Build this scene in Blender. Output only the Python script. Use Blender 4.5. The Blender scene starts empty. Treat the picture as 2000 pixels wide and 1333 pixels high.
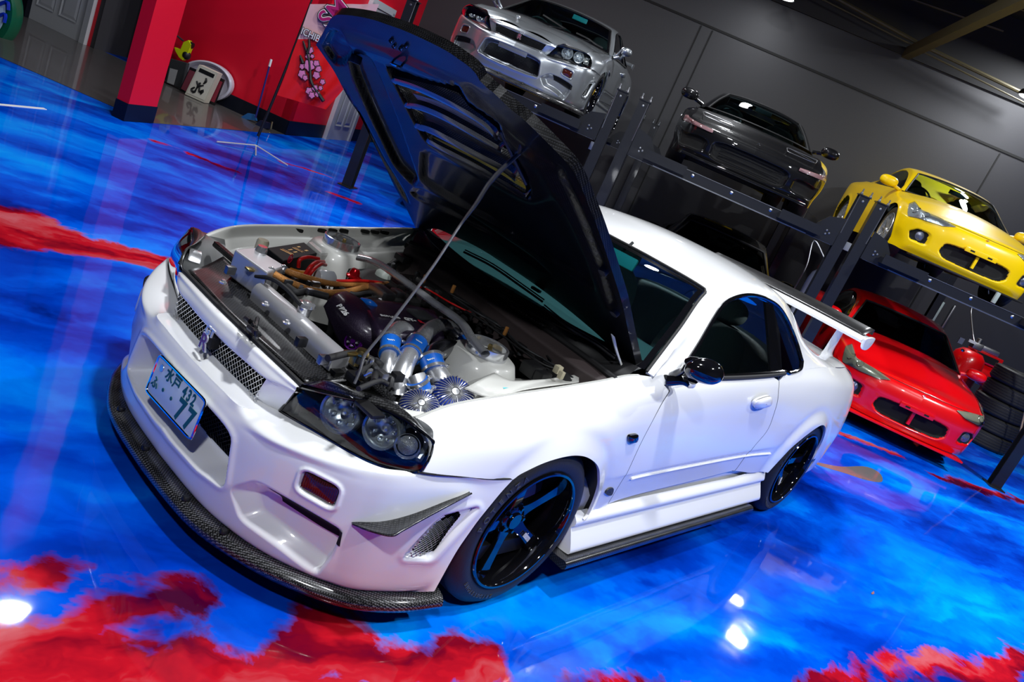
import bpy, bmesh, math, random
import numpy as np
from mathutils import Vector, Matrix, geometry
random.seed(7); np.random.seed(7)
SC = bpy.context.scene; COL = SC.collection
PI = math.pi
# ---------------------------------------------------------------- camera
CX, CY, CZ = -2.20294112, -2.12629365, 1.64169004
_T = np.array([0.81057632, 0.09813079, 0.6]); _ROLL = 0.41668270; FPX = 1553.159124
CAM = np.array([CX, CY, CZ])
_f = _T-CAM; _f /= np.linalg.norm(_f); _r = np.cross(_f, [0, 0, 1.]); _r /= np.linalg.norm(_r); _u = np.cross(_r, _f)
_c, _s = math.cos(_ROLL), math.sin(_ROLL)
RM = np.array([_c*_r+_s*_u, -_s*_r+_c*_u, _f])
cd = bpy.data.cameras.new('camera'); cam = bpy.data.objects.new('camera', cd); COL.objects.link(cam)
cd.sensor_width = 36; cd.lens = FPX/2000*36; cd.clip_start = .05; cd.clip_end = 200
cam.matrix_world = Matrix([[RM[0][i], RM[1][i], -RM[2][i], CAM[i]] for i in range(3)]+[[0, 0, 0, 1]])
SC.camera = cam
# ---------------------------------------------------------------- world, light, exposure
SC.view_settings.view_transform = 'Standard'; SC.view_settings.look = 'None'
SC.view_settings.exposure = 0.24; SC.view_settings.gamma = 1
W = bpy.data.worlds.new('world'); SC.world = W; W.use_nodes = True
W.node_tree.nodes['Background'].inputs[0].default_value = (.75, .85, 1, 1)
W.node_tree.nodes['Background'].inputs[1].default_value = .07
def area(name, loc, target, size, power, color=(1, 1, 1), size_y=None, spread=180):
    l = bpy.data.lights.new(name, 'AREA'); l.energy = power; l.color = color; l.size = size
    l.shape = 'DISK'
    if size_y: l.shape = 'RECTANGLE'; l.size_y = size_y
    l.spread = math.radians(spread)
    o = bpy.data.objects.new(name, l); COL.objects.link(o); o.location = loc
    o.rotation_euler = (Vector(target)-Vector(loc)).to_track_quat('-Z', 'Y').to_euler()
    return o
LAMPS = [(-.9, -1.4, 5.2, 170), (2.0, -4.6, 5.2, 230), (3.2, 1.2, 5.2, 140), (-3.6, -2.6, 4.6, 125),  # last on this row: unseen key lamp added to light the engine bay
         (6.3, -3.4, 5.2, 240), (6.4, 3.2, 5.2, 90), (1.1, 4.9, 5.2, 70), (11.5, .8, 5.2, 100), (4.4, 6.2, 5.2, 70)]  # last on this row: unseen lamp put in to light the red walls
for lx, ly, lz, lp in LAMPS:
    area('high_bay_light', (lx, ly, lz), (lx, ly, 0), .34, lp, (.93, .96, 1.0))
# ---------------------------------------------------------------- pixel helpers: a point of the photo at a known depth plane
def ray(u, v): return np.array([(u-1000)/FPX, -(v-666.5)/FPX, 1.])@RM
def U(u, v, x=None, y=None, z=None):
    d = ray(u, v)
    i, c = (0, x) if x is not None else (1, y) if y is not None else (2, z)
    return CAM+d*(c-CAM[i])/d[i]
def UP(u, v, n, c):
    d = ray(u, v); n = np.array(n, float); return CAM+d*(c-n@CAM)/(n@d)
def PJ(X):
    q = (np.asarray(X, float)-CAM)@RM.T
    return np.stack([1000+FPX*q[..., 0]/q[..., 2], 666.5-FPX*q[..., 1]/q[..., 2]], -1)
# ---------------------------------------------------------------- spline helpers
def cr(P, t):
    P = np.asarray(P, float); n = len(P); t = np.clip(np.asarray(t, float), 0, n-1)
    i = np.clip(np.floor(t).astype(int), 0, n-2); f = t-i
    E = np.concatenate([[2*P[0]-P[1]], P, [2*P[-1]-P[-2]]])
    p0, p1, p2, p3 = E[i], E[i+1], E[i+2], E[i+3]
    f = f.reshape(f.shape+(1,)*(P.ndim-1))
    return .5*((2*p1)+(-p0+p2)*f+(2*p0-5*p1+4*p2-p3)*f**2+(-p0+3*p1-3*p2+p3)*f**3)
def crv(P, n, closed=False):
    P = np.asarray(P, float)
    if closed:
        m = len(P); Q = np.concatenate([P[-2:], P, P[:3]])
        return cr(Q, 2+np.linspace(0, m, n, endpoint=False))
    # even spacing by chord length
    d = np.r_[0, np.cumsum(np.linalg.norm(np.diff(cr(P, np.linspace(0, len(P)-1, 200)), axis=0), axis=1))]
    t = np.interp(np.linspace(0, d[-1], n), d, np.linspace(0, len(P)-1, 200))
    return cr(P, t)
def sst(a, b, x): t = np.clip((x-a)/(b-a), 0, 1); return t*t*(3-2*t)
def sdf(poly, P):            # signed distance to polygon (2D), negative inside
    poly = np.asarray(poly, float); P = np.asarray(P, float)
    A = poly; B = np.roll(poly, -1, 0)
    d = np.full(P.shape[:-1], 1e9); ins = np.zeros(P.shape[:-1], bool)
    for a, b in zip(A, B):
        e = b-a; w = P-a; t = np.clip((w@e)/(e@e+1e-12), 0, 1)
        d = np.minimum(d, np.linalg.norm(w-t[..., None]*e, axis=-1))
        c = ((a[1] > P[..., 1]) != (b[1] > P[..., 1])) & (P[..., 0] < (b[0]-a[0])*(P[..., 1]-a[1])/(b[1]-a[1]+1e-12)+a[0])
        ins ^= c
    return np.where(ins, -d, d)
def rnd(poly, k=4, f=.3):    # rounded-corner version of polygon
    poly = np.asarray(poly, float); n = len(poly); out = []
    for i in range(n):
        p, a, b = poly[i], poly[i-1], poly[(i+1) % n]
        q, r = p+(a-p)*f, p+(b-p)*f
        for t in np.linspace(0, 1, k): out.append((1-t)**2*q+2*t*(1-t)*p+t*t*r)
    return np.array(out)
# ---------------------------------------------------------------- materials
MATS = {}
def new(name):
    m = bpy.data.materials.new(name); m.use_nodes = True; MATS[name] = m
    return m, m.node_tree, m.node_tree.nodes['Principled BSDF']
def mat(name, c, rough=.5, metal=0, coat=0, coat_r=.03, emit=None, es=1, trans=0, ior=1.45, spec=.5, bump=0, bscale=200, alpha=1, var=0):
    m, nt, b = new(name)
    b.inputs['Base Color'].default_value = (*c, 1); b.inputs['Roughness'].default_value = rough
    b.inputs['Metallic'].default_value = metal; b.inputs['Coat Weight'].default_value = coat
    b.inputs['Coat Roughness'].default_value = coat_r; b.inputs['IOR'].default_value = ior
    b.inputs['Specular IOR Level'].default_value = spec; b.inputs['Transmission Weight'].default_value = trans
    b.inputs['Alpha'].default_value = alpha
    if emit: b.inputs['Emission Color'].default_value = (*emit, 1); b.inputs['Emission Strength'].default_value = es
    if bump or var:
        tc = nt.nodes.new('ShaderNodeTexCoord'); n = nt.nodes.new('ShaderNodeTexNoise'); n.inputs['Scale'].default_value = bscale
        n.inputs['Detail'].default_value = 4
        nt.links.new(tc.outputs['Object'], n.inputs['Vector'])
        if bump:
            bp = nt.nodes.new('ShaderNodeBump'); bp.inputs['Strength'].default_value = bump; bp.inputs['Distance'].default_value = .004
            nt.links.new(n.outputs['Fac'], bp.inputs['Height']); nt.links.new(bp.outputs['Normal'], b.inputs['Normal'])
        if var:
            mp = nt.nodes.new('ShaderNodeMapRange'); mp.inputs['To Min'].default_value = max(0, rough-var); mp.inputs['To Max'].default_value = min(1, rough+var)
            nt.links.new(n.outputs['Fac'], mp.inputs['Value']); nt.links.new(mp.outputs['Result'], b.inputs['Roughness'])
    return m
def carbon(name, scale=1., c1=.004, c2=.03, rough=.12, tint=(1, 1, 1.05)):
    m, nt, b = new(name); N = nt.nodes; L = nt.links
    tc = N.new('ShaderNodeTexCoord'); mp = N.new('ShaderNodeMapping'); mp.inputs['Scale'].default_value = (1, 1, 1)
    L.new(tc.outputs['Object'], mp.inputs['Vector'])
    w = N.new('ShaderNodeTexWave'); w.wave_type = 'BANDS'; w.bands_direction = 'DIAGONAL'; w.inputs['Scale'].default_value = 55*scale
    w.inputs['Distortion'].default_value = .4
    L.new(mp.outputs['Vector'], w.inputs['Vector'])
    ck = N.new('ShaderNodeTexChecker'); ck.inputs['Scale'].default_value = 190*scale
    L.new(mp.outputs['Vector'], ck.inputs['Vector'])
    mu = N.new('ShaderNodeMath'); mu.operation = 'MULTIPLY'; L.new(w.outputs['Fac'], mu.inputs[0]); L.new(ck.outputs['Fac'], mu.inputs[1])
    rp = N.new('ShaderNodeValToRGB'); rp.color_ramp.elements[0].color = (c1*tint[0], c1*tint[1], c1*tint[2], 1)
    rp.color_ramp.elements[1].color = (c2*tint[0], c2*tint[1], c2*tint[2], 1)
    L.new(mu.outputs[0], rp.inputs['Fac']); L.new(rp.outputs['Color'], b.inputs['Base Color'])
    b.inputs['Roughness'].default_value = .35; b.inputs['Coat Weight'].default_value = 1; b.inputs['Coat Roughness'].default_value = rough
    b.inputs['Metallic'].default_value = .1; b.inputs['Specular IOR Level'].default_value = .2
    return m
def glassy(name, tint, refl=1.0, rough=.0):
    m, nt, b = new(name); N = nt.nodes; L = nt.links; N.remove(b)
    o = N['Material Output']; mx = N.new('ShaderNodeMixShader'); t = N.new('ShaderNodeBsdfTransparent'); g = N.new('ShaderNodeBsdfGlossy')
    fr = N.new('ShaderNodeFresnel'); fr.inputs['IOR'].default_value = 1.5
    t.inputs['Color'].default_value = (*tint, 1); g.inputs['Roughness'].default_value = rough
    g.inputs['Color'].default_value = (refl, refl, refl, 1)
    L.new(fr.outputs[0], mx.inputs[0]); L.new(t.outputs[0], mx.inputs[1]); L.new(g.outputs[0], mx.inputs[2]); L.new(mx.outputs[0], o.inputs['Surface'])
    return m
def meshmat(name, col, scale, hole=.62, metal=1.):   # fine perforated mesh: real see-through holes
    m, nt, b = new(name); N = nt.nodes; L = nt.links
    b.inputs['Base Color'].default_value = (*col, 1); b.inputs['Roughness'].default_value = .4; b.inputs['Metallic'].default_value = metal
    tc = N.new('ShaderNodeTexCoord'); v = N.new('ShaderNodeTexVoronoi'); v.inputs['Scale'].default_value = scale; v.inputs['Randomness'].default_value = 0
    L.new(tc.outputs['Object'], v.inputs['Vector'])
    g = N.new('ShaderNodeMath'); g.operation = 'GREATER_THAN'; g.inputs[1].default_value = hole*.5
    L.new(v.outputs['Distance'], g.inputs[0]); L.new(g.outputs[0], b.inputs['Alpha'])
    return m
WHITE = mat('pearl_white_paint', (.86, .87, .88), .32, 0, 1, .04)
WBAY = mat('engine_bay_white', (.62, .62, .58), .4, 0, .4, .1, bump=.1, bscale=30)
CARB = carbon('carbon_fibre', 1.0, .006, .05)
CARBD = carbon('dark_carbon_fibre', 1.0, .003, .022, .06); CARBD.node_tree.nodes['Principled BSDF'].inputs['Coat Weight'].default_value = .30; CARBD.node_tree.nodes['Principled BSDF'].inputs['Specular IOR Level'].default_value = .08
CARBM = carbon('satin_carbon_panel', .8, .006, .05, .25)
BLACK = mat('black_plastic', (.008, .008, .009), .45)
BGLOSS = mat('gloss_black', (.004, .004, .005), .08, 0, 1, .02)
RUBBER = mat('rubber_seal', (.012, .012, .013), .65)
TYRE = mat('tyre_rubber', (.018, .018, .019), .55, bump=.2, bscale=120)
RIM = mat('gloss_black_rim', (.006, .006, .008), .06, .4, 1, .01)
STEEL = mat('polished_steel', (.75, .76, .78), .16, .85, var=.06, bscale=8)
ALU = mat('brushed_aluminium', (.66, .67, .69), .28, .8, var=.1, bscale=20)
ALUD = mat('cast_aluminium', (.35, .35, .36), .4, 1, bump=.2, bscale=60)
CHROME = mat('chrome', (.9, .9, .9), .05, 1)
BLUEH = mat('blue_silicone', (.005, .12, .55), .35, 0, .5)
DARK = mat('matte_black_paint', (.004, .004, .004), .8)
DGREY = mat('dark_grey_plastic', (.03, .032, .035), .5)
LAMPG = glassy('headlight_lens', (.80, .86, .88), 1)
GLASS = glassy('tinted_glass', (.62, .70, .70), .8)
GLASSF = glassy('windshield_glass', (.50, .74, .76), .9)
GLASSD = glassy('dark_glass', (.05, .07, .08), 1)
SEAT = mat('grey_seat_cloth', (.26, .28, .28), .8, bump=.3, bscale=90)
RED = mat('red_anodised', (.55, .005, .01), .2, .7, .5)
REDP = mat('red_rubber_hose', (.55, .01, .01), .4)
ALUR = mat('welded_aluminium', (.55, .55, .57), .38, .6, bump=.1, bscale=30)
GOLD = mat('zinc_gold_plate', (.65, .48, .18), .3, 1, var=.1, bscale=30)
BROWNH = mat('copper_braided_hose', (.50, .22, .06), .4, .5, bump=.8, bscale=260)
PURP = mat('purple_anodised', (.22, .01, .40), .15, .9, .6)
COVER = mat('purple_black_crackle', (.018, .010, .028), .38, .3, .5, .2, bump=.5, bscale=260)
WHT = mat('white_print', (.8, .8, .8), .5)
YEL = mat('yellow_plastic', (.75, .45, .01), .5)
ORNG = mat('amber_lens', (.5, .06, .01), .15, 0, 1)
PLATE = mat('plate_enamel', (.62, .72, .76), .4, 0, .5)
GREENP = mat('dark_green_print', (.01, .10, .12), .5)
MESHB = meshmat('black_mesh', (.01, .01, .012), 130, .66)
MESHY = meshmat('yellow_mesh', (.7, .45, .02), 150, .5, 0)
GREYM = meshmat('grey_mesh', (.25, .25, .27), 170, .55)
# ---------------------------------------------------------------- mesh helpers
class MB:
    def __init__(s): s.v = []; s.f = []; s.m = []; s.k = 0
    def add(s, V, F, mi=0):
        o = len(s.v); s.v += [tuple(map(float, p)) for p in V]; s.f += [tuple(int(i)+o for i in f) for f in F]; s.m += [mi]*len(F); return s
    def grid(s, G, mi=0, cu=False, cv=False, flip=False):
        G = np.asarray(G); n, m = G.shape[:2]; V = G.reshape(-1, 3); F = []
        for i in range(n if cu else n-1):
            for j in range(m if cv else m-1):
                a, b, c, d = i*m+j, ((i+1) % n)*m+j, ((i+1) % n)*m+(j+1) % m, i*m+(j+1) % m
                F.append((a, d, c, b) if flip else (a, b, c, d))
        return s.add(V, F, mi)
    def box(s, c, d, R=None, mi=0, bev=0):
        c = np.asarray(c, float); d = np.asarray(d, float)/2
        if bev <= 0:
            V = np.array([[x, y, z] for x in (-1, 1) for y in (-1, 1) for z in (-1, 1)])*d
            F = [(0, 1, 3, 2), (4, 6, 7, 5), (0, 4, 5, 1), (2, 3, 7, 6), (0, 2, 6, 4), (1, 5, 7, 3)]
        else:
            bm = bmesh.new(); bmesh.ops.create_cube(bm, size=1)
            for q in bm.verts: q.co = Vector((q.co.x*2*d[0], q.co.y*2*d[1], q.co.z*2*d[2]))
            bmesh.ops.bevel(bm, geom=bm.edges[:], offset=min(bev, min(d)*.9), segments=2, affect='EDGES', profile=.6)
            V = np.array([q.co[:] for q in bm.verts]); bm.verts.index_update(); F = [tuple(x.index for x in f.verts) for f in bm.faces]; bm.free()
        if R is not None: V = V@np.asarray(R).T
        return s.add(V+c, F, mi)
    def tube(s, P, r, seg=10, mi=0, closed=False, cap=True, n=None):
        P = np.asarray(P, float)
        if n: P = crv(P, n)
        m = len(P); r = np.broadcast_to(np.interp(np.linspace(0, 1, m), np.linspace(0, 1, len(np.atleast_1d(r))), np.atleast_1d(r)), m)
        T = np.roll(P, -1, 0)-np.roll(P, 1, 0) if closed else np.gradient(P, axis=0)
        T /= np.linalg.norm(T, axis=1)[:, None]+1e-12
        a = np.array([0, 0, 1.]) if abs(T[0][2]) < .9 else np.array([1., 0, 0])
        N = np.cross(T[0], a); N /= np.linalg.norm(N); rings = []
        for i in range(m):
            N = N-T[i]*(N@T[i]); N /= np.linalg.norm(N)+1e-12; B = np.cross(T[i], N)
            an = np.linspace(0, 2*PI, seg, endpoint=False)
            rings.append(P[i]+r[i]*(np.cos(an)[:, None]*N+np.sin(an)[:, None]*B))
        s.grid(rings, mi, cu=closed, cv=True)
        if cap and not closed:
            o = len(s.v); s.v += [tuple(x) for x in rings[0]]+[tuple(x) for x in rings[-1]]
            s.f += [tuple(range(o, o+seg)), tuple(range(o+2*seg-1, o+seg-1, -1))]; s.m += [mi, mi]
        return s
    def lathe(s, prof, c, ax, seg=32, mi=0, closed=False):
        c = np.asarray(c, float); ax = np.asarray(ax, float); ax /= np.linalg.norm(ax)
        a = np.array([0, 0, 1.]) if abs(ax[2]) < .9 else np.array([1., 0, 0]); N = np.cross(ax, a); N /= np.linalg.norm(N); B = np.cross(ax, N)
        an = np.linspace(0, 2*PI, seg, endpoint=False); D = np.cos(an)[:, None]*N+np.sin(an)[:, None]*B
        return s.grid([c+ax*h+D*r for r, h in prof], mi, cu=closed, cv=True)
    def prism(s, poly, ext, mi=0):
        P = np.asarray(poly, float); n = len(P); e = np.asarray(ext, float)
        return s.add(np.r_[P, P+e], [tuple(range(n)), tuple(range(2*n-1, n-1, -1))]+[(i, i+n, (i+1) % n+n, (i+1) % n) for i in range(n)], mi)
    def build(s, name, mats, parent=None, smooth=True, label=None, flat_ang=40, solid=0, mirror=False, off=1, bev=0):
        me = bpy.data.meshes.new(name); V = s.v
        if mirror: V = [(x, -y, z) for x, y, z in V]
        F = [f[::-1] for f in s.f] if mirror else s.f
        me.from_pydata(V, [], F)
        if not isinstance(mats, (list, tuple)): mats = [mats]
        for q in mats: me.materials.append(q)
        if len(mats) > 1: me.polygons.foreach_set('material_index', s.m)
        if smooth:
            me.polygons.foreach_set('use_smooth', [True]*len(F))
            if flat_ang < 180: me.set_sharp_from_angle(angle=math.radians(flat_ang))
        me.update(); me.validate()
        o = bpy.data.objects.new(name, me); COL.objects.link(o)
        if parent is not None: o.parent = parent
        if label: o['label'] = label
        if solid:
            md = o.modifiers.new('thickness', 'SOLIDIFY'); md.thickness = solid; md.offset = off
        if bev:
            md = o.modifiers.new('bevel', 'BEVEL'); md.width = bev; md.segments = 2
        return o
def thing(name, label, cat, loc=(0, 0, 0), rz=0, group=None, kind=None):
    o = bpy.data.objects.new(name, None); COL.objects.link(o); o.location = loc; o.rotation_euler = (0, 0, rz); o.empty_display_size = .1
    tag(o, label, cat, group, kind); return o
def tag(o, label=None, cat=None, group=None, kind=None):
    for k, v in (('label', label), ('category', cat), ('group', group), ('kind', kind)):
        if v: o[k] = v
    return o
def loft(rows, n, m):
    R = np.asarray([np.asarray(r, float) for r in rows])
    A = cr(R, np.linspace(0, len(R)-1, n)); return np.swapaxes(cr(np.swapaxes(A, 0, 1), np.linspace(0, R.shape[1]-1, m)), 0, 1)
def textmesh(s, size, origin, xdir, ydir, depth=.001, align='CENTER', shear=0, bold=0, sx=1):
    c = bpy.data.curves.new('t', 'FONT'); c.body = s; c.size = size; c.align_x = align; c.align_y = 'CENTER'; c.extrude = depth; c.shear = shear; c.offset = bold
    o = bpy.data.objects.new('t', c); COL.objects.link(o); dg = bpy.context.evaluated_depsgraph_get(); me = bpy.data.meshes.new_from_object(o.evaluated_get(dg))
    X = np.asarray(xdir, float); X /= np.linalg.norm(X); Y = np.asarray(ydir, float); Y = Y-X*(X@Y); Y /= np.linalg.norm(Y); Z = np.cross(X, Y)
    V = [np.asarray(origin)+X*v.co.x*sx+Y*v.co.y+Z*(v.co.z+depth) for v in me.vertices]; F = [tuple(p.vertices) for p in me.polygons]
    bpy.data.objects.remove(o); bpy.data.curves.remove(c); bpy.data.meshes.remove(me)
    return V, F
class Surf:
    def __init__(s, st): s.P = np.asarray(st, float); s.n, s.k = s.P.shape[:2]; s.tab = None
    def ev(s, a, b):
        a = np.atleast_1d(np.asarray(a, float)); b = np.atleast_1d(np.asarray(b, float))
        A = cr(s.P, a)  # (...,k,3)
        k = s.k; b = np.clip(b, 0, k-1); i = np.clip(np.floor(b).astype(int), 0, k-2); f = (b-i)[..., None]
        E = np.concatenate([2*A[..., :1, :]-A[..., 1:2, :], A, 2*A[..., -1:, :]-A[..., -2:-1, :]], -2)
        g = lambda j: np.take_along_axis(E, (i+j)[..., None, None]*np.ones((1,)*i.ndim+(1, 3), int), -2)[..., 0, :]
        p0, p1, p2, p3 = g(0), g(1), g(2), g(3)
        return .5*((2*p1)+(-p0+p2)*f+(2*p0-5*p1+4*p2-p3)*f**2+(-p0+3*p1-3*p2+p3)*f**3)
    def nrm(s, a, b, e=.02):
        da = s.ev(np.asarray(a)+e, b)-s.ev(np.asarray(a)-e, b); db = s.ev(a, np.asarray(b)+e)-s.ev(a, np.asarray(b)-e)
        n = np.cross(da, db); return n/(np.linalg.norm(n, axis=-1)[..., None]+1e-12)
    def inv(s, u, v, amin=0, amax=99, bmin=0, bmax=99):
        if s.tab is None:
            ga, gb = np.meshgrid(np.linspace(0, s.n-1, 12*(s.n-1)+1), np.linspace(0, s.k-1, 12*(s.k-1)+1), indexing='ij')
            X = s.ev(ga, gb); s.tab = (ga, gb, PJ(X), X)
        ga, gb, uv, X = s.tab
        d = np.hypot(uv[..., 0]-u, uv[..., 1]-v)+1e6*((ga < amin) | (ga > amax) | (gb < bmin) | (gb > bmax))
        i = np.unravel_index(np.argmin(d), d.shape); q = np.array([ga[i], gb[i]])
        for _ in range(12):
            p = PJ(s.ev(*q))[0]; e = np.array([u, v])-p
            if abs(e).max() < .05: break
            J = np.stack([(PJ(s.ev(q[0]+1e-3, q[1]))[0]-p)/1e-3, (PJ(s.ev(q[0], q[1]+1e-3))[0]-p)/1e-3], 1)
            st = np.linalg.lstsq(J.T@J+np.eye(2)*5, J.T@e, rcond=None)[0]; q = q+np.clip(st, -.3, .3)
            q = np.clip(q, [max(0, amin), max(0, bmin)], [min(s.n-1, amax), min(s.k-1, bmax)])
        return q
    def path(s, pts, n, **kw):
        """pts: (u,v) photo pixels or ('p',a,b) surface parameters; smooth curve through them in parameter space"""
        Q = [np.array(p[1:], float) if p[0] == 'p' else s.inv(*p, **kw) for p in pts]
        return crv(Q, n) if len(Q) > 2 else np.linspace(Q[0], Q[1], n)
    def panel(s, segs, holes=(), h=.03, disp=None, flange=.012, sa=1, sb=1):
        """closed outline from parameter-space segments; triangulated and mapped on the surface, rim turned inward"""
        O = np.concatenate([q[:-1] for q in segs]); sc = np.array([sa, sb]); O = O*sc; Hs = [np.asarray(q)*sc for q in holes]
        loops = [O]+Hs; V = [tuple(p) for L in loops for p in L]; E = []; o = 0
        for L in loops: E += [(o+i, o+(i+1) % len(L)) for i in range(len(L))]; o += len(L)
        lo, hi = O.min(0), O.max(0); gx, gy = np.meshgrid(np.arange(lo[0]+h*.37, hi[0], h), np.arange(lo[1]+h*.37, hi[1], h), indexing='ij')
        gy = gy+(np.arange(gx.shape[0])[:, None] % 2)*h*.5
        G = np.stack([gx.ravel(), gy.ravel()], 1); d = sdf(O, G); ok = d < -h*.45
        for Hh in Hs: ok &= sdf(Hh, G) > h*.45
        V += [tuple(p) for p in G[ok]]
        vs, es, fs, *_ = geometry.delaunay_2d_cdt([Vector(p) for p in V], E, [], 0, 1e-6)
        vs = np.array([v[:] for v in vs]); F = np.array([f for f in fs if len(f) == 3]); c = vs[F].mean(1); k = sdf(O, c) < 0
        for Hh in Hs: k &= sdf(Hh, c) > 0
        F = F[k]; ab = vs/sc; X = s.ev(ab[:, 0], ab[:, 1]); N = s.nrm(ab[:, 0], ab[:, 1])
        # orient normals outward (away from car centre line)
        sg = np.sign((N*(X-np.array([0, 0, .5])*[0, 1, 1]-np.stack([X[:, 0], 0*X[:, 0], 0*X[:, 0]], 1))).sum(1).sum() or 1); N = N*sg
        if disp is not None: X = X+N*disp(X)[:, None]
        e1 = X[F[:, 1]]-X[F[:, 0]]; e2 = X[F[:, 2]]-X[F[:, 0]]; fl = (np.cross(e1, e2)*N[F[:, 0]]).sum(1) < 0
        F[fl] = F[fl][:, ::-1]
        m = MB(); m.add(X, F)
        if flange:
            cnt = {}
            for t in F:
                for a, b in ((t[0], t[1]), (t[1], t[2]), (t[2], t[0])): cnt[(a, b)] = cnt.get((a, b), 0)+1
            be = [(a, b) for (a, b) in cnt if (b, a) not in cnt]
            for a, b in be: m.add([X[a], X[b], X[b]-N[b]*flange, X[a]-N[a]*flange], [(0, 3, 2, 1)])
        return m
# ================================================================ ROOM
def floor_mat():
    m, nt, b = new('marbled_epoxy_floor'); N = nt.nodes; L = nt.links
    tc = N.new('ShaderNodeTexCoord')
    def noise(scale, detail=4, rough=.5, dist=0, vec=None, sc=(1, 1, 1), rot=0):
        mp = N.new('ShaderNodeMapping'); mp.vector_type = 'TEXTURE'; mp.inputs['Scale'].default_value = sc; mp.inputs['Rotation'].default_value = (0, 0, rot); L.new(vec or tc.outputs['Object'], mp.inputs['Vector'])
        n = N.new('ShaderNodeTexNoise'); n.inputs['Scale'].default_value = scale; n.inputs['Detail'].default_value = detail; n.inputs['Roughness'].default_value = rough; n.inputs['Distortion'].default_value = dist
        L.new(mp.outputs['Vector'], n.inputs['Vector']); return n
    def math_(op, a, b_=None, c=None):
        q = N.new('ShaderNodeMath'); q.operation = op
        for i, x in enumerate((a, b_, c)):
            if x is None: continue
            if isinstance(x, (int, float)): q.inputs[i].default_value = x
            else: L.new(x, q.inputs[i])
        return q.outputs[0]
    def vm(op, a, b_=None, s=None):
        q = N.new('ShaderNodeVectorMath'); q.operation = op
        for i, x in enumerate((a, b_)):
            if x is None: continue
            if isinstance(x, tuple): q.inputs[i].default_value = x
            else: L.new(x, q.inputs[i])
        if s is not None:
            if isinstance(s, (int, float)): q.inputs['Scale'].default_value = s
            else: L.new(s, q.inputs['Scale'])
        return q
    def ramp(x, els):
        r = N.new('ShaderNodeValToRGB'); e = r.color_ramp.elements
        while len(e) < len(els): e.new(.5)
        for q, (p, c) in zip(e, els): q.position = p; q.color = (*c, 1)
        L.new(x, r.inputs['Fac']); return r.outputs['Color']
    wn = noise(1.3, 5, .6); w0 = vm('SUBTRACT', wn.outputs['Color'], (.5, .5, .5)); w1 = vm('SCALE', w0.outputs[0], s=.6)
    P = vm('ADD', tc.outputs['Object'], w1.outputs[0]).outputs[0]
    n1 = noise(1.0, 4, .48, .6, P, (2.6, 1, 1), -.5); n2 = noise(2.8, 5, .50, .7, P, (3.4, 1, 1), -.4)
    mixn = math_('ADD', math_('MULTIPLY', n1.outputs['Fac'], .62), math_('MULTIPLY', n2.outputs['Fac'], .38))
    blue = ramp(mixn, [(.37, (.0, .010, .17)), (.45, (.0, .036, .42)), (.52, (.0, .088, .66)), (.59, (.0, .19, .83)), (.68, (.0, .34, .92))])
    # red rivers: distance to world-space strokes, with ragged noise edge
    w2 = vm('SCALE', w0.outputs[0], s=.55); wf = noise(7, 4, .6); w3 = vm('SCALE', vm('SUBTRACT', wf.outputs['Color'], (.5, .5, .5)).outputs[0], s=.14)
    PR = vm('ADD', vm('ADD', tc.outputs['Object'], w2.outputs[0]).outputs[0], w3.outputs[0]).outputs[0]
    strokes = STROKES
    d = None
    for (ax, ay, bx, by, w) in strokes:
        e = (bx-ax, by-ay, 0); ee = e[0]**2+e[1]**2+1e-6
        pa = vm('SUBTRACT', PR, (ax, ay, 0)).outputs[0]; pa = vm('MULTIPLY', pa, (1, 1, 0)).outputs[0]
        h = vm('DOT_PRODUCT', pa, e).outputs['Value']; h = N.new('ShaderNodeClamp') if False else math_('MULTIPLY', h, 1/ee)
        cl = N.new('ShaderNodeClamp'); L.new(h, cl.inputs['Value'])
        pr = vm('SCALE', e, s=cl.outputs[0]) if False else N.new('ShaderNodeVectorMath')
        pr.operation = 'SCALE'; pr.inputs[0].default_value = e; L.new(cl.outputs[0], pr.inputs['Scale'])
        df = vm('SUBTRACT', pa, pr.outputs[0]).outputs[0]; ln = vm('LENGTH', df).outputs['Value']; q = math_('SUBTRACT', ln, w)
        d = q if d is None else math_('MINIMUM', d, q)
    nb = noise(2.6, 5, .65, 1.0); d2 = math_('ADD', d, math_('MULTIPLY', math_('SUBTRACT', nb.outputs['Fac'], .5), .30))
    mk = N.new('ShaderNodeMapRange'); mk.inputs['From Min'].default_value = .025; mk.inputs['From Max'].default_value = -.03; L.new(d2, mk.inputs['Value'])
    redc = ramp(n2.outputs['Fac'], [(.38, (.05, .0, .02)), (.47, (.20, .002, .012)), (.56, (.46, .006, .016)), (.68, (.50, .10, .12))])
    mx = N.new('ShaderNodeMix'); mx.data_type = 'RGBA'; L.new(mk.outputs[0], mx.inputs['Factor']); L.new(blue, mx.inputs['A']); L.new(redc, mx.inputs['B'])
    # dark purple fringe
    L.new(mx.outputs['Result'], b.inputs['Base Color'])
    b.inputs['Roughness'].default_value = .5; b.inputs['Specular IOR Level'].default_value = 0; b.inputs['Coat Weight'].default_value = .45
    cn = noise(5, 5, .7); mr = N.new('ShaderNodeMapRange'); mr.inputs['To Min'].default_value = .015; mr.inputs['To Max'].default_value = .07; L.new(cn.outputs['Fac'], mr.inputs['Value'])
    L.new(mr.outputs[0], b.inputs['Coat Roughness'])
    bn = noise(1.6, 3, .5); bp = N.new('ShaderNodeBump'); bp.inputs['Strength'].default_value = .12; bp.inputs['Distance'].default_value = .02
    L.new(bn.outputs['Fac'], bp.inputs['Height']); L.new(bp.outputs['Normal'], b.inputs['Coat Normal'])
    return m
def fl(u, v): p = U(u, v, z=0); return p
def stroke(a, b, w): p, q = fl(*a), fl(*b); return (p[0], p[1], q[0], q[1], w)
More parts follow.
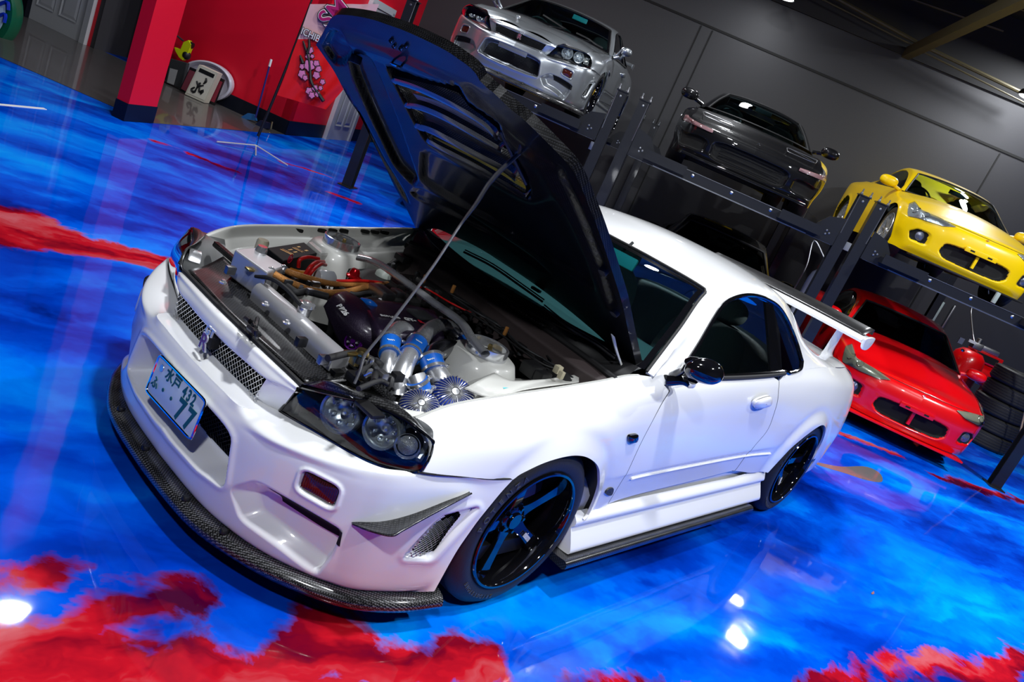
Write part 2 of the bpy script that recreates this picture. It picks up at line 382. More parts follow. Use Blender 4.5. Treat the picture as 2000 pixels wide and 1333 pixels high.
STROKES = [stroke((-250, 395), (30, 440), .30), stroke((30, 440), (170, 475), .22), stroke((170, 480), (350, 520), .16),
           stroke((-300, 1300), (150, 1290), .13), stroke((150, 1230), (330, 1180), .09), stroke((400, 1330), (650, 1215), .15), stroke((640, 1250), (900, 1300), .12),
           stroke((80, 1400), (900, 1420), .20), stroke((930, 1290), (960, 1345), .06), stroke((1090, 1300), (1130, 1325), .04), stroke((1130, 1345), (1400, 1400), .10),
           stroke((1560, 1330), (1760, 1290), .05), stroke((1800, 1300), (2100, 1290), .10), stroke((-100, 1140), (80, 1130), .05),
           stroke((1640, 850), (1760, 890), .07), stroke((1830, 930), (2060, 1000), .08), stroke((370, 300), (470, 335), .06), stroke((560, 320), (640, 345), .03), stroke((640, 375), (700, 400), .03), stroke((300, 275), (350, 290), .02)]
FLOOR = floor_mat()
mb = MB(); mb.add([(-8.6, -10.1, 0), (24, -10.1, 0), (24, 28, 0), (-8.6, 28, 0)], [(0, 1, 2, 3)])
mb.build('floor', FLOOR, smooth=False)['kind'] = 'structure'
GREYFL = mat('polished_grey_concrete', (.085, .08, .078), .35, 0, .55, .04, bump=.1, bscale=2)
def rgb(r, g, b_): f = lambda c: (c/12.92 if c <= .04045 else ((c+.055)/1.055)**2.4); return (f(r/255), f(g/255), f(b_/255))
REDW = mat('red_wall_paint', rgb(226, 4, 40), .5, bump=.1, bscale=40)
NAVY = mat('navy_skirting', rgb(6, 12, 28), .45)
GREYW = mat('charcoal_wall_paint', rgb(47, 47, 50), .6, bump=.15, bscale=60)
DOORW = mat('white_door_paint', (.55, .57, .60), .4)
def struct(mbx, name, m, **k): o = mbx.build(name, m, smooth=False, **k); o['kind'] = 'structure'; return o
def wall(name, a, b, h, m, t=.12, z0=0):
    a, b = np.array(a[:2], float), np.array(b[:2], float); d = (b-a)/np.linalg.norm(b-a); n = np.array([-d[1], d[0]])
    if n@(CAM[:2]-a) > 0: n = -n
    P = [(*a, z0), (*b, z0), (*(b+n*t), z0), (*(a+n*t), z0)]
    q = MB(); q.prism(P, (0, 0, h)); return struct(q, name, m)
# directions
E1 = np.array([math.cos(math.radians(-58.5)), math.sin(math.radians(-58.5)), 0]); E2 = np.array([math.cos(math.radians(31.5)), math.sin(math.radians(31.5)), 0])
def dirv(deg): return np.array([math.cos(math.radians(deg)), math.sin(math.radians(deg)), 0])
def env(o, a, b, z=0): return np.asarray(o, float)+E1*a+E2*b+np.array([0, 0, z])      # along the rear wall, into the room
H = 5.7
WB = fl(555, 263)                                  # corner where the red wall turns
WA = fl(430, 207); WA = WB-E1*np.linalg.norm(WB-WA)
cl, cc, crr = fl(219.5, 226), fl(242, 237), fl(297.5, 241)
GW = fl(740, 281); GW = WB+E2*((GW-WB)@E2)          # red wall meets the charcoal wall
# hall floor
q = MB(); q.prism([tuple(fl(-300, -20)[:2])+(0,), tuple(fl(225, 211)[:2])+(0,), tuple(fl(300, 241)[:2])+(0,), tuple(WB[:2])+(0,), tuple(env(WB, -6, 0)[:2])+(0,), tuple(env(WB, -16, 6)[:2])+(0,)], (0, 0, .006))
struct(q, 'trim_1', GREYFL)['label'] = 'polished grey concrete floor of the hall behind the red column'
cb = cl+(crr-cc)
def rel(P, o): return [tuple(np.asarray(p, float)-np.asarray(o, float)) for p in P]
t = thing('column', 'square bright red column with a navy base at the floor edge', 'column', tuple(cc))
q = MB(); q.prism([np.array(p)+[0, 0, .006] for p in rel([cl, cc, crr, cb], cc)], (0, 0, H-.02)); q.build('shaft', REDW, t, smooth=False)
cen = (cl+crr)/2; q = MB(); q.prism([np.array(p)+[0, 0, .004] for p in rel([cen+(p-cen)*1.05 for p in (cl, cc, crr, cb)], cc)], (0, 0, .17)); q.build('base_band', NAVY, t, smooth=False)
# red walls
WL = -float(np.linalg.norm(WB-fl(262, 138)))
wall('wall_left', env(WB, WL, 0), WB, H, REDW)
wall('wall_back', WB, GW, H, REDW)
wall('wall_right', GW, env(GW, 26, 0), 5.7, GREYW)
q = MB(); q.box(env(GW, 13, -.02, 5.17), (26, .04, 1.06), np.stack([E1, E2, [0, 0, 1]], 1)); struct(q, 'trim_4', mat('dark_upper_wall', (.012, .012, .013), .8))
for nm, a, b in (('baseboard_left', env(WB, WL, 0), WB), ('baseboard_back', WB, fl(633, 272)), ('baseboard_back', fl(686, 275.5), GW)):
    a = np.array(a); b = np.array(b); d = (b-a)/np.linalg.norm(b-a); n = np.cross(d, [0, 0, 1]); n = n if n@(CAM-a) > 0 else -n
    if nm == 'baseboard_back': a = WB+E2*((a-WB)@E2); b = WB+E2*((b-WB)@E2)
    q = MB(); q.prism([a, b, b+n*.015, a+n*.015], (0, 0, .20)); struct(q, nm, NAVY)
# dark hallway behind, left wall with a white door
HW = fl(175, 92); HL = fl(36, 25); hd = (HW-HL)/np.linalg.norm(HW-HL); hn = np.array([-hd[1], hd[0], 0]); hn = -hn if hn@(CAM-HL) > 0 else hn
DGW = mat('dark_hall_paint', (.045, .043, .05), .6)
wall('wall_front', HL-hd*5, HW, H, REDW)
wall('wall_hall', fl(183, 96), fl(300, 126), H, DGW)
def door(name, a, b, h, parts, label, handle=None, n=None):
    """a..b: foot line of the leaf; builds leaf with recessed panels and a frame"""
    a = np.array(a); b = np.array(b); w = np.linalg.norm(b-a); X = (b-a)/w; n = np.cross(X, [0, 0, 1]); n = n if n@(CAM-a) > 0 else -n; Z = np.array([0, 0, 1.])
    t = thing(name, label, 'door', tuple(a), kind='structure')
    R = np.stack([X, n, Z], 1); q = MB()
    q.box(X*w/2+Z*h/2+n*.02, (w, .03, h), R); q.build('door_leaf', DOORW, t, smooth=False)
    for (x0, x1, z0, z1) in parts:
        q = MB(); P = lambda x, z, d: X*x*w+Z*z*h+n*d
        o = [(x0, z0), (x1, z0), (x1, z1), (x0, z1)]; i1 = .012/w*1.6
        ii = [(x0+i1, z0+.012), (x1-i1, z0+.012), (x1-i1, z1-.012), (x0+i1, z1-.012)]; jj = [(x0+3*i1, z0+.03), (x1-3*i1, z0+.03), (x1-3*i1, z1-.03), (x0+3*i1, z1-.03)]
        V = [P(*p, .052) for p in o]+[P(*p, .040) for p in ii]+[P(*p, .050) for p in jj]
        F = [(k+s_, (k+1) % 4+s_, (k+1) % 4+4+s_, k+4+s_) for s_ in (0, 4) for k in range(4)]+[(8, 9, 10, 11)]
        q.add(V, F); q.build('door_panel', DOORW, t, smooth=False)
    for k, (x, ww) in enumerate(((-.06, .09), (w+.05, .09))):
        q = MB(); q.box(X*x+Z*(h+.05)/2+n*.03, (ww, .07, h+.05), R); q.build('door_frame', DOORW, t, smooth=False)
    q = MB(); q.box(X*w/2+Z*(h+.06)+n*.03, (w+.2, .07, .10), R); q.build('door_frame', DOORW, t, smooth=False)
    if handle:
        q = MB(); q.lathe([(.0, 0), (.028, 0), (.028, .01), (.012, .02), (.012, .04), (.026, .05), (.026, .07), (0, .08)], X*handle*w+Z*.95+n*.04, n, 16); q.build('door_knob', CHROME, t)
    return t
six = [(a, b, c, d) for a, b in ((.12, .45), (.55, .88)) for c, d in ((.11, .38), (.44, .74), (.80, .93))]
dd = fl(60, 36); dd = HL+hd*((dd-HL)@hd); de = HL+hd*((fl(158, 84)-HL)@hd)
door('door_1', dd, de, 2.03, six, 'grey white six-panel door at the far left of the hall', .08)
q = MB(); q.box(HL+hd*.18+np.array([0, 0, 1.3])-hn*.05, (.09, .12, 2.6), np.stack([hd, hn, [0, 0, 1]], 1)); struct(q, 'trim_2', NAVY)
d1 = fl(637, 271); d1 = WB+E2*((d1-WB)@E2); d2 = fl(677, 275); d2 = WB+E2*((d2-WB)@E2)
door('door_2', d1, d2, 2.05, six[:2]+six[3:5], 'white panelled door in the red wall, behind the open bonnet', .1)
# upper door light (glazed transom)
q = MB(); X = E2; q.box(WB+E2*(((d1+d2)/2-WB)@E2)+np.array([0, 0, 1.78])-E1*(-.07), (.03, .45, .30), np.stack([E1, E2, [0, 0, 1]], 1)); struct(q, 'trim_3', GLASSD)
# charcoal wall seams
for z, aa, bb in ((None, (1300, 16), (2030, 322)),):
    Lz = UP(1370, 45.5, E2, E2@GW)[2]
    q = MB(); q.box(env(GW, 13, -.006, Lz), (26, .014, .035), np.stack([E1, E2, [0, 0, 1]], 1)); struct(q, 'trim_4', DARK)
for (u, v) in ((1370, 50), (1953, 300), (1392, 60)):
    p = UP(u, v, E2, E2@GW); q = MB(); q.box([p[0], p[1], p[2]/2]-E2*.006, (.022, .014, p[2]), np.stack([E1, E2, [0, 0, 1]], 1)); struct(q, 'trim_4', DARK)
# ceiling with steel beams
CEIL = mat('dark_ceiling_deck', (.010, .009, .006), .7)
q = MB(); q.box((7, 10, 5.8), (40, 48, .1)); struct(q, 'ceiling', CEIL)
BEAM = mat('dark_steel_beam', (.055, .045, .018), .5)
WP = lambda u, v, d: UP(u, v, E2, E2@GW-d)
for a, b_, r_ in (((1600, -22), (1790, 82), .030), ((1805, 90), (2010, 188), .030), ((1560, -25), (1790, 92), .012), ((1800, 100), (2010, 205), .012), ((1700, -30), (1960, 60), .02)):
    p, k_ = WP(*a, .35), WP(*b_, .35); q = MB(); q.tube([p, k_], r_, 8); struct(q, 'trim_5', BEAM)
p = WP(1768, 112, .05)+np.array([0, 0, .06]); q = MB(); q.box(p-E2*4, (.12, 8.0, .16), np.stack([E1, E2, [0, 0, 1]], 1)); struct(q, 'trim_6', BEAM)
for k in range(1, 6):
    q = MB(); q.box(p-E2*1.5*k+np.array([0, 0, .75]), (16, .05, .09), np.stack([E1, E2, [0, 0, 1]], 1)); struct(q, 'trim_6', BEAM)
# room closing walls out of frame
q = MB(); q.box((-8.5, 6, 2.87), (.2, 44, 5.74)); struct(q, 'wall_entrance', mat('grey_wall_paint', (.03, .03, .032), .7))
q = MB(); q.box((7, -10, 2.87), (34, .2, 5.74)); struct(q, 'wall_side', MATS['grey_wall_paint'])
# ================================================================ WHITE COUPE (front axle at x=0, nose towards -x, visible side y<0)
SS = [(-.66, [(-.76, .16), (-.76, .28), (-.76, .40), (-.755, .48), (-.75, .54), (-.725, .58), (-.69, .61), (-.65, .63)]),
 (-.55, [(-.82, .18), (-.83, .30), (-.83, .42), (-.826, .49), (-.815, .560), (-.79, .61), (-.745, .655), (-.690, .690)]),
 (-.42, [(-.86, .20), (-.862, .32), (-.862, .45), (-.86, .52), (-.85, .590), (-.825, .655), (-.775, .712), (-.706, .748)]),
 (-.2, [(-.875, .20), (-.88, .34), (-.885, .48), (-.887, .54), (-.884, .61), (-.862, .69), (-.80, .748), (-.717, .785)]),
 (.05, [(-.88, .20), (-.885, .34), (-.888, .48), (-.890, .56), (-.888, .64), (-.866, .72), (-.80, .782), (-.724, .816)]),
 (.3, [(-.875, .20), (-.88, .34), (-.883, .47), (-.884, .54), (-.878, .63), (-.858, .73), (-.805, .808), (-.731, .850)]),
 (.5, [(-.86, .20), (-.862, .34), (-.868, .47), (-.870, .515), (-.864, .63), (-.848, .745), (-.812, .828), (-.736, .880)]),
 (.7, [(-.85, .20), (-.852, .34), (-.866, .485), (-.870, .515), (-.862, .64), (-.845, .76), (-.815, .845), (-.770, .890)]),
 (1.2, [(-.85, .22), (-.853, .35), (-.866, .495), (-.871, .525), (-.864, .66), (-.85, .79), (-.830, .865), (-.80, .908)]),
 (1.75, [(-.855, .23), (-.860, .36), (-.868, .50), (-.873, .535), (-.868, .67), (-.858, .80), (-.835, .88), (-.80, .930)]),
 (2.1, [(-.865, .22), (-.872, .36), (-.882, .50), (-.886, .56), (-.882, .69), (-.862, .82), (-.83, .90), (-.785, .955)]),
 (2.45, [(-.87, .22), (-.88, .36), (-.89, .50), (-.893, .60), (-.889, .70), (-.865, .82), (-.825, .91), (-.76, .968)]),
 (2.75, [(-.87, .22), (-.88, .36), (-.89, .50), (-.892, .60), (-.887, .69), (-.862, .81), (-.82, .90), (-.74, .962)]),
 (3.05, [(-.85, .24), (-.865, .36), (-.875, .50), (-.875, .58), (-.868, .68), (-.845, .79), (-.80, .88), (-.71, .945)]),
 (3.3, [(-.82, .25), (-.835, .36), (-.845, .5), (-.845, .58), (-.835, .67), (-.81, .78), (-.765, .87), (-.67, .935)]),
 (3.5, [(-.74, .27), (-.76, .36), (-.775, .5), (-.775, .58), (-.765, .67), (-.74, .78), (-.69, .87), (-.60, .92)])]
SIDE = Surf([[(x, y, z) for y, z in L] for x, L in SS])
GG = [[(.62, -.845, .80), (.62, -.79, .862), (.615, -.77, .872), (.60, -.755, .885), (.580, -.739, .897), (.40, -.42, .905), (.32, 0, .905)],
 [(.86, -.838, .845), (.86, -.795, .893), (.86, -.745, .955), (.86, -.695, 1.01), (.855, -.648, 1.06), (.72, -.35, 1.075), (.66, 0, 1.08)],
 [(1.14, -.832, .862), (1.14, -.80, .905), (1.14, -.725, 1.03), (1.14, -.635, 1.165), (1.13, -.556, 1.22), (1.04, -.29, 1.245), (1.00, 0, 1.25)],
 [(1.45, -.832, .872), (1.45, -.80, .917), (1.45, -.715, 1.06), (1.45, -.605, 1.245), (1.45, -.525, 1.290), (1.44, -.28, 1.315), (1.43, 0, 1.322)],
 [(1.75, -.835, .88), (1.75, -.80, .930), (1.75, -.712, 1.07), (1.75, -.605, 1.250), (1.75, -.52, 1.298), (1.75, -.28, 1.328), (1.75, 0, 1.336)],
 [(2.05, -.832, .893), (2.05, -.79, .948), (2.05, -.705, 1.07), (2.05, -.61, 1.20), (2.05, -.52, 1.268), (2.05, -.28, 1.308), (2.05, 0, 1.316)],
 [(2.35, -.828, .905), (2.35, -.77, .965), (2.33, -.69, 1.04), (2.32, -.61, 1.115), (2.32, -.52, 1.19), (2.34, -.28, 1.245), (2.35, 0, 1.255)],
 [(2.70, -.82, .905), (2.68, -.745, .965), (2.64, -.67, 1.0), (2.6, -.60, 1.03), (2.6, -.51, 1.07), (2.62, -.28, 1.12), (2.64, 0, 1.13)],
 [(3.0, -.80, .885), (2.98, -.71, .948), (2.95, -.62, .965), (2.92, -.54, .975), (2.92, -.42, .985), (2.93, -.22, 1.0), (2.94, 0, 1.005)],
 [(3.3, -.765, .87), (3.3, -.67, .935), (3.28, -.58, .945), (3.27, -.48, .95), (3.27, -.36, .955), (3.28, -.18, .965), (3.28, 0, .968)],
 [(3.5, -.69, .87), (3.52, -.60, .92), (3.54, -.5, .93), (3.55, -.40, .935), (3.56, -.3, .94), (3.57, -.15, .95), (3.57, 0, .955)]]
GREEN = Surf([L+[(x, -y, z) for x, y, z in L[-2::-1]] for L in GG])
car = thing('car', 'white two-door coupe with its carbon bonnet propped open, in the foreground', 'car')
S_ = SIDE
AR_F, AR_R = np.array([.055, .32]), np.array([2.53, .32])
def flare(X):
    d = 0
    for c, r in ((AR_F, .325), (AR_R, .345)):
        q = np.hypot(X[:, 0]-c[0], X[:, 2]-c[1])-r; q = np.where(X[:, 2] < .2, .2, q)
        d = d+.014*np.exp(-np.clip(q, 0, 9)**2/.0012)-.004*np.exp(-(q-.075)**2/.0006)
    return d
def pp(pts, n=14, **k): return S_.path(pts, n, **k)
k0 = dict(amax=7.4, bmax=7); k1 = dict(amin=6, amax=10.2); k2 = dict(amin=8.5)
# shared seams (parameter curves)
seam_fd = pp([(1307, 766), (1286, 800), (1252, 865), (1224, 925), (1187, 985)], 40, amin=5, amax=8)
seam_dq = pp([(1522, 744), (1521, 765), (1515, 800), (1500, 840), (1471, 876), (1440, 915), (1431, 920)], 40, amin=8, amax=11)
fe_top = pp([('p', 1.0, 7), ('p', 2, 7), ('p', 3, 7), ('p', 4, 7), ('p', 5, 7), ('p', 6.3, 7)], 60)
fe_back = pp([('p', 6.3, 7), ('p', 6.75, 6.9), (1307, 764)], 10, amin=5, amax=8, bmin=5)
hl_edge = pp([(817, 923), (841, 897), (847, 862), (830, 842), ('p', 1.0, 7)], 24, amin=0, amax=2.5, bmin=3)
arch_f = pp([(1136, 1012), (1148, 1000), (1160, 968), (1166, 930), (1163, 909), (1146, 893), (1120, 887), (1085, 893), (1052, 906), (1018, 925), (1002, 937)], 60, amin=2, amax=6.6, bmax=5.5)
bump_seam = pp([(1002, 937), (942, 936), (860, 929), (817, 923)], 24, amin=.5, amax=4, bmin=2, bmax=5.5)
arch_f[-1] = bump_seam[0]; bump_seam[-1] = hl_edge[0]; hl_edge[-1] = fe_top[0]; fe_back[0] = fe_top[-1]; seam_fd[0] = fe_back[-1]
fen_bot = pp([tuple(['p', *seam_fd[-1]]), tuple(['p', *arch_f[0]])], 8)
fm = S_.panel([fe_top, fe_back, seam_fd, fen_bot, arch_f, bump_seam, hl_edge], h=.10, disp=flare, sa=.9, sb=.8)
LABF = None
for mir in (False, True): fm.build('fender', WHITE, car, mirror=mir, flat_ang=32)
# door
belt = [('p', 6.92, 6.86), ('p', 7.5, 7), ('p', 8.2, 7), ('p', 8.8, 7), ('p', 8.96, 7)]
bl = S_.path(belt, 40); bl[-1] = seam_dq[0]; bl[0] = seam_fd[0]+[.02, 0]
sdf_ = seam_fd+[.022, 0]; bl[0] = sdf_[0]; sdq = seam_dq-[.016, 0]; bl[-1] = sdq[0]
dbot = S_.path([tuple(['p', *sdf_[-1]]), (1250, 965), (1364, 937), tuple(['p', *sdq[-1]])], 30, amin=5, amax=10.2)
dm = S_.panel([sdf_[::-1], bl, sdq, dbot[::-1]], h=.10, sa=.9, sb=.8)
for mir in (False, True): dm.build('door', WHITE, car, mirror=mir, flat_ang=32)
# quarter panel
qt = S_.path([tuple(['p', *seam_dq[0]]), ('p', 9.5, 7), ('p', 10.5, 7), ('p', 12, 7), ('p', 15, 7)], 60)
tail = S_.path([('p', 15, 7), ('p', 15, 4), ('p', 15, 0)], 30)
arch_r = S_.path([('p', 13.0, 0), ('p', 12.95, 1.0), (1583, 900), (1600, 872), (1608, 850), (1609, 834), (1600, 829), (1575, 845), (1550, 865), (1520, 895), (1496, 921)], 70, amin=10, amax=14.5, bmax=5.8)
bot_r = S_.path([('p', 15, 0), ('p', 14, 0), ('p', 13.0, 0)], 10)
qb = S_.path([tuple(['p', *arch_r[-1]]), (1465, 924), tuple(['p', *seam_dq[-1]])], 12, amin=9, amax=12)
qm = S_.panel([qt, tail, bot_r, arch_r, qb, seam_dq[::-1]], h=.10, disp=flare, sa=.9, sb=.8)
for mir in (False, True): qm.build('quarter_panel', WHITE, car, mirror=mir, flat_ang=32)
for nm, sm_c in (('door_gap_shade', seam_fd+[.011, 0]), ('door_gap_shade', seam_dq-[.008, 0]), ('bumper_gap_shade', bump_seam)):  # dark tubes laid in the shut lines stand in for the shade between panels
    P = S_.ev(sm_c[:, 0], sm_c[:, 1]); q = MB(); q.tube(P+[0, .0035, 0], .004, 6)
    for mir in (False, True): q.build(nm, RUBBER, car, mirror=mir)
# ---- greenhouse
G_ = GREEN
a_, b_ = np.meshgrid(np.linspace(2, 6.0, 60), np.linspace(4, 8, 50), indexing='ij')
MB().grid(G_.ev(a_, b_)).build('roof', WHITE, car, flat_ang=180)
a_, b_ = np.meshgrid(np.linspace(6.05, 7.9, 24), np.linspace(4.2, 7.8, 30), indexing='ij')
MB().grid(G_.ev(a_, b_)).build('rear_window', GLASSD, car, flat_ang=180)
a_, b_ = np.meshgrid(np.linspace(7.9, 10, 24), np.linspace(1.02, 10.98, 60), indexing='ij')
MB().grid(G_.ev(a_, b_)).build('boot_lid', WHITE, car, flat_ang=180)
a_, b_ = np.meshgrid(np.linspace(.03, 1.97, 30), np.linspace(4.06, 7.94, 50), indexing='ij')
MB().grid(G_.ev(a_, b_)-[0, 0, .004]).build('windshield', GLASSF, car, flat_ang=180)
wl = [G_.ev(a, 4.0)[0] for a in np.linspace(.0, 1.93, 30)]; wt = [G_.ev(2.0, b)[0] for b in np.linspace(4.07, 7.93, 40)]
ring = wl+wt+[(x, -y, z) for x, y, z in wl[::-1]]
q = MB(); q.tube(np.array(ring)+[0, 0, .002], .0065, 6, cap=True); q.build('windshield_moulding', RUBBER, car)
# black glass border
def band(a0, a1, b0, b1, n, m, dz=-.002):
    A, B = np.meshgrid(np.linspace(a0, a1, n), np.linspace(b0, b1, m), indexing='ij'); return G_.ev(A, B)+[0, 0, dz]
q = MB(); q.grid(band(.03, 1.97, 4.06, 4.16, 30, 3)); q.grid(band(.03, 1.97, 7.84, 7.94, 30, 3)); q.grid(band(1.90, 1.975, 4.1, 7.9, 3, 40)); q.grid(band(.02, .16, 4.1, 7.9, 3, 40)); q.build('windshield_border', BGLOSS, car)
# side frame with one opening (door glass + quarter glass)
win = G_.path([(1318, 742), (1345, 703), (1372, 660), (1397, 617), (1416, 592), (1440, 580), (1468, 577), (1500, 586), (1522, 602), (1541, 634), (1556, 672), (1566, 706)], 90, amax=7, bmin=1.0, bmax=3.6)
wb = G_.path([tuple(['p', *win[-1]]), (1562, 722), (1540, 731), ('p', 4.4, 1.10), ('p', 3, 1.10), ('p', 2, 1.10), ('p', 1.2, 1.10), tuple(['p', *win[0]])], 60, amax=7, bmin=1.0, bmax=3)
win[0] = wb[-1]
hole = np.concatenate([win[:-1], wb[:-1]])
L_ = lambda a, b, n=20: np.stack([np.linspace(a[0], b[0], n), np.linspace(a[1], b[1], n)], 1)
out = [L_((0, 1), (0, 4), 8), L_((0, 4), (6, 4), 80), L_((6, 4), (6.0, 4.2), 4), L_((6, 4.2), (7.9, 4.2), 30), L_((7.9, 4.2), (7.9, 1), 14), L_((7.9, 1), (0, 1), 90)]
sm = G_.panel(out, [hole], h=.055, sa=.3, sb=.12, flange=.012)
for mir in (False, True): sm.build('side_pillar', WHITE, car, mirror=mir, flat_ang=50)
# glass: clip slightly inside
gm = G_.panel([hole[:], hole[:1]], h=.055, sa=.3, sb=.12, flange=0)
gv = MB(); C_ = np.array(gm.v); gv.add(C_+[0, .010, -.002], gm.f)
for mir in (False, True): gv.build('side_window', GLASS, car, mirror=mir, flat_ang=180)
rimc = G_.ev(hole[:, 0], hole[:, 1]); q = MB(); q.tube(rimc+[0, -.001, 0], .0105, 8, closed=True)
for mir in (False, True): q.build('window_seal', BGLOSS, car, mirror=mir)
# B-pillar black panel between door glass and quarter glass
bp = [G_.inv(*p, amin=3, amax=6) for p in ((1494, 590), (1509, 596), (1522, 650), (1527, 731), (1505, 736), (1500, 660))]
q = MB(); X = np.array([G_.ev(*p)[0] for p in bp]); q.prism(X+[0, -.003, 0], (0, .014, 0)); 
for mir in (False, True): q.build('door_pillar_trim', BGLOSS, car, mirror=mir, smooth=False)
# belt moulding
q = MB(); q.tube([S_.ev(a, 7)[0]+[0, -.004, .004] for a in np.linspace(6.95, 9.32, 50)], .011, 8)
for mir in (False, True): q.build('belt_moulding', RUBBER, car, mirror=mir)
# raised line along door (crease highlight) is in the surface; door handle
hp = U(1489, 787, y=-.858); t = None
q = MB(); P = [U(1473, 792, y=-.868), U(1480, 783, y=-.872), U(1496, 777, y=-.872), U(1505, 776, y=-.87), U(1507, 783, y=-.872), U(1503, 792, y=-.874), U(1488, 797, y=-.872), U(1476, 798, y=-.868)]
P = crv(P, 28, True); c = P.mean(0)
q.grid([c+(P-c)*k+[0, dy, 0] for k, dy in ((1.06, .016), (1.03, -.004), (.85, -.012), (.45, -.016), (.05, -.017))], cv=True)
for mir in (False, True): q.build('door_handle', WHITE, car, mirror=mir)
q = MB(); q.tube(P+[0, .004, 0], .0028, 6, closed=True)
for mir in (False, True): q.build('handle_gap', RUBBER, car, mirror=mir)
# side marker + wing emblem
P = rnd([S_.ev(*S_.inv(*p, amin=5, amax=8))[0] for p in ((1225, 850), (1244, 847), (1244, 857), (1241, 863), (1227, 865))], 4, .3)
q = MB(); c = P.mean(0); q.grid([c+(P-c)*k+[0, dy, 0] for k, dy in ((1.1, .003), (1.05, -.008), (.8, -.012), (.1, -.013))], cv=True)
for mir in (False, True): q.build('side_marker_lamp', BGLOSS, car, mirror=mir)
P = crv([S_.ev(*S_.inv(*p, amin=4, amax=8))[0] for p in ((1182, 962), (1188, 954), (1197, 954), (1194, 966), (1186, 967))], 16, True); c = P.mean(0)
q = MB(); q.grid([c+(P-c)*k+[0, dy, 0] for k, dy in ((1.1, .003), (1.0, -.005), (.1, -.006))], cv=True)
for mir in (False, True): q.build('fender_badge', DGREY, car, mirror=mir)
# ---- skirts: lofted white skirt and carbon blade
xs = [.33, .45, .62, 1.0, 1.5, 1.85, 2.10, 2.2]
rows = []
for i, x in enumerate(xs):
    e = 1 if i == 0 else 0; r_ = 1 if i >= 6 else 0
    rows.append([(x, -.852, .345+.02*(x > 1.9)), (x, -.865, .335+.02*(x > 1.9)), (x+.0, -.882, .318), (x, -.884, .300), (x, -.874, .285), (x, -.885, .262), (x, -.905, .225), (x, -.915, .198), (x, -.90, .185), (x, -.80, .18)])
q = MB(); LS = loft(rows, 50, 40); q.grid(LS); q.add(list(LS[0])+[(.33, -.80, .345)], [tuple(range(41))]); q.add(list(LS[-1])+[(2.2, -.80, .36)], [tuple(range(41))[::-1]])
for mir in (False, True): q.build('side_skirt', WHITE, car, mirror=mir, flat_ang=50)
xs = np.linspace(.28, 2.06, 12); rows = []
for i, x in enumerate(xs):
    zz = -.006 if 0 < i < 11 else 0.0
    rows.append([(x, -.84, .180), (x, -.90, .182), (x, -.935, .186), (x, -.95, .178), (x, -.952, .160), (x, -.94, .150), (x, -.90, .150), (x, -.84, .152)])
q = MB(); q.grid(loft(rows, 30, 30)); q.add(rows[0], [tuple(range(8))]); q.add(rows[-1], [tuple(range(8))[::-1]])
for mir in (False, True): q.build('carbon_skirt_blade', CARBM, car, mirror=mir)
# door lower groove strips
q = MB(); q.tube([S_.ev(a, 1.9)[0]+[0, -.003, 0] for a in np.linspace(6.75, 9.9, 40)], .005, 6)
for mir in (False, True): q.build('door_lower_moulding', WHITE, car, mirror=mir)
q = MB(); q.grid([[(x, y, z) for x in np.linspace(.36, 2.16, 20)] for y, z in ((-.835, .28), (-.838, .34), (-.842, .40), (-.80, .46))])
for mir in (False, True): q.build('sill_panel', WHITE, car, mirror=mir)
# inner sill / floor pan so that the body is closed underneath
q = MB(); q.box((1.35, 0, .20), (3.6, 1.62, .06)); q.build('underbody', BLACK, car, smooth=False)
# wheel wells
for cx in (0.04, 2.55):
    for sg in (-1, 1):
        q = MB(); an = np.linspace(-.35, PI+.35, 30); q.grid([[(cx+.385*math.cos(a), sg*y, .32+.345*math.sin(a)) for a in an] for y in (.862, .855, .66)]); q.grid([[(cx+r_*math.cos(a)*1.07, sg*.66, .32+r_*math.sin(a)) for a in an] for r_ in (.36, .05)])
        q.build('wheel_arch_liner', BLACK, car)
# ---- rear bumper and lamps (far end, closes the body)
st = [[(3.5, -.74, .26), (3.60, -.66, .26), (3.66, -.4, .26), (3.68, 0, .26)], [(3.5, -.775, .50), (3.64, -.70, .50), (3.71, -.4, .50), (3.73, 0, .50)], [(3.5, -.765, .67), (3.62, -.69, .67), (3.68, -.4, .67), (3.70, 0, .67)], [(3.5, -.69, .87), (3.58, -.62, .88), (3.62, -.4, .90), (3.63, 0, .905)], [(3.5, -.60, .92), (3.56, -.5, .925), (3.57, -.3, .94), (3.57, 0, .955)]]
A = loft([r+[(x, -y, z) for x, y, z in r[-2::-1]] for r in st], 30, 50); MB().grid(A).build('rear_bumper', WHITE, car, flat_ang=60)
for sg in (-1, 1):
    for y, r_ in ((.58, .07), (.40, .06)):
        q = MB(); q.lathe([(0, .02), (r_*.9, .02), (r_, .01), (r_, -.02)], (3.66, sg*y, .78), (1, 0, .1), 24); q.build('tail_lamp', ORNG, car)
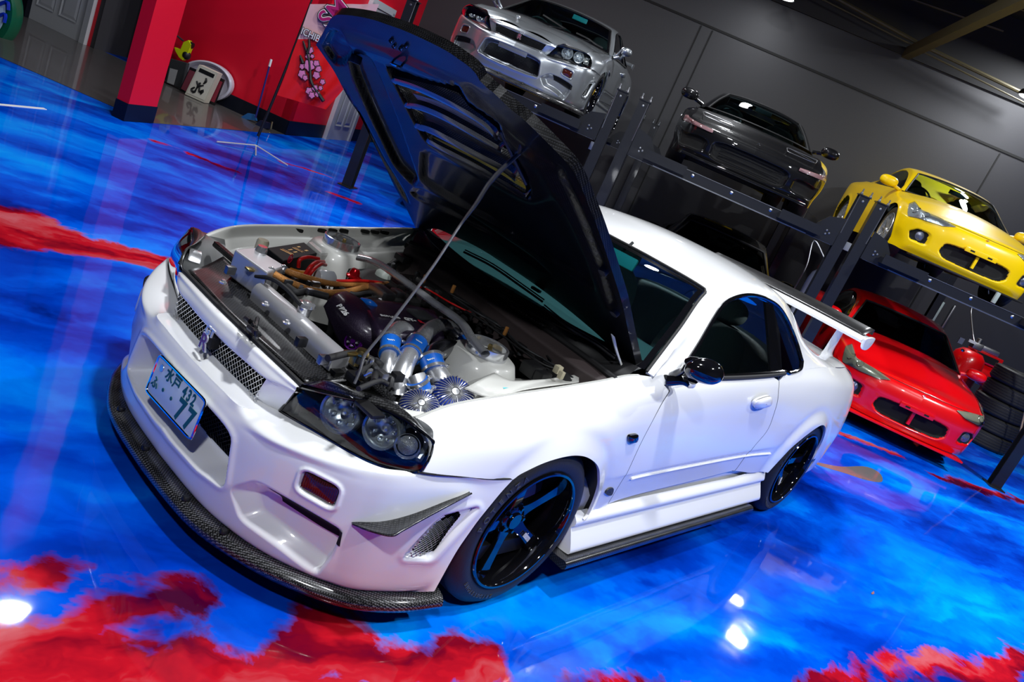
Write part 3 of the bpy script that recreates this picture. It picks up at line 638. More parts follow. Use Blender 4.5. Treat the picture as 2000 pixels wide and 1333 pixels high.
# ---- rear wing
def foil(x, z, c, th): return [(x-c*.5, z+.004), (x-c*.35, z+th*.8), (x, z+th), (x+c*.35, z+th*.9), (x+c*.5, z+th*.7), (x+c*.35, z+th*.2), (x, z-th*.5), (x-c*.4, z-th*.4)]
ex = 3.46
rows = []
for y in np.linspace(-.66, .66, 21):
    rows.append([(a, y, b+.012*math.cos(y*2.2)) for a, b in foil(ex, 1.130, .20, .036)])
q = MB(); q.grid(np.array(rows), cv=True); q.build('wing_blade', WHITE, car)
q = MB(); q.grid([[(ex+dx, y, 1.135+.012*math.cos(y*2.2)+.0235+dz) for y in np.linspace(-.65, .65, 30)] for dx, dz in ((-.060, .004), (-.045, .014), (.01, .034), (.09, .056), (.10, .054), (.10, .02))]); q.build('wing_carbon_flap', CARBM, car, solid=.004)
for sg in (-1, 1):
    P = crv([(3.36, 1.15), (3.42, 1.165), (3.52, 1.172), (3.565, 1.165), (3.56, 1.12), (3.52, 1.085), (3.45, 1.075), (3.39, 1.10)], 30, True)
    q = MB(); c = P.mean(0); q.grid([[(c[0]+(p[0]-c[0])*k, sg*(.665+dy), c[1]+(p[1]-c[1])*k) for p in P] for k, dy in ((.02, -.004), (.97, -.004), (1, 0), (1, .012), (.96, .017), (.02, .02))], cv=True); q.build('wing_end_plate', WHITE, car)
    q = MB(); rows = [[(3.36+t*.05, sg*(.47-.0*t), .93+t*.21), (3.47+t*.03, sg*(.47+.022), .93+t*.21), (3.58-t*.05, sg*.47, .93+t*.21), (3.47+t*.03, sg*(.47-.022), .93+t*.21)] for t in (0, .12, .5, 1)]
    rows[0] = [(3.30, sg*.47, .925), (3.46, sg*.52, .925), (3.60, sg*.47, .925), (3.46, sg*.42, .925)]
    q.grid(loft([r+r[:1] for r in rows], 16, 25)); q.build('wing_stand', WHITE, car)
# ---------------------------------------------------------------- front bumper (param surface, recesses sculpted by signed distance)
HLB = [U(546, 803, z=.515), U(615, 843, z=.53), U(690, 887, z=.543), U(746, 911, z=.556), U(812, 923, z=.572)]   # lower edge of headlamp
HLT = [U(584, 755, z=.636), U(619, 764, z=.655), U(720, 790, z=.687), U(784, 816, z=.70), U(821, 841, z=.692), U(846, 862, z=.662)]
sm_ = S_.ev(bump_seam[:, 0], bump_seam[:, 1])                      # from the arch to the headlamp
arcp = [U(u, v, y=-.885) for u, v in ((848, 1156), (869, 1118), (891, 1079), (914, 1045), (937, 1013), (960, 985), (985, 955))]
top = [(-.872, 0, .508), (-.866, -.2, .509), (-.850, -.31, .510), HLB[0], HLB[1], HLB[2], HLB[3], HLB[4], sm_[10], sm_[0]]
mid = [(0, -.892), (-.2, -.886), (-.33, -.872), (-.45, -.842), (-.56, -.797), (-.66, -.735), (-.735, -.672), (-.80, -.592), (-.858, -.43)]
levs = [(.125, .035), (.150, .012), (.20, .004), (.28, 0), (.36, 0), (.42, .001), (.46, .004), (.49, .012)]
cols = []
for i, (y, x) in enumerate(mid):
    t = np.array(top[i]); col = []
    for k, (z, inset) in enumerate(levs):
        zz = .125+(z-.125)*((t[2]-.016-.125)/(.49-.125)) if i > 2 else z
        nx, ny = (1, 0) if i < 2 else (math.cos(math.radians(i*9)), math.sin(math.radians(i*9)))
        col.append((x+inset*nx, y+inset*ny, zz))
    col.append(tuple(t)); cols.append(col)
ap = crv([arcp[0]-[0, 0, .0]]+arcp[1:]+[sm_[0]], 9); cols.append([tuple(p) for p in ap])
BS = Surf(cols)
na, nb_ = 440, 180
a_, b_ = np.meshgrid(np.linspace(0, 9, na), np.linspace(0, 8, nb_), indexing='ij')
X = BS.ev(a_, b_); N_ = -BS.nrm(a_, b_); 
if (N_[..., 0].mean() > 0): N_ = -N_
uv = PJ(X)
def px(poly, r=.25): return rnd(poly, 5, r) if r else np.array(poly, float)
INTK = px([(277, 652), (452, 848), (437, 952), (387, 915), (335, 857), (272, 764)], .15)
DUCT = px([(500, 942), (600, 1000), (667, 1039), (648, 1085), (616, 1125), (545, 1068), (470, 1014), (452, 955)], .22)
DSTR = px([(518, 950), (600, 996), (676, 1038), (668, 1078), (600, 1046), (524, 1000)], .15)
FOG = px([(592, 917), (665, 954), (651, 996), (579, 955)], .25)
VENT = px([(786, 1090), (846, 1024), (866, 1008), (935, 990), (900, 1030), (843, 1092)], .15)
VMSH = px([(796, 1085), (852, 1024), (868, 1011), (899, 1002), (868, 1040), (837, 1085)], .12)
D = np.zeros(a_.shape); s1 = sdf(INTK, uv); s2 = sdf(DUCT, uv); s3 = sdf(FOG, uv); s4 = sdf(VENT, uv)
D += .105*sst(3, -9, s1); D += .055*sst(6, -22, s2); D += .022*sst(1, -4, s3); D += .030*sst(4, -12, s4)
D -= .005*np.exp(-(s3-5)**2/18)+.004*np.exp(-(s1-6)**2/40)+.004*np.exp(-(s4-6)**2/50)
inw = -N_.copy(); wx = sst(0, 1, D/.03)[..., None]; inw = inw*(1-.8*wx)+np.array([1, 0, 0])*.8*wx; inw /= np.linalg.norm(inw, axis=-1)[..., None]
# the side vent goes inwards sideways
X2 = X+inw*D[..., None]
keep = np.ones((na-1, nb_-1), bool); cut = ((s1 < -10) | (sdf(VMSH, uv) < 0)); dstr = sdf(DSTR, uv) < -1e9
cutf = cut[:-1, :-1] & cut[1:, :-1] & cut[:-1, 1:] & cut[1:, 1:]
q = MB(); V = X2.reshape(-1, 3); F = []; fm2 = []
for i in range(na-1):
    for j in range(nb_-1):
        if not cutf[i, j]: F.append((i*nb_+j, i*nb_+j+1, (i+1)*nb_+j+1, (i+1)*nb_+j)); fm2.append(int(dstr[i, j]))
q.add(V, F); V2 = [(x, -y, z) for x, y, z in V]; q.add(V2, [f[::-1] for f in F])
q.m = fm2+fm2
q.build('front_bumper', [WHITE, DARK], car, flat_ang=70)
def X2at(a, b):
    i = np.clip(a/9*(na-1), 0, na-1.001); j = np.clip(b/8*(nb_-1), 0, nb_-1.001); i0, j0 = int(i), int(j); fi, fj = i-i0, j-j0
    return X2[i0, j0]*(1-fi)*(1-fj)+X2[i0+1, j0]*fi*(1-fj)+X2[i0, j0+1]*(1-fi)*fj+X2[i0+1, j0+1]*fi*fj
ta = BS.path([(521, 955), (560, 976), (600, 999), (640, 1023), (669, 1041)], 50); tb2 = BS.path([(523, 985), (560, 1010), (600, 1036), (638, 1057), (664, 1068)], 50)
dq_ = MB(); dq_.grid([[X2at(*(p*(1-t)+r*t))-np.array([.0035, .0025, -.002]) for p, r in zip(ta, tb2)] for t in np.linspace(0, 1, 12)])
for mir in (False, True): dq_.build('duct_black_mesh_panel', DARK, car, mirror=mir)
# ---- wire meshes
def wires(c4, nu, nv, r, clip=None, diag=True):
    """lattice of thin wires over a bilinear quad c4 = (p00,p10,p11,p01)"""
    p00, p10, p11, p01 = [np.asarray(p, float) for p in c4]
    f = lambda s, t: (1-s)*(1-t)*p00+s*(1-t)*p10+s*t*p11+(1-s)*t*p01
    q = MB()
    def line(a, b):
        n = 10; pts = [f(a[0]+(b[0]-a[0])*k/n, a[1]+(b[1]-a[1])*k/n) for k in range(n+1)]
        if clip is None: q.tube(pts, r, 4, cap=False); return
        run = []
        for p in [f(a[0]+(b[0]-a[0])*k/30, a[1]+(b[1]-a[1])*k/30) for k in range(31)]:
            if clip(p): run.append(p)
            else:
                if len(run) > 1: q.tube(run, r, 4, cap=False)
                run = []
        if len(run) > 1: q.tube(run, r, 4, cap=False)
    if diag:
        m = nu+nv
        for k in range(1, m):
            for sgn in (1, -1):
                # u/nu + sgn*v/nv = k
                a = (min(k, nu)/nu, max(0, k-nu)/nv); b = (max(0, k-nv)/nu, min(k, nv)/nv)
                if sgn < 0: a = (a[0], 1-a[1]); b = (b[0], 1-b[1])
                line(a, b)
    else:
        for k in range(nu+1): line((k/nu, 0), (k/nu, 1))
        for k in range(nv+1): line((0, k/nv), (1, k/nv))
    return q
WIRE = mat('grey_wire', (.30, .31, .33), .3, 1); WIREB = mat('black_wire', (.03, .03, .035), .35, .5)
wires([(-.775, .40, .21), (-.775, -.40, .21), (-.775, -.40, .43), (-.775, .40, .43)], 40, 12, .0016).build('intake_mesh', WIREB, car)['kind'] = 'stuff'
q = MB(); q.box((-.70, 0, .33), (.02, .9, .34)); q.build('intercooler', mat('intercooler_core', (.012, .012, .013), .6, .5, bump=.6, bscale=90), car)
vp_ = [U(u, v, y=-.845) for u, v in ((796, 1087), (838, 1087), (902, 1000), (852, 1022))]
q = wires([vp_[0], vp_[1], vp_[2], vp_[3]], 5, 9, .0016)
for mir in (False, True): q.build('side_vent_mesh', WIRE, car, mirror=mir)['kind'] = 'stuff'
vb = MB(); c = np.array(vp_).mean(0); vb.add([c+(p-c)*1.12+[0, .03, 0] for p in vp_], [(0, 1, 2, 3)])
for mir in (False, True): vb.build('vent_back', DARK, car, mirror=mir, smooth=False)
dp_ = [BS.ev(*BS.inv(u, v))[0]+[.05, .028, 0] for u, v in ((518, 955), (668, 1036), (662, 1070), (522, 992))]
vb = MB(); c = np.array(dp_).mean(0); vb.add([c+(p-c)*1.15+[.03, .01, .005] for p in dp_], [(0, 1, 2, 3)])
q = wires(dp_, 22, 4, .0013)
for mir in (False, True): q.build('duct_mesh', WIREB, car, mirror=mir)['kind'] = 'stuff'
# fog / turn lamp
fo = [BS.ev(*BS.inv(u, v))[0] for u, v in rnd([(595, 920), (662, 955.5), (649, 991), (583, 954)], 4, .22)]
fo = np.array(fo); c = fo.mean(0); nrm = np.array([-.85, -.5, 0]); q = MB()
q.grid([c+(fo-c)*k-nrm*d for k, d in ((1.02, .02), (1.0, .006), (.9, .004), (.02, .001))], cv=True)
for mir in (False, True):
    o = q.build('turn_lamp', mat('smoked_amber_lens', (.05, .008, .004), .1, 0, 1) if not mir else MATS['smoked_amber_lens'], car, mirror=mir)
rb = MB()
for k in range(16):
    t = (k+.5)/16; a = BS.ev(*BS.inv(595+67*t, 920+35.5*t))[0]; b = BS.ev(*BS.inv(583+66*t, 954+37*t))[0]; a, b = a+(b-a)*.08, b+(a-b)*.08; rb.tube([a+[.003, .002, 0], b+[.003, .002, 0]], .0013, 4)
for mir in (False, True): rb.build('lamp_ribs', mat('dark_red_rib', (.10, .012, .008), .25) if not mir else MATS['dark_red_rib'], car, mirror=mir)['kind'] = 'stuff'
# ---- grille surround: bar, recessed floor, slanted ends
def sym(P): P = [np.asarray(p, float) for p in P]; return P+[p*[1, -1, 1] for p in P[-2::-1]]
# left half curves from end (y=-.41) to centre, then mirrored
barT = [(-.760, -.407, .637), (-.773, -.345, .646), (-.789, -.21, .655), (-.798, -.10, .659), (-.800, 0, .660)]
barT = [np.array(p, float) for p in barT]
barF = [p+np.array(d) for p, d in zip(barT, ((-.006, .0, -.010), (-.014, 0, -.014), (-.018, 0, -.016), (-.020, 0, -.018), (-.021, 0, -.020)))]
barB = [barF[0]+[.004, 0, -.010], (-.802, -.306, .606), (-.814, -.204, .605), (-.822, -.09, .604), (-.823, 0, .604)]
barB = [np.array(p, float) for p in barB]
def halfgrid(rows, n, m): return loft([sym([np.asarray(p) for p in r]) for r in rows], n, m)
q = MB(); G = halfgrid([[p+[.02, 0, .0] for p in barT], barT, [(a+b)/2+[-.004, 0, .004] for a, b in zip(barT, barF)], barF, [(a+b)/2+[-.004, 0, 0] for a, b in zip(barF, barB)], barB, [p+[.03, 0, .002] for p in barB]], 30, 70)
q.grid(G); q.build('grille_bar', WHITE, car, flat_ang=80)
cr_ = BS.ev(np.linspace(0, 3, 24), 8.0)                           # leading edge of the bumper, centre -> lamp corner
mb0 = [U(498, 774, x=-.800), U(448, 727, x=-.802), U(414, 693, x=-.803), (-.803, 0, .506)]   # lower edge of mesh
mb_ = crv(mb0[::-1], 24); mt_ = crv(barB[:0:-1], 24)
q = MB(); fl_ = []
for t in np.linspace(0, 1, 8): fl_.append([a+(b-a)*t+np.array([0, 0, -.004])*math.sin(t*PI) for a, b in zip(cr_, mb_)])
q.grid(fl_); q.grid(np.array(fl_)*[1, -1, 1], flip=True)
# end walls
e0, e1, e2, e3 = cr_[-1], mb_[-1], mt_[-1], barF[0]
for sg in (1, -1):
    g = loft([[e0, (e0+e1)/2+[.0, 0, -.004], e1], [(e0+e3)/2+[0, 0, 0], (e0+e1+e2+e3)/4+[.006, 0, 0], (e1+e2)/2], [e3, (e3+e2)/2, e2]], 12, 12); q.grid(np.array(g)*[1, sg, 1], flip=sg < 0)
q.build('grille_recess', WHITE, car, flat_ang=60)
mq = [0] or [mb0[0]+[.004, 0, 0], mb0[0]*[1, -1, 1]+[.004, 0, 0], barB[1]*[1, -1, 1]+[.006, 0, 0], barB[1]+[.006, 0, 0]]
w_ = wires([(-.800, -.297, .500), (-.800, .297, .500), (-.806, .297, .606), (-.806, -.297, .606)], 29, 5, .0012); w_.build('grille_mesh', mat('silver_wire', (.75, .76, .78), .25, 1), car)['kind'] = 'stuff'
q = MB(); q.box((-.70, 0, .545), (.02, .74, .15)); q.build('grille_back', DARK, car)
# emblem: GT over a red R, on the mesh
ec = U(401, 645, x=-.822)
eX = np.array([0, -1, 0.]); eZ = np.array([.05, 0, 1.])
q = MB(); V, F = textmesh('GT', .040, U(412, 649, x=-.850), eX, eZ, .003, bold=.0008, sx=1.0); q.add(V, F, 0)
V, F = textmesh('R', .070, U(400, 669, x=-.846), eX, eZ, .003, bold=.0028); q.add(V, F, 0)
V, F = textmesh('R', .070, U(400, 669, x=-.846)+[-.0045, 0, 0], eX, eZ, .001, bold=.0010); q.add(V, F, 1)
q.build('grille_emblem', [mat('emblem_silver', (.75, .76, .78), .3, .5), mat('emblem_red', (.30, .005, .05), .25, .3, 1)], car, smooth=False, label='chrome letters with a red R')
q = MB(); q.box(U(412, 664, x=-.822), (.03, .06, .04)); q.build('emblem_mount', BLACK, car)
# number plate
pc = [U(302, 688, x=-.900), U(395, 781, x=-.900), U(383, 865, x=-.912), U(298, 769, x=-.912)]
cpl = np.mean(pc, 0); pX = (pc[1]-pc[0]+pc[2]-pc[3])/2; pW = np.linalg.norm(pX); pX /= pW; pY = (pc[0]-pc[3]+pc[1]-pc[2])/2; pHh = np.linalg.norm(pY); pY = pY/pHh; pY -= pX*(pX@pY); pY /= np.linalg.norm(pY); pN = np.cross(pX, pY)
if pN[0] > 0: pN = -pN
pt = bpy.data.objects.new('number_plate', None)
R_ = np.stack([pX, pY, pN], 1)
q = MB(); q.box(cpl, (pW, pHh, .004), R_, bev=.003); pl = q.build('number_plate', PLATE, car, label='pale number plate with dark green characters')
q = MB(); fr = rnd([(-1, -1), (1, -1), (1, 1), (-1, 1)], 4, .08); q.tube([cpl+pX*x*(pW/2)+pY*y*(pHh/2)+pN*.002 for x, y in fr], .0042, 6, closed=True); q.build('plate_frame', CHROME, car)
def ptxt(q, s, size, x, y, **k): V, F = textmesh(s, size, cpl+pX*x*pW+pY*y*pHh+pN*.0025, pX, pY, .0008, **k); q.add(V, F)
for s_, z_, x_, y_, b_, w_ in (('水', .050, -.20, .27, .001, 1), ('戸', .050, -.04, .27, .001, 1), ('4', .052, .13, .27, .0014, .85), ('3', .052, .22, .27, .0014, .85), ('2', .052, .31, .27, .0014, .85), ('ふ', .045, -.40, -.16, .001, 1), ('・', .06, -.22, -.16, 0, 1), ('・', .06, -.04, -.16, 0, 1), ('7', .098, .17, -.18, .003, .95), ('7', .098, .36, -.18, .003, .95)):
    q = MB(); ptxt(q, s_, z_, x_, y_, bold=b_, sx=w_); q.build('plate_character', GREENP, pl, smooth=False)
q = MB(); q.lathe([(0, .004), (.012, .004), (.014, .001), (.014, 0)], cpl-pX*pW*.38+pY*pHh*.27, pN, 16); q.build('plate_seal', ALU, pl)
# ---- carbon front lip
pth = [(-.895, 0), (-.888, -.2), (-.868, -.345), (-.81, -.50), (-.735, -.628), (-.61, -.765), (-.46, -.838), (-.30, -.868)]
P = crv([(x, y, 0) for x, y in pth], 60); T = np.gradient(P, axis=0); T /= np.linalg.norm(T, axis=1)[:, None]; Nn = np.stack([T[:, 1], -T[:, 0], 0*T[:, 0]], 1)
if Nn[0][0] > 0: Nn = -Nn
sec = [(-.06, .132), (-.012, .134), (.014, .130), (.030, .118), (.034, .102), (.026, .086), (.006, .078), (-.06, .080)]
q = MB(); G = [[p+n*o+np.array([0, 0, z]) for o, z in sec] for p, n in zip(P, Nn)]; q.grid(G); q.add(G[-1], [tuple(range(8))])
q.grid(np.array(G)*[1, -1, 1], flip=True); q.build('carbon_front_lip', carbon('lip_carbon', .9, .004, .16, .1), car, flat_ang=60)
q = MB()
for y in (-.24, .05, .30, -.42):
    i = np.argmin(abs(P[:, 1]+abs(y))); p = P[i]*[1, -np.sign(y) if y else 1, 1]; q.lathe([(0, .012), (.010, .012), (.014, .006), (.014, 0)], (p[0]-.004, y, .132), (0, 0, 1), 10)
q.build('lip_bolts', BLACK, car)
# ---- canards
at = [BS.ev(*BS.inv(u, v, bmax=8))[0] for u, v in ((687, 1020), (715, 1021), (745, 1020), (780, 1013), (815, 1002), (873, 979), (916, 961))]
ot = [U(688, 1024, z=at[0][2]), U(722, 1038, z=at[1][2]+.004), U(764, 1048, z=at[2][2]+.010), U(786, 1038, z=at[3][2]+.005), U(818, 1020, z=at[4][2]+.002), U(873, 990, z=at[5][2]), U(922, 964, z=at[6][2]+.004)]
at = [p+[.004, .004, 0] for p in at]
g = loft([at, [(a+b)/2+[0, 0, -.004] for a, b in zip(at, ot)], ot], 8, 40); q = MB(); q.grid(g)
for mir in (False, True): q.build('canard', CARBM, car, mirror=mir, solid=.005, off=0)
# ---------------------------------------------------------------- headlamps
n_ = 50
LT = crv(HLT, n_); LB = crv(HLB+[U(832, 905, z=.612), U(846, 870, z=.650)], n_)
lens = []
for t in np.linspace(0, 1, 16):
    row = []
    for i in range(n_):
        p = LT[i]*(1-t)+LB[i]*t; s = i/(n_-1)
        nn = np.array([-math.cos(s*1.1+.15), -math.sin(s*1.1+.15), .35]); w = math.sin(t*PI)**.7*math.sin(min(1, s*6)*PI/2)*math.sin(min(1, (1-s)*5)*PI/2)
        row.append(p+nn*.022*w)
    lens.append(row)
lens = np.array(lens)
for sg in (1, -1):
    fm_ = lambda A: np.asarray(A)*[1, sg, 1]
    lamp = MB(); back = [[p+(np.array([.13, .03, -.01]) if 0 < j < n_-1 else 0)*math.sin(min(1, j/6)*PI/2)*math.sin(min(1, (n_-1-j)/6)*PI/2) for j, p in enumerate(np.array([LT[i]*(1-t)+LB[i]*t for i in range(n_)]))] for t in np.linspace(0, 1, 8)]
    rows = [LT]+[np.array(b) for b in back]+[LB]
    lamp.grid(fm_(rows)); hl = lamp.build('headlamp', mat('lamp_housing_black', (.035, .038, .040), .35, 0, .4) if sg == 1 else MATS['lamp_housing_black'], car)
    MB().grid(fm_(lens)).build('lamp_lens', LAMPG, hl, flat_ang=180)
    ring = np.concatenate([LT, LB[::-1]]); MB().tube(fm_(ring), .0055, 6, closed=True).build('lamp_seal', BGLOSS, hl)
    for (u, v, R1, dep, zc) in ((657, 806, .062, .045, .620), (738, 840, .058, .042, .632)):
        c = U(u, v, z=zc)+[.018, .0, 0]; ax = np.array([-.92, -.36, .10])
        q = MB(); q.lathe([(.008, -dep), (R1*.45, -dep*.85), (R1*.75, -dep*.5), (R1*.92, -.004), (R1, .004)], fm_(c), fm_(ax), 30)
        q.build('lamp_reflector', ALU, hl)
        q = MB(); q.lathe([(R1*.92, .000), (R1*.93, .012), (R1*1.04, .014), (R1*1.09, .006), (R1*1.07, -.03)], fm_(c), fm_(ax), 30); q.build('reflector_ring', ALU, hl)
        q = MB(); q.lathe([(0, .0), (R1*.16, -.004), (R1*.22, -.012), (R1*.22, -dep*.9)], fm_(c+ax*-.01), fm_(ax), 18); q.build('bulb_shield', ALU, hl)
        q = MB()
        for k in range(7):
            a = k*.9+.3; e = np.cross(ax, [0, 0, 1]); e /= np.linalg.norm(e); f2 = np.cross(e, ax); r0 = R1*.62
            q.box(fm_(c-ax*dep*.45+(e*math.cos(a)+f2*math.sin(a))*r0), (.018, .014, .012), None, bev=.003)
        q.build('reflector_facet', STEEL, hl)
    c = U(790, 872, z=.628)+[.012, .0, 0]; ax = np.array([-.75, -.65, .1])
    q = MB(); q.lathe([(.004, -.03), (.028, -.02), (.036, .0), (.040, .006)], fm_(c), fm_(ax), 24); q.build('indicator_reflector', CHROME, hl)
    q = MB(); q.lathe([(.0, .004), (.02, .002), (.03, -.006)], fm_(c), fm_(ax), 24); q.build('indicator_lens', mat('indicator_prism', (.35, .33, .3), .15, .3, 1, bump=.9, bscale=300) if sg == 1 else MATS['indicator_prism'], hl)
    P = crv([LT[34]*.85+LB[34]*.15, LT[40]*.5+LB[40]*.5, LT[44]*.3+LB[40]*.7], 3)
    q = MB(); q.tube(fm_([U(806, 832, z=.665)+[.01, 0, 0], U(826, 850, z=.652)+[.01, 0, 0], U(829, 872, z=.625)+[.01, 0, 0], U(812, 900, z=.595)+[.01, 0, 0]]), .011, 8, n=16); q.build('lamp_inner_trim', ALU, hl)
# ---------------------------------------------------------------- wheels
def arctext(q, s, size, R, a0, da, c, yf, depth=.0012, mi=0, bold=.001):
    for i, ch in enumerate(s):
        a = a0+da*i; o = np.array([c[0]+R*math.cos(a), yf, c[2]+R*math.sin(a)]); up = np.array([math.cos(a), 0, math.sin(a)]); rt = np.cross(up, [0, -1, 0]); V, F = textmesh(ch, size, o, rt*np.sign(1), up, depth, bold=bold); q.add(V, F, mi)
def wheel(cx, cz, base, sg, first):
    yo = -.885 if cx < 1 else -.878
    w = thing('wheel', None, None, (0, 0, 0)); w.parent = car; del_ = None
    f = lambda A: np.asarray(A)*[1, sg, 1]
    c = np.array([cx, 0, cz]); ax = np.array([0, -1, 0])
    R = cz
    q = MB()
    prof = [(.232, -yo-.21), (.25, -yo-.235), (.300, -yo-.245), (R-.004, -yo-.235), (R, -yo-.20), (R, -yo-.13), (R, -yo-.06), (R-.003, -yo-.035), (.305, -yo-.012), (.285, -yo-.002), (.262, -yo-.000), (.246, -yo-.006), (.236, -yo-.012)]
    q.lathe(prof, c*[1, sg, 1], ax*[1, sg, 1], 72)
    for k in (-yo-.055, -yo-.09, -yo-.13, -yo-.17): q.lathe([(R+.0005, k-.004), (R+.0008, k), (R+.0005, k+.004)], c, f(ax), 48)
    tyre = q.build('tyre', TYRE, w, flat_ang=60)
    # tread blocks across the shoulder
    q = MB()
    for k in range(0):
        a = k*2*PI/60; q.box(f((cx+(R-.001)*math.cos(a), yo+.040, cz+(R-.001)*math.sin(a))), (.012, .05, .006), np.array([[math.sin(a), 0, math.cos(a)], [0, 1, 0], [-math.cos(a), 0, math.sin(a)]]))
    q = MB(); q.lathe([(.238, -yo-.010), (.243, -yo-.002), (.240, -yo+.003), (.232, -yo+.003), (.228, -yo-.004), (.226, -yo-.02), (.220, -yo-.06), (.216, -yo-.12), (.222, -yo-.19), (.232, -yo-.21)], c, f(ax), 72)
    q.build('rim', RIM, w)
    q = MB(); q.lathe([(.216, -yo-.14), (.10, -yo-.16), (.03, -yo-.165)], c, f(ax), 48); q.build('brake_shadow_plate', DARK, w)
    q = MB(); q.lathe([(.06, -yo-.125), (.165, -yo-.125), (.168, -yo-.130), (.168, -yo-.145), (.06, -yo-.145)], c, f(ax), 48); q.build('brake_disc', ALUD, w)
    yh = -yo-.062                                                   # hub face depth
    q = MB(); q.lathe([(0, yh+.006), (.030, yh+.006), (.033, yh), (.034, yh-.004), (.052, yh-.006), (.066, yh-.012), (.070, yh-.03), (.07, yh-.07)], c, f(ax), 40); hub = q.build('hub', RIM, w)
    for k in range(5):
        a = base+k*2*PI/5; d = np.array([math.cos(a), 0, math.sin(a)]); e = np.array([-math.sin(a), 0, math.cos(a)]); s_ = MB(); rows = []
        for r, hw, y, th in ((.045, .036, yh-.008, .03), (.075, .025, yh-.003, .03), (.12, .022, yh+.004, .026), (.18, .026, yh+.012, .024), (.205, .030, yh+.016, .022), (.2215, .036, yh+.012, .02)):
            ctr = c+d*r
            rows.append([ctr+e*hw-np.array([0, y-th, 0]), ctr+e*hw*.98-np.array([0, y-.003, 0]), ctr+e*hw*.86-np.array([0, y, 0]), ctr-e*hw*.86-np.array([0, y, 0]), ctr-e*hw*.98-np.array([0, y-.003, 0]), ctr-e*hw-np.array([0, y-th, 0])])
        G = np.array([cr(np.array(rows), t) for t in np.linspace(0, 5, 20)]); s_.grid(f(G)); s_.build('spoke', RIM, w, flat_ang=35)
        a2 = a+PI/5; p = c+np.array([math.cos(a2), 0, math.sin(a2)])*.050; n2 = MB(); n2.lathe([(0, yh+.004), (.007, yh+.004), (.0085, yh-.002), (.0085, yh-.012)], p, f(ax), 8); n2.lathe([(.010, yh-.006), (.013, yh-.004), (.015, yh-.01)], p, f(ax), 16); n2.build('wheel_nut', RIM, w)
        if k == 4 and sg == 1:
            q = MB(); o = c+d*.150-np.array([0, yh+.0105, 0]); V, F = textmesh('nism', .036, o-d*.012-e*.0, d, e*1.0, .0006, bold=.0012, sx=.9); q.add(V, F, 0)
            V, F = textmesh('o', .036, o+d*.040, d, e, .0006, bold=.0014); q.add(V, F, 1)
            q.build('rim_lettering', [WHT, mat('red_print', (.6, .01, .03), .4) if 'red_print' not in MATS else MATS['red_print']], w, smooth=False)
    # sidewall lettering
    if sg == 1:
        q = MB(); arctext(q, 'POTENZA', .034, .276, 2.95, -.135, c, yo+.0015, bold=.0004); q.build('sidewall_lettering', mat('raised_rubber', (.05, .052, .055), .4) if 'raised_rubber' not in MATS else MATS['raised_rubber'], w, smooth=False)['kind'] = 'stuff'; q = MB(); arctext(q, 'BRIDGESTONE', .020, .276, 4.6, -.075, c, yo+.0015)
        q.build('sidewall_lettering', mat('raised_rubber', (.035, .036, .04), .4) if 'raised_rubber' not in MATS else MATS['raised_rubber'], w, smooth=False)['kind'] = 'stuff'
    return w
p1_ = U(1090, 954, y=-.83); base_f = math.atan2(p1_[2]-.330, p1_[0]-.01)
p2_ = U(1563, 898, y=-.83); base_r = math.atan2(p2_[2]-.325, p2_[0]-2.665)
for sg in (1, -1): wheel(.01, .330, base_f, sg, 1)
for sg in (1, -1): wheel(2.665, .326, base_r, sg, 0)
# ---------------------------------------------------------------- door mirror
def blob(q, c, r, R=None, n=24, m=16, e=.85, mi=0):
    g = []
    for i in range(m+1):
        th = -PI/2+PI*i/m; row = []
        for j in range(n):
            ph = 2*PI*j/n; sp = lambda w, k: math.copysign(abs(w)**k, w)
            v = np.array([sp(math.cos(th), e)*sp(math.cos(ph), e), sp(math.cos(th), e)*sp(math.sin(ph), e), sp(math.sin(th), e)])*r
            row.append(c+(np.asarray(R)@v if R is not None else v))
        g.append(row)
    return q.grid(g, mi, cv=True)
for sg in (1, -1):
    f = lambda A: np.asarray(A)*[1, sg, 1]
    body = MB(); c0, c1 = U(1346, 716, y=-.865), U(1410, 741, y=-.985)
    rows = []
    for t, rx, rz in ((0, .020, .018), (.08, .045, .036), (.3, .060, .050), (.6, .060, .050), (.82, .050, .040), (.95, .030, .022), (1.0, .006, .006)):
        cc_ = c0+(c1-c0)*t+np.array([0, 0, .006*math.sin(t*PI)]); rows.append([cc_+np.array([-rx*math.cos(a)*(1.25 if math.cos(a) > 0 else .8), 0, rz*math.sin(a)]) for a in np.linspace(0, 2*PI, 25)])
    body.grid(f(np.array([cr(np.array(rows), t) for t in np.linspace(0, 6, 30)]))); mr = body.build('door_mirror', BGLOSS, car)
    arm = MB(); b0 = U(1318, 738, y=-.80); 
    arm.tube(f([b0+[0, .01, .0], U(1335, 722, y=-.835), U(1345, 706, y=-.87), c0+[.0, -.02, .03]]), [.022, .015, .014, .02], 12, n=14)
    arm.tube(f([b0+[-.02, .01, -.02], U(1334, 744, y=-.84), U(1350, 752, y=-.87), c0+[0, -.04, -.034]]), [.024, .018, .016, .022], 12, n=14)
    arm.build('mirror_arm', BGLOSS, mr)
    tri = MB(); P = [U(1308, 742, y=-.795), U(1322, 745, y=-.80), U(1352, 732, y=-.80), U(1343, 700, y=-.745), U(1330, 712, y=-.755)]; tri.prism(f(P), (0, -sg*.012, 0)); tri.build('mirror_base', BGLOSS, mr, bev=.004)
    gl = MB(); gl.grid(f([[c0+(c1-c0)*t+np.array([.040, 0, z]) for t in (.25, .5, .75)] for z in (-.025, .025)])); gl.build('mirror_glass', CHROME, mr)
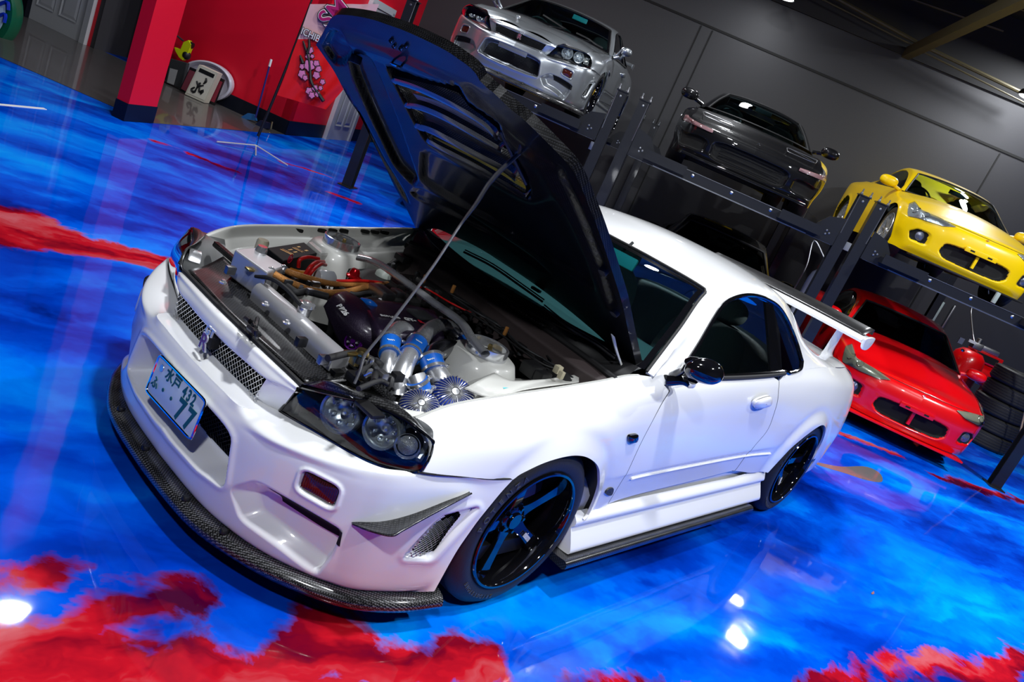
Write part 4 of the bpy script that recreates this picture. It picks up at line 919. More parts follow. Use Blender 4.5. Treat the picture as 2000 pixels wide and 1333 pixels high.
# ---------------------------------------------------------------- cabin
INT = mat('interior_dark', (.02, .023, .025), .7); INTL = mat('interior_grey_trim', (.10, .12, .12), .7); HEADL = mat('headliner', (.12, .13, .13), .9)
q = MB(); q.grid(loft([[(.50, y, .80) for y in np.linspace(-.70, .70, 7)], [(.55, y, .89-.02*abs(y)) for y in np.linspace(-.70, .70, 7)], [(.80, y, .925-.03*abs(y)) for y in np.linspace(-.70, .70, 7)], [(.95, y, .91) for y in np.linspace(-.70, .70, 7)], [(1.02, y, .84) for y in np.linspace(-.70, .70, 7)], [(1.0, y, .55) for y in np.linspace(-.70, .70, 7)]], 30, 30)); q.build('dashboard', mat('dashboard_teal_grey', (.11, .17, .17), .6), car)
q = MB(); q.box((2.2, 0, .30), (1.9, 1.5, .06)); q.box((1.2, 0, .30), (1.2, 1.5, .06)); q.box((1.6, 0, .42), (1.2, .22, .25), bev=.04); q.build('cabin_floor', INT, car)
for y in (-.37, .37):
    s = MB(); rows = []
    for (x, z, hw, th) in ((1.62, .50, .22, .07), (1.70, .68, .25, .08), (1.76, .85, .25, .07), (1.80, .98, .20, .055), (1.81, 1.03, .13, .045)):
        rows.append([(x+th*math.cos(a)*.9, y+hw*math.sin(a), z) for a in np.linspace(0, 2*PI, 21)])
    s.grid(np.array([cr(np.array(rows), t) for t in np.linspace(0, 4, 20)])); st_ = s.build('seat', SEAT, car)
    s = MB(); blob(s, (1.83, y, 1.10), (.05, .13, .075)); s.build('headrest', SEAT, st_)
    s = MB(); blob(s, (1.42, y, .52), (.27, .25, .10), e=.6); s.build('seat_cushion', SEAT, st_)
q = MB(); blob(q, (2.35, 0, .72), (.12, .62, .25), e=.5); blob(q, (2.15, 0, .5), (.25, .62, .12), e=.5); q.build('rear_seat', SEAT, car)
sw = MB(); c = np.array([1.12, .36, .86]); axs = np.array([.9, 0, .42]); axs /= np.linalg.norm(axs); e = np.array([0, 1, 0]); f2 = np.cross(axs, e)
sw.tube([c+(e*math.cos(a)+f2*math.sin(a))*.175 for a in np.linspace(0, 2*PI, 40, endpoint=False)], .014, 8, closed=True); so = sw.build('steering_wheel', INT, car)
sw = MB(); [sw.tube([c, c+(e*math.cos(a)+f2*math.sin(a))*.17], .014, 6) for a in (0, PI, PI*1.5)]; blob(sw, c, (.04, .05, .05)); sw.build('wheel_spokes', INT, so)
rm = U(1208, 503, x=.98); q = MB(); q.box(rm, (.02, .20, .062), np.array([[.97, -.1, .2], [.1, .99, 0], [-.2, 0, .97]]), bev=.012); mo = q.build('rear_view_mirror', mat('mirror_back_teal', (.03, .30, .32), .35, 0, .4), car)
q = MB(); q.tube([rm+[.01, 0, .03], rm+[.06, -.0, .085]], .008, 6); q.build('mirror_stem', INT, mo)
# red bolster cloth seen in the quarter window, with white print
q = MB(); P = [(U(1505, 628, y=-.52)), U(1520, 640, y=-.52), U(1550, 726, y=-.58), U(1524, 738, y=-.58), U(1513, 690, y=-.55)]; q.prism(P, (.0, .02, 0)); ft = q.build('hanging_red_banner', mat('red_cloth', (.35, .01, .03), .8), car, smooth=False)
# ================================================================ BONNET (opened 45 degrees about the cowl), carbon skin on a carbon frame
HH = np.array([.60, 0, .872]); HTH = math.radians(45)
def hz(x, y): return .885+(x-.56)*.185-.035*(y/.72)**2+.018-.05*np.clip((-.45-x)/.35, 0, 1)**2*1.0
def hrot(p):
    p = np.asarray(p, float); d = p-HH*[1, 0, 1]; c, s = math.cos(HTH), math.sin(HTH)
    return np.stack([HH[0]+d[..., 0]*c+d[..., 2]*s, p[..., 1], HH[2]-d[..., 0]*s+d[..., 2]*c], -1)
hx = np.linspace(-1.1, .9, 11); hy = np.linspace(-.95, .95, 11)
HS = Surf([[hrot((x, y, hz(x, y))) for y in hy] for x in hx])
h_out = [[(1246, 728), (1229, 656), (1215, 593), (1198, 538), (1181, 486), (1164, 438), (1146, 393), (1132, 359), (1112, 324), (1079, 289), (1045, 255), (1022, 233), (991, 208), (968, 185), (941, 163), (930, 145)],
         [(930, 145), (917, 131), (896, 116), (876, 102), (838, 82), (787, 59), (762, 50), (726, 38), (690, 31), (659, 29), (647, 36), (641, 45), (617, 88)],
         [(617, 88), (636, 115), (654, 142), (681, 193), (701, 223), (723, 267), (749, 319), (770, 364), (786, 392), (803, 427), (815, 453)],
         [(815, 453), (850, 447), (886, 461), (934, 484), (988, 518), (1040, 553), (1089, 589), (1135, 626), (1177, 663), (1224, 712), (1246, 728)]]
segs = []; prev = None
for k, s_ in enumerate(h_out): segs.append(HS.path(s_, 60))
for k in range(4): segs[k][-1] = segs[(k+1) % 4][0]
def hrec(X):
    uv = PJ(X); d = np.zeros(len(X))
    def rec(poly, dep, a=1.5, b=-4, r=.2):
        nonlocal d; s = sdf(rnd(poly, 5, r), uv); d = np.maximum(d, dep*sst(a, b, s))
    rec([(697, 105), (722, 112), (740, 150), (775, 235), (815, 350), (806, 362), (770, 325), (722, 225), (690, 150), (682, 118)], .030)
    rec([(680, 190), (700, 215), (750, 310), (790, 375), (800, 400), (786, 385), (720, 262), (668, 160)], .014)
    rec([(648, 60), (668, 62), (690, 98), (680, 118), (665, 125), (650, 122), (630, 92)], .020)
    rec([(838, 292), (1030, 400), (1085, 385), (1115, 430), (1150, 510), (1166, 572), (1100, 530), (960, 437), (880, 393), (838, 366), (820, 352), (822, 300)], .014, 2, -9)
    rec([(801, 378), (812, 367), (830, 372), (900, 410), (959, 448), (1040, 503), (1080, 540), (1040, 520), (959, 461), (875, 416), (812, 388)], .013)
    rec([(1090, 326), (1098, 326), (1112, 360), (1153, 443), (1183, 520), (1172, 524), (1139, 440), (1104, 366), (1094, 350)], .014, r=.3)
    rec([(1175, 538), (1184, 536), (1204, 595), (1195, 600)], .014, r=.2)
    s = sdf(rnd([(755, 130), (815, 150), (870, 162), (899, 168), (917, 197), (946, 217), (975, 240), (985, 265), (1028, 345), (1036, 380), (1028, 388), (930, 328), (833, 278), (808, 235), (780, 180)], 5, .15), uv)
    d = np.maximum(d, .03*sst(2, -3, s))
    # front beam ridge
    ln = np.array([(665, 75), (760, 108), (850, 150), (905, 178), (950, 225), (1000, 280), (1060, 330), (1100, 400), (1150, 500), (1190, 600)])
    dd = np.full(len(X), 1e9)
    for a, b in zip(ln, ln[1:]):
        e = b-a; w = uv-a; t = np.clip(w@e/(e@e), 0, 1); dd = np.minimum(dd, np.linalg.norm(w-t[:, None]*e, axis=1))
    return d-.010*np.exp(-(dd/13)**2)
LOUV = rnd([(762, 146), (812, 158), (870, 172), (897, 182), (915, 207), (944, 228), (970, 250), (980, 272), (1018, 340), (1027, 366), (1027, 380), (930, 320), (841, 275), (815, 235), (788, 185)], 4, .15)
lh = np.array([HS.inv(u, v) for u, v in LOUV])
under = HS.panel(segs, [lh], h=.062, disp=hrec, flange=0, sa=1, sb=1)
hood = under.build('bonnet', CARBD, car, flat_ang=60, label='propped-open carbon bonnet')
sk = HS.panel(segs, [lh], h=.3, disp=lambda X: np.full(len(X), .032), flange=.032)
sk.build('bonnet_outer_skin', CARBD, hood, flat_ang=60)
HN = lambda u, v, d=0: (lambda q: HS.ev(*q)[0]+np.array([-math.sin(HTH), 0, 0])*0+HUP*d)(HS.inv(u, v))
HUP = np.array([.185*-math.cos(HTH)+math.sin(HTH), 0, math.cos(HTH)+.185*math.sin(HTH)]); HUP /= np.linalg.norm(HUP)
# louvre slats
SL = [([(766, 153), (800, 163), (834, 177), (887, 203), (946, 239), (972, 268)], 9, .0), ([(791, 202), (820, 206), (860, 222), (905, 246), (950, 272), (980, 290)], 9, .0), ([(811, 242), (840, 250), (876, 268), (932, 298), (984, 326), (1008, 345)], 10, .0), ([(834, 272), (880, 296), (930, 322), (985, 354), (1028, 384)], 8, 0)]
for pts, w, _ in SL:
    A = crv([HN(u, v, .004) for u, v in pts], 30); B = crv([HN(u-w*.35, v+w, .004) for u, v in pts], 30); C2 = crv([HN(u+w*.2, v-w*.9, .045) for u, v in pts], 30)
    q = MB(); q.grid([C2, (C2+A)/2+HUP*.002, A, (A+B)/2-HUP*.003, B, B+HUP*.008]); q.build('bonnet_louvre', CARB, hood, solid=.003)
def strip(pa, pb, m, name, d=.012, lab=None):
    A = crv([HN(u, v, d) for u, v in pa], 30); B = crv([HN(u, v, d) for u, v in pb], 30); q = MB(); q.grid([A, B]); return q.build(name, m, hood, label=lab)
strip([(800, 188), (860, 208), (920, 238), (968, 268)], [(812, 203), (860, 220), (910, 245), (972, 283)], GREYM, 'vent_mesh', .016)
strip([(818, 225), (870, 244), (940, 282), (1000, 325)], [(826, 243), (870, 260), (930, 292), (1004, 338)], MESHB, 'vent_mesh', .018)
strip([(841, 272), (900, 299), (960, 329), (1024, 369)], [(839, 277), (898, 305), (957, 337), (1028, 378)], MESHY, 'vent_mesh', .012, 'yellow-looking strip of vent mesh')
strip([(955, 313), (975, 322), (1000, 338)], [(953, 318), (975, 330), (1002, 346)], MESHY, 'vent_mesh', .012)
# bonnet underside fittings
q = MB(); q.box(HN(699, 112, -.010), (.035, .03, .03), None, bev=.006); q.build('striker_bracket', BLACK, hood)
q = MB(); q.tube([HN(768, 122, -.002), HN(776, 112, -.03), HN(790, 118, -.03), HN(786, 130, -.002)], .004, 8, n=16); q.build('bonnet_latch', CHROME, hood)
q = MB(); q.tube([HN(1016, 276, .01), HN(1020, 290, -.012), HN(1012, 296, -.006)], .007, 8, n=10); q.build('rod_socket', BLACK, hood)
for i, (u, v) in enumerate(((766, 78), (772, 89), (785, 93), (795, 88))):
    q = MB(); q.lathe([(.0065, -.006), (.0085, .0), (.0065, .006)], HN(u, v, -.004), HUP, 14); q.build('bonnet_rivet', CHROME, hood)
for u, v in ((1182, 527), (1204, 608)):
    q = MB(); q.lathe([(0, -.018), (.016, -.018), (.018, -.010), (.018, .01)], HN(u, v, 0), HUP, 16); q.build('rubber_stop', RUBBER, hood)
q = MB(); q.tube([HN(980, 254, -.006), HN(1002, 300, -.006), HN(1030, 358, -.006)], .006, 6); q.build('edge_trim', DGREY, hood)
# hinges
for sg, pts in ((1, [U(1196, 655, y=-.665), U(1203, 685, y=-.665), U(1213, 715, y=-.67), U(1214, 728, y=-.67)]), (-1, None)):
    P = [(.70, -.665, .985), (.66, -.665, .935), (.60, -.668, .895), (.56, -.67, .865)] if pts is None else pts
    q = MB(); P = np.array(P)*[1, sg, 1]; q.grid([[p+np.array([0, dy, 0])+np.array([dx, 0, -dx*.3]) for p in crv(P, 12)] for dx, dy in ((-.014, 0), (-.012, -.006), (.012, -.006), (.014, 0))]); q.build('bonnet_hinge', WBAY, car, solid=.002)
# prop rod
def near(u, v, A, B):
    d = ray(u, v); e = B-A; n = np.cross(d, e); w = A-CAM; M = np.stack([d, -e, n], 1); s = np.linalg.solve(M, w); return CAM+d*s[0]
RA, RB = U(692, 750, z=.735), HN(1018, 296, -.006)
rod = [RA]+[near(u, v, RA, RB) for u, v in ((699, 735), (704, 722), (711, 697), (722, 682), (756, 640), (842, 526), (899, 440), (930, 398), (950, 366), (960, 353), (978, 333))]+[RB]
q = MB(); q.tube(rod, [.0045]*7+[.0075, .0080, .0070], 8, n=60); q.build('prop_rod', ALUD, car)
# ================================================================ ENGINE BAY
Z = lambda u, v, z: U(u, v, z=z)
BAYD = mat('engine_bay_black', (.008, .008, .008), .6, bump=.3, bscale=40); DUST = mat('dusty_firewall', (.06, .045, .045), .6, bump=.2, bscale=50)
q = MB(); q.box((-.12, 0, .36), (1.15, 1.24, .06)); q.box((.46, 0, .58), (.04, 1.3, .50)); q.build('bay_floor', BAYD, car, smooth=False)
for sg in (1, -1):
    f = lambda A: np.asarray(A)*[1, sg, 1]
    # inner flange + apron as one lofted panel: fender lip down to shelf and inner wall
    rows = []
    for a in np.linspace(1.0, 6.2, 26):
        p = S_.ev(a, 7)[0]; x = p[0]; yl = p[1]; k = np.exp(-((x-.05)/.16)**2)
        sh = p[2]-.050
        rows.append([p+[0, -.002, .001], p+[0, .008, .0], p+[0, .012, -.006], (x, yl+.014, p[2]-.035), (x, yl+.022, sh), (x, yl+.055, sh-.012), (x, yl+.10+.02*k, sh-.022+.0*k), (x, yl+.135+.10*k, sh-.05), (x, yl+.15+.10*k, .55), (x, yl+.14+.08*k, .40)])
    q = MB(); q.grid(f(loft(rows, 60, 40))); q.build('inner_apron', WBAY, car, flat_ang=50)
    # strut tower
    c = np.array([.035, -.545, .80]) if sg == 1 else np.array([.035, -.545, .80])
    c0 = (Z(984, 716, .815)+Z(694, 500, .815)*[1, -1, 1])/2
    q = MB(); q.lathe([(.165, -.30), (.150, -.12), (.135, -.05), (.118, -.012), (.105, -.004), (.06, -.004), (0, -.006)], f(c0), (0, 0, 1), 36); q.build('strut_tower', WBAY, car)
    q = MB(); q.lathe([(.068, -.004), (.068, .030), (.073, .034), (.078, .032), (.079, .0), (.079, -.006)], f(c0), (0, 0, 1), 40); rg = q.build('strut_ring', STEEL, car)
    q = MB(); q.lathe([(0, .012), (.018, .012), (.022, .004), (.05, .002), (.055, -.003)], f(c0), (0, 0, 1), 24); q.build('strut_top_mount', DGREY, rg)
    for k in range(3): q = MB(); a = k*2.1+.4; q.lathe([(0, .016), (.006, .016), (.008, .006), (.008, 0)], f(c0+[.043*math.cos(a), .043*math.sin(a), 0]), (0, 0, 1), 6); q.build('mount_nut', GOLD if k == 0 else STEEL, rg)
    q = MB(); q.lathe([(0, .034), (.007, .032), (.009, .022), (.006, .015), (.006, .0)], f(c0)+[.01, 0, 0], (0, 0, 1), 10); q.build('damper_knob', GOLD, rg)
# slots of the far flange
for u, v in ((582, 450), (628, 450), (649, 450), (671, 450.5), (713, 452), (732, 453), (751, 454)):
    p = U(u, v, y=.713); q = MB(); q.prism([(p[0]+a, .7065+.0, p[2]+b) for a, b in rnd([(-.024, -.009), (.024, -.009), (.024, .009), (-.024, .009)], 4, .3)], (0, .010, 0)); q.build('flange_slot', DARK, car, smooth=False)
# rubber seal along the bonnet opening front, carbon plate, carbon lamp covers
q = MB(); q.tube([p+np.array([.012, 0, .004]) for p in halfgrid([barT, barT], 2, 50)[0]], .009, 8); q.build('front_seal', RUBBER, car)
fe = [(-.738, .40, .652), (-.762, .25, .664), (-.778, .08, .668), (-.778, -.08, .668), (-.762, -.25, .664), (-.738, -.40, .652)]
re_ = [(-.585, y, .700) for y in (.46, .28, .09, -.09, -.28, -.46)]; fe = [np.array(p) for p in fe]; re_ = [np.array(p) for p in re_]
q = MB(); q.grid(loft([fe, [(a+b)/2+[0, 0, -.010] for a, b in zip(fe, re_)], re_], 12, 40)); q.build('radiator_cooling_plate', CARBM, car, solid=.003)
for sg in (1, -1):
    f = lambda A: np.asarray(A)*[1, sg, 1]
    o_ = [p+np.array([.003, .0, .004]) for p in crv(HLT, 20)]
    i_ = crv([Z(594, 752, .66), Z(640, 744, .70), Z(700, 762, .705), Z(770, 786, .71), Z(800, 816, .70)], 20)
    q = MB(); q.grid(f(loft([o_, [(a+b)/2+[0, 0, .006] for a, b in zip(o_, i_)], i_], 8, 30))); q.build('lamp_cover_panel', CARBM, car, solid=.003)
# serrated carbon strip along the radiator support
ra, rb_ = np.array([-.572, .56, .705]), np.array([-.572, -.60, .700]); q = MB(); q.tube([ra, (-.575, .3, .708), (-.575, 0, .71), (-.575, -.3, .708), rb_], .010, 8, n=40); q.build('support_rail', CARB, car)
ps = crv([ra, (-.575, .3, .708), (-.575, 0, .71), (-.575, -.3, .708), rb_], 150)
q = MB()
for i in range(0, 150): q.box(ps[i]+[.004, 0, .008], (.020, .0035, .010), None)
q.build('rail_serration', CARBM, car)['kind'] = 'stuff'
for u, v in ((432, 555), (515, 598), (556, 634)):
    p = Z(u+3, v-2, .728); q = MB(); q.lathe([(0, .012), (.006, .012), (.008, .006), (.013, .004), (.013, 0)], p, (0, 0, 1), 12); q.build('panel_bolt', ALU, car)
for u, v in ((450, 528), (588, 668), (632, 703)):
    p = Z(u, v, .735); q = MB(); q.box(p, (.035, .022, .03), None, bev=.004); q.build('bumper_bracket', ALUD if u != 588 else BLACK, car)
# radiator with end tank and cap
ra, rb_ = Z(505, 552, .745), Z(683, 690, .745); xr = (ra[0]+rb_[0])/2; R0, R1 = np.array([xr, ra[1], .0]), np.array([xr, rb_[1], .0])
q = MB(); rows = []
for y in np.linspace(ra[1], rb_[1], 9): rows.append([(xr-.035, y, .68), (xr-.036, y, .715), (xr-.026, y, .738), (xr, y, .746), (xr+.026, y, .738), (xr+.036, y, .715), (xr+.035, y, .68)])
q.grid(loft(rows, 20, 30)); q.add(rows[0], [tuple(range(7))]); q.add(rows[-1], [tuple(range(7))[::-1]]); q.build('radiator_tank', ALUR, car)
q = MB(); q.box((xr, (ra[1]+rb_[1])/2, .53), (.06, abs(ra[1]-rb_[1])+.06, .32)); q.build('radiator_core', BAYD, car)
cp = Z(597, 600, .765); q = MB(); q.lathe([(0, .022), (.012, .022), (.018, .016), (.030, .014), (.032, .004), (.024, -.002), (.022, -.03)], cp, (0, 0, 1), 12); q.build('radiator_cap', STEEL, car)
for u, v in ((494, 527), (688, 690)):
    p = Z(u, v, .765); q = MB(); q.box(p, (.05, .03, .008), None, bev=.003); q.box(p+[.02, 0, -.02], (.02, .03, .04), None, bev=.003); q.lathe([(0, .02), (.018, .018), (.022, .008), (.022, 0)], p+[.03, -.01, 0], (0, 0, 1), 16); q.build('radiator_bracket', GOLD, car)
q = MB(); fc = Z(600, 622, .60); q.lathe([(.155, -.02), (.16, .0), (.155, .012), (.14, .02)], fc, (1, 0, 0), 40); q.build('fan_shroud', ALUD, car)
q = MB(); q.tube([Z(500, 540, .75), Z(530, 545, .78), Z(560, 565, .785), Z(588, 596, .775)], .008, 8, n=30); q.build('overflow_hose', RUBBER, car)
# catch tank
ct = [Z(459, 487, .79), Z(498, 483, .79), Z(558, 520, .79), Z(523, 533, .79)]; q = MB(); q.prism(ct, (0, 0, -.10)); q.build('catch_tank', ALUR, car, smooth=False, bev=.006)
q = MB(); q.lathe([(0, .022), (.018, .022), (.022, .012), (.024, .0)], Z(510, 492, .79), (0, 0, 1), 10); q.build('tank_cap', STEEL, car)
q = MB(); q.lathe([(0, .02), (.020, .02), (.024, .01), (.024, -.05)], Z(512, 478, .79), (0, 0, 1), 16); q.build('washer_cap', mat('cream_plastic', (.55, .50, .35), .5), car)
# battery
bt = [Z(521, 484, .80), Z(594, 473, .80), Z(620, 495, .80), Z(554, 510, .80)]; q = MB(); q.prism(bt, (0, 0, -.15)); ba = q.build('battery', mat('battery_case', (.006, .006, .007), .6, spec=.2), car, smooth=False, bev=.004)
bc = np.mean(bt, 0); bx = bt[1]-bt[0]; bx /= np.linalg.norm(bx); by = np.cross([0, 0, 1], bx)
q = MB(); [q.box(bc+bx*x+by*y+[0, 0, .0008], (w, h, .001), np.stack([bx, by, [0, 0, 1]], 1)) for x, y, w, h in ((-.06, 0, .008, .05), (-.045, 0, .004, .05), (-.01, .01, .03, .006), (-.01, -.012, .03, .006), (.03, 0, .006, .045), (.045, 0, .003, .045), (.075, .02, .02, .008), (.075, -.015, .022, .010))]; q.build('battery_print', GOLD, ba, smooth=False)['kind'] = 'stuff'
fcx = (bt[3]+bt[0])/2; fp = U(566, 506, y=bt[3][1]+.0) ; nf = np.cross(bt[2]-bt[3], [0, 0, 1]); nf /= np.linalg.norm(nf); nf = nf if nf@(CAM-bc) > 0 else -nf
fp = UP(567, 506, nf, nf@(bt[3]+nf*.003)); q = MB(); q.lathe([(.013, 0), (.016, .002), (.019, 0)], fp, nf, 20); e = (bt[2]-bt[3])/np.linalg.norm(bt[2]-bt[3]); q.tube([fp-e*.008, fp+e*.008], .002, 6); q.tube([fp-np.array([0, 0, .008]), fp+np.array([0, 0, .008])], .002, 6); q.build('battery_plus_mark', mat('red_print2', (.6, .01, .05), .4), ba)
# white box beside the battery, washer tank
wbx = [Z(600, 470, .80), Z(668, 470, .80), Z(705, 492, .80), Z(628, 494, .80)]; q = MB(); q.prism(wbx, (0, 0, -.20)); q.build('apron_box', WBAY, car, smooth=False, bev=.012)
# hoses
def hose(name, pts, r, m, n=50, **k): q = MB(); q.tube(pts, r, 10, n=n, **k); return q.build(name, m, car)
hose('braided_hose', [Z(527, 530, .775), Z(545, 541, .77), Z(571, 554, .76), Z(620, 570, .75), Z(671, 571, .76), Z(717, 561, .77), Z(756, 555, .76)], .0125, BROWNH)
hose('braided_hose', [Z(552, 526, .775), Z(575, 536, .78), Z(614, 547, .775), Z(650, 555, .77), Z(700, 557, .77), Z(745, 556, .755)], .0115, BROWNH)
for u, v in ((528, 530), (553, 526)):
    d = np.array([.5, -.5, -.2]); q = MB(); q.lathe([(.013, -.012), (.017, -.006), (.017, .008), (.014, .014)], Z(u, v, .778), d, 8); q.build('hose_fitting', STEEL, car)
hose('red_hose', [Z(583, 522, .77), Z(586, 508, .80), Z(602, 503, .81), Z(622, 506, .80)], .008, REDP)
hose('red_hose', [Z(594, 540, .76), Z(606, 522, .80), Z(618, 513, .81), Z(632, 512, .79)], .008, REDP)
hose('red_hose', [Z(600, 545, .76), Z(612, 528, .80), Z(626, 517, .81), Z(636, 518, .79)], .007, REDP)
hose('red_hose', [Z(636, 548, .77), Z(672, 549, .785), Z(712, 549, .785), Z(748, 553, .77)], .006, REDP)
hose('orange_hose', [Z(560, 527, .75), Z(580, 534, .75), Z(600, 536, .75)], .014, mat('orange_rubber', (.5, .18, .02), .45))
# oil filter, regulator, reservoirs
a, b = Z(616, 541, .775), Z(652, 546, .775); q = MB(); q.lathe([(0, -.035), (.026, -.035), (.031, -.028), (.031, .030), (.026, .036), (.012, .038), (.012, .045), (0, .045)], (a+b)/2, b-a, 24); q.build('oil_filter', mat('filter_white', (.5, .52, .55), .3, 0, .5), car)
c = Z(692, 536, .80); q = MB(); q.lathe([(0, .024), (.014, .022), (.020, .012), (.022, -.002), (.030, -.006), (.030, -.014), (.018, -.02), (.018, -.06)], c, (0, 0, 1), 24); q.build('pressure_regulator', RED, car)
c = Z(748, 540, .77); q = MB(); q.lathe([(0, .03), (.022, .028), (.034, .016), (.036, 0)], c, (0, 0, 1), 24, 0); q.lathe([(.036, 0), (.036, -.08), (.02, -.09)], c, (0, 0, 1), 24, 1); q.build('fluid_reservoir', [mat('reservoir_white', (.45, .50, .45), .4), mat('reservoir_green', (.01, .16, .10), .3)], car)
# engine: timing cover, cam covers, pulley
ec0 = Z(720, 640, .76)
q = MB()
pr = [[Z(636, 600, .735), Z(650, 583, .775), Z(662, 576, .79), Z(676, 574, .79)], [Z(652, 640, .70), Z(668, 610, .765), Z(686, 596, .79), Z(704, 590, .795)], [Z(672, 676, .66), Z(694, 646, .74), Z(712, 628, .775), Z(728, 618, .785)], [Z(706, 700, .64), Z(722, 676, .71), Z(738, 660, .745), Z(750, 652, .755)], [Z(728, 712, .62), Z(742, 694, .68), Z(754, 682, .70), Z(764, 676, .71)]]
q.grid(loft(pr, 30, 24)); q.build('timing_cover', COVER, car, solid=.01)
top4 = [Z(704, 585, .785), Z(848, 606, .785), Z(868, 660, .785), Z(742, 648, .785)]
g = loft([[top4[0], Z(770, 590, .80), top4[1]], [Z(722, 615, .80), Z(790, 620, .805), Z(862, 632, .80)], [top4[3], Z(800, 655, .79), top4[2]]], 14, 24)
q = MB(); q.grid(g); q.build('cam_cover', COVER, car, solid=.05, off=-1)
q = MB(); q.box(Z(800, 590, .70), (.55, .34, .14), None, bev=.02); q.build('engine_block', BAYD, car)
q = MB(); q.box(Z(822, 615, .812), (.085, .075, .012), None, bev=.004); q.build('coil_cover_plate', DGREY, car)
dx = Z(824, 630, .80)-Z(742, 617, .80); dx /= np.linalg.norm(dx); dy = np.cross([0, 0, 1], dx)
q = MB(); q.add(*textmesh('SKYLINE', .018, Z(762, 619, .807), dx, dy, .0008, sx=1.25), 0); q.add(*textmesh('GT-', .030, Z(801, 625, .808), dx, dy, .0008, bold=.001), 0); q.add(*textmesh('R', .030, Z(822, 629, .808), dx, dy, .0008, bold=.001), 1)
q.build('cover_lettering', [WHT, MATS['red_print']], car, smooth=False)['kind'] = 'stuff'
rx = Z(684, 624, .752)-Z(655, 590, .775); rx /= np.linalg.norm(rx); nn = CAM-Z(668, 604, .77); nn /= np.linalg.norm(nn); ry = np.cross(nn, rx)-nn*.55
q = MB(); q.add(*textmesh('RB26', .027, Z(669, 606, .768)+nn*.036, rx, ry, .001, bold=.001, sx=.9)); q.build('timing_cover_lettering', WHT, car, smooth=False)['kind'] = 'stuff'
pc_ = Z(691, 668, .70); ax = np.array([-.86, -.30, .42]); ax /= np.linalg.norm(ax)
q = MB(); q.lathe([(.031, -.012), (.036, -.008), (.036, .004), (.031, .010), (.027, .010), (.026, .0)], pc_, ax, 30); pu = q.build('cam_pulley', PURP, car)
e1 = np.cross(ax, [0, 0, 1]); e1 /= np.linalg.norm(e1); e2 = np.cross(e1, ax)
for k in range(5):
    a = k*2*PI/5; q = MB(); q.tube([pc_, pc_+(e1*math.cos(a)+e2*math.sin(a))*.030], .004, 6); q.build('pulley_spoke', PURP, pu)
    a += .6; q = MB(); q.lathe([(0, .014), (.004, .014), (.004, .0)], pc_+(e1*math.cos(a)+e2*math.sin(a))*.017, ax, 6); q.build('pulley_bolt', STEEL, pu)
q = MB(); q.lathe([(0, .012), (.008, .012), (.010, .006), (.010, -.01)], pc_, ax, 16); q.build('pulley_hub', PURP, pu)
# strut bar
sb = [Z(700, 503, .85), Z(722, 508, .862), Z(748, 520, .87), Z(785, 546, .875), Z(842, 588, .875), Z(897, 627, .872), Z(922, 662, .862), Z(948, 692, .85)]
P = crv(sb, 60); q = MB(); T = np.gradient(P, axis=0); T /= np.linalg.norm(T, axis=1)[:, None]; s1 = np.cross(T, [0, 0, 1]); s1 /= np.linalg.norm(s1, axis=1)[:, None]
q.grid([[P[i]+s1[i]*.021*math.cos(a)+np.array([0, 0, 1])*.013*math.sin(a) for a in np.linspace(0, 2*PI, 17)] for i in range(60)]); q.build('strut_brace', ALU, car)
# intake pipes
def pipe(name, pts, r, m=ALU, n=60, seg=20): q = MB(); q.tube(pts, r, seg, n=n); return q.build(name, m, car)
pipe('intake_pipe', [Z(802, 668, .73), Z(797, 650, .775), Z(784, 641, .79), Z(770, 648, .785), Z(763, 668, .765), Z(761, 690, .745), Z(757, 714, .72), Z(762, 745, .68), Z(772, 775, .64)], [.026, .026, .026, .028, .032])
pipe('intake_pipe', [Z(890, 660, .76), Z(878, 643, .785), Z(860, 637, .795), Z(840, 645, .79), Z(818, 668, .775), Z(804, 688, .765), Z(790, 714, .74), Z(780, 746, .70), Z(776, 776, .66)], [.030, .030, .031, .032, .036])
def coupler(a, b, r, m=BLUEH, name='hose_coupler', txt=None, mid=None):
    P = crv([a, (a+b)/2 if mid is None else mid, b], 12); q = MB(); q.tube(P, r, 24); o = q.build(name, m, car); T0 = P[1]-P[0]; T1 = P[-1]-P[-2]
    for p, t in ((P[1], T0), (P[-2], T1)):
        t = t/np.linalg.norm(t); k = MB(); k.lathe([(r+.0005, -.006), (r+.003, -.005), (r+.003, .005), (r+.0005, .006)], p, t, 28)
        up = (CAM-p); up -= t*(up@t); up /= np.linalg.norm(up); sd = np.cross(up, t); k.box(p+sd*(r+.006), (.012, .012, .010), None, bev=.002); k.build('hose_clamp', STEEL, o)
    if txt:
        p = P[6]; t = T0/np.linalg.norm(T0); up = CAM-p; up -= t*(up@t); up /= np.linalg.norm(up); k = MB(); sd = np.cross(t, up); sd = sd if PJ(p+sd*.01)[0] > PJ(p)[0] else -sd
        u2 = np.cross(up, sd); k.tube([p+up*(r+.0004)+sd*(.0016*i-.012)+u2*.0022*math.sin(i*1.7)*(1.6 if i < 2 else 1) for i in range(16)], .0012, 5, n=60); k.build('coupler_print', WHT, o, smooth=False)['kind'] = 'stuff'
coupler(Z(764, 662, .772), Z(760, 694, .742), .0345, txt='Trust')
coupler(Z(817, 669, .776), Z(800, 696, .757), .038, txt='Trust')
pipe('intake_pipe', [Z(905, 712, .72), Z(896, 690, .765), Z(872, 681, .78), Z(850, 690, .775), Z(842, 705, .765)], .034, mat('dark_alloy_pipe', (.30, .30, .31), .25, 1))
coupler(Z(840, 698, .772), Z(849, 726, .745), .041, txt='Trust'); 
pipe('intake_pipe', [Z(846, 716, .752), Z(860, 740, .735), Z(870, 752, .725)], .036)
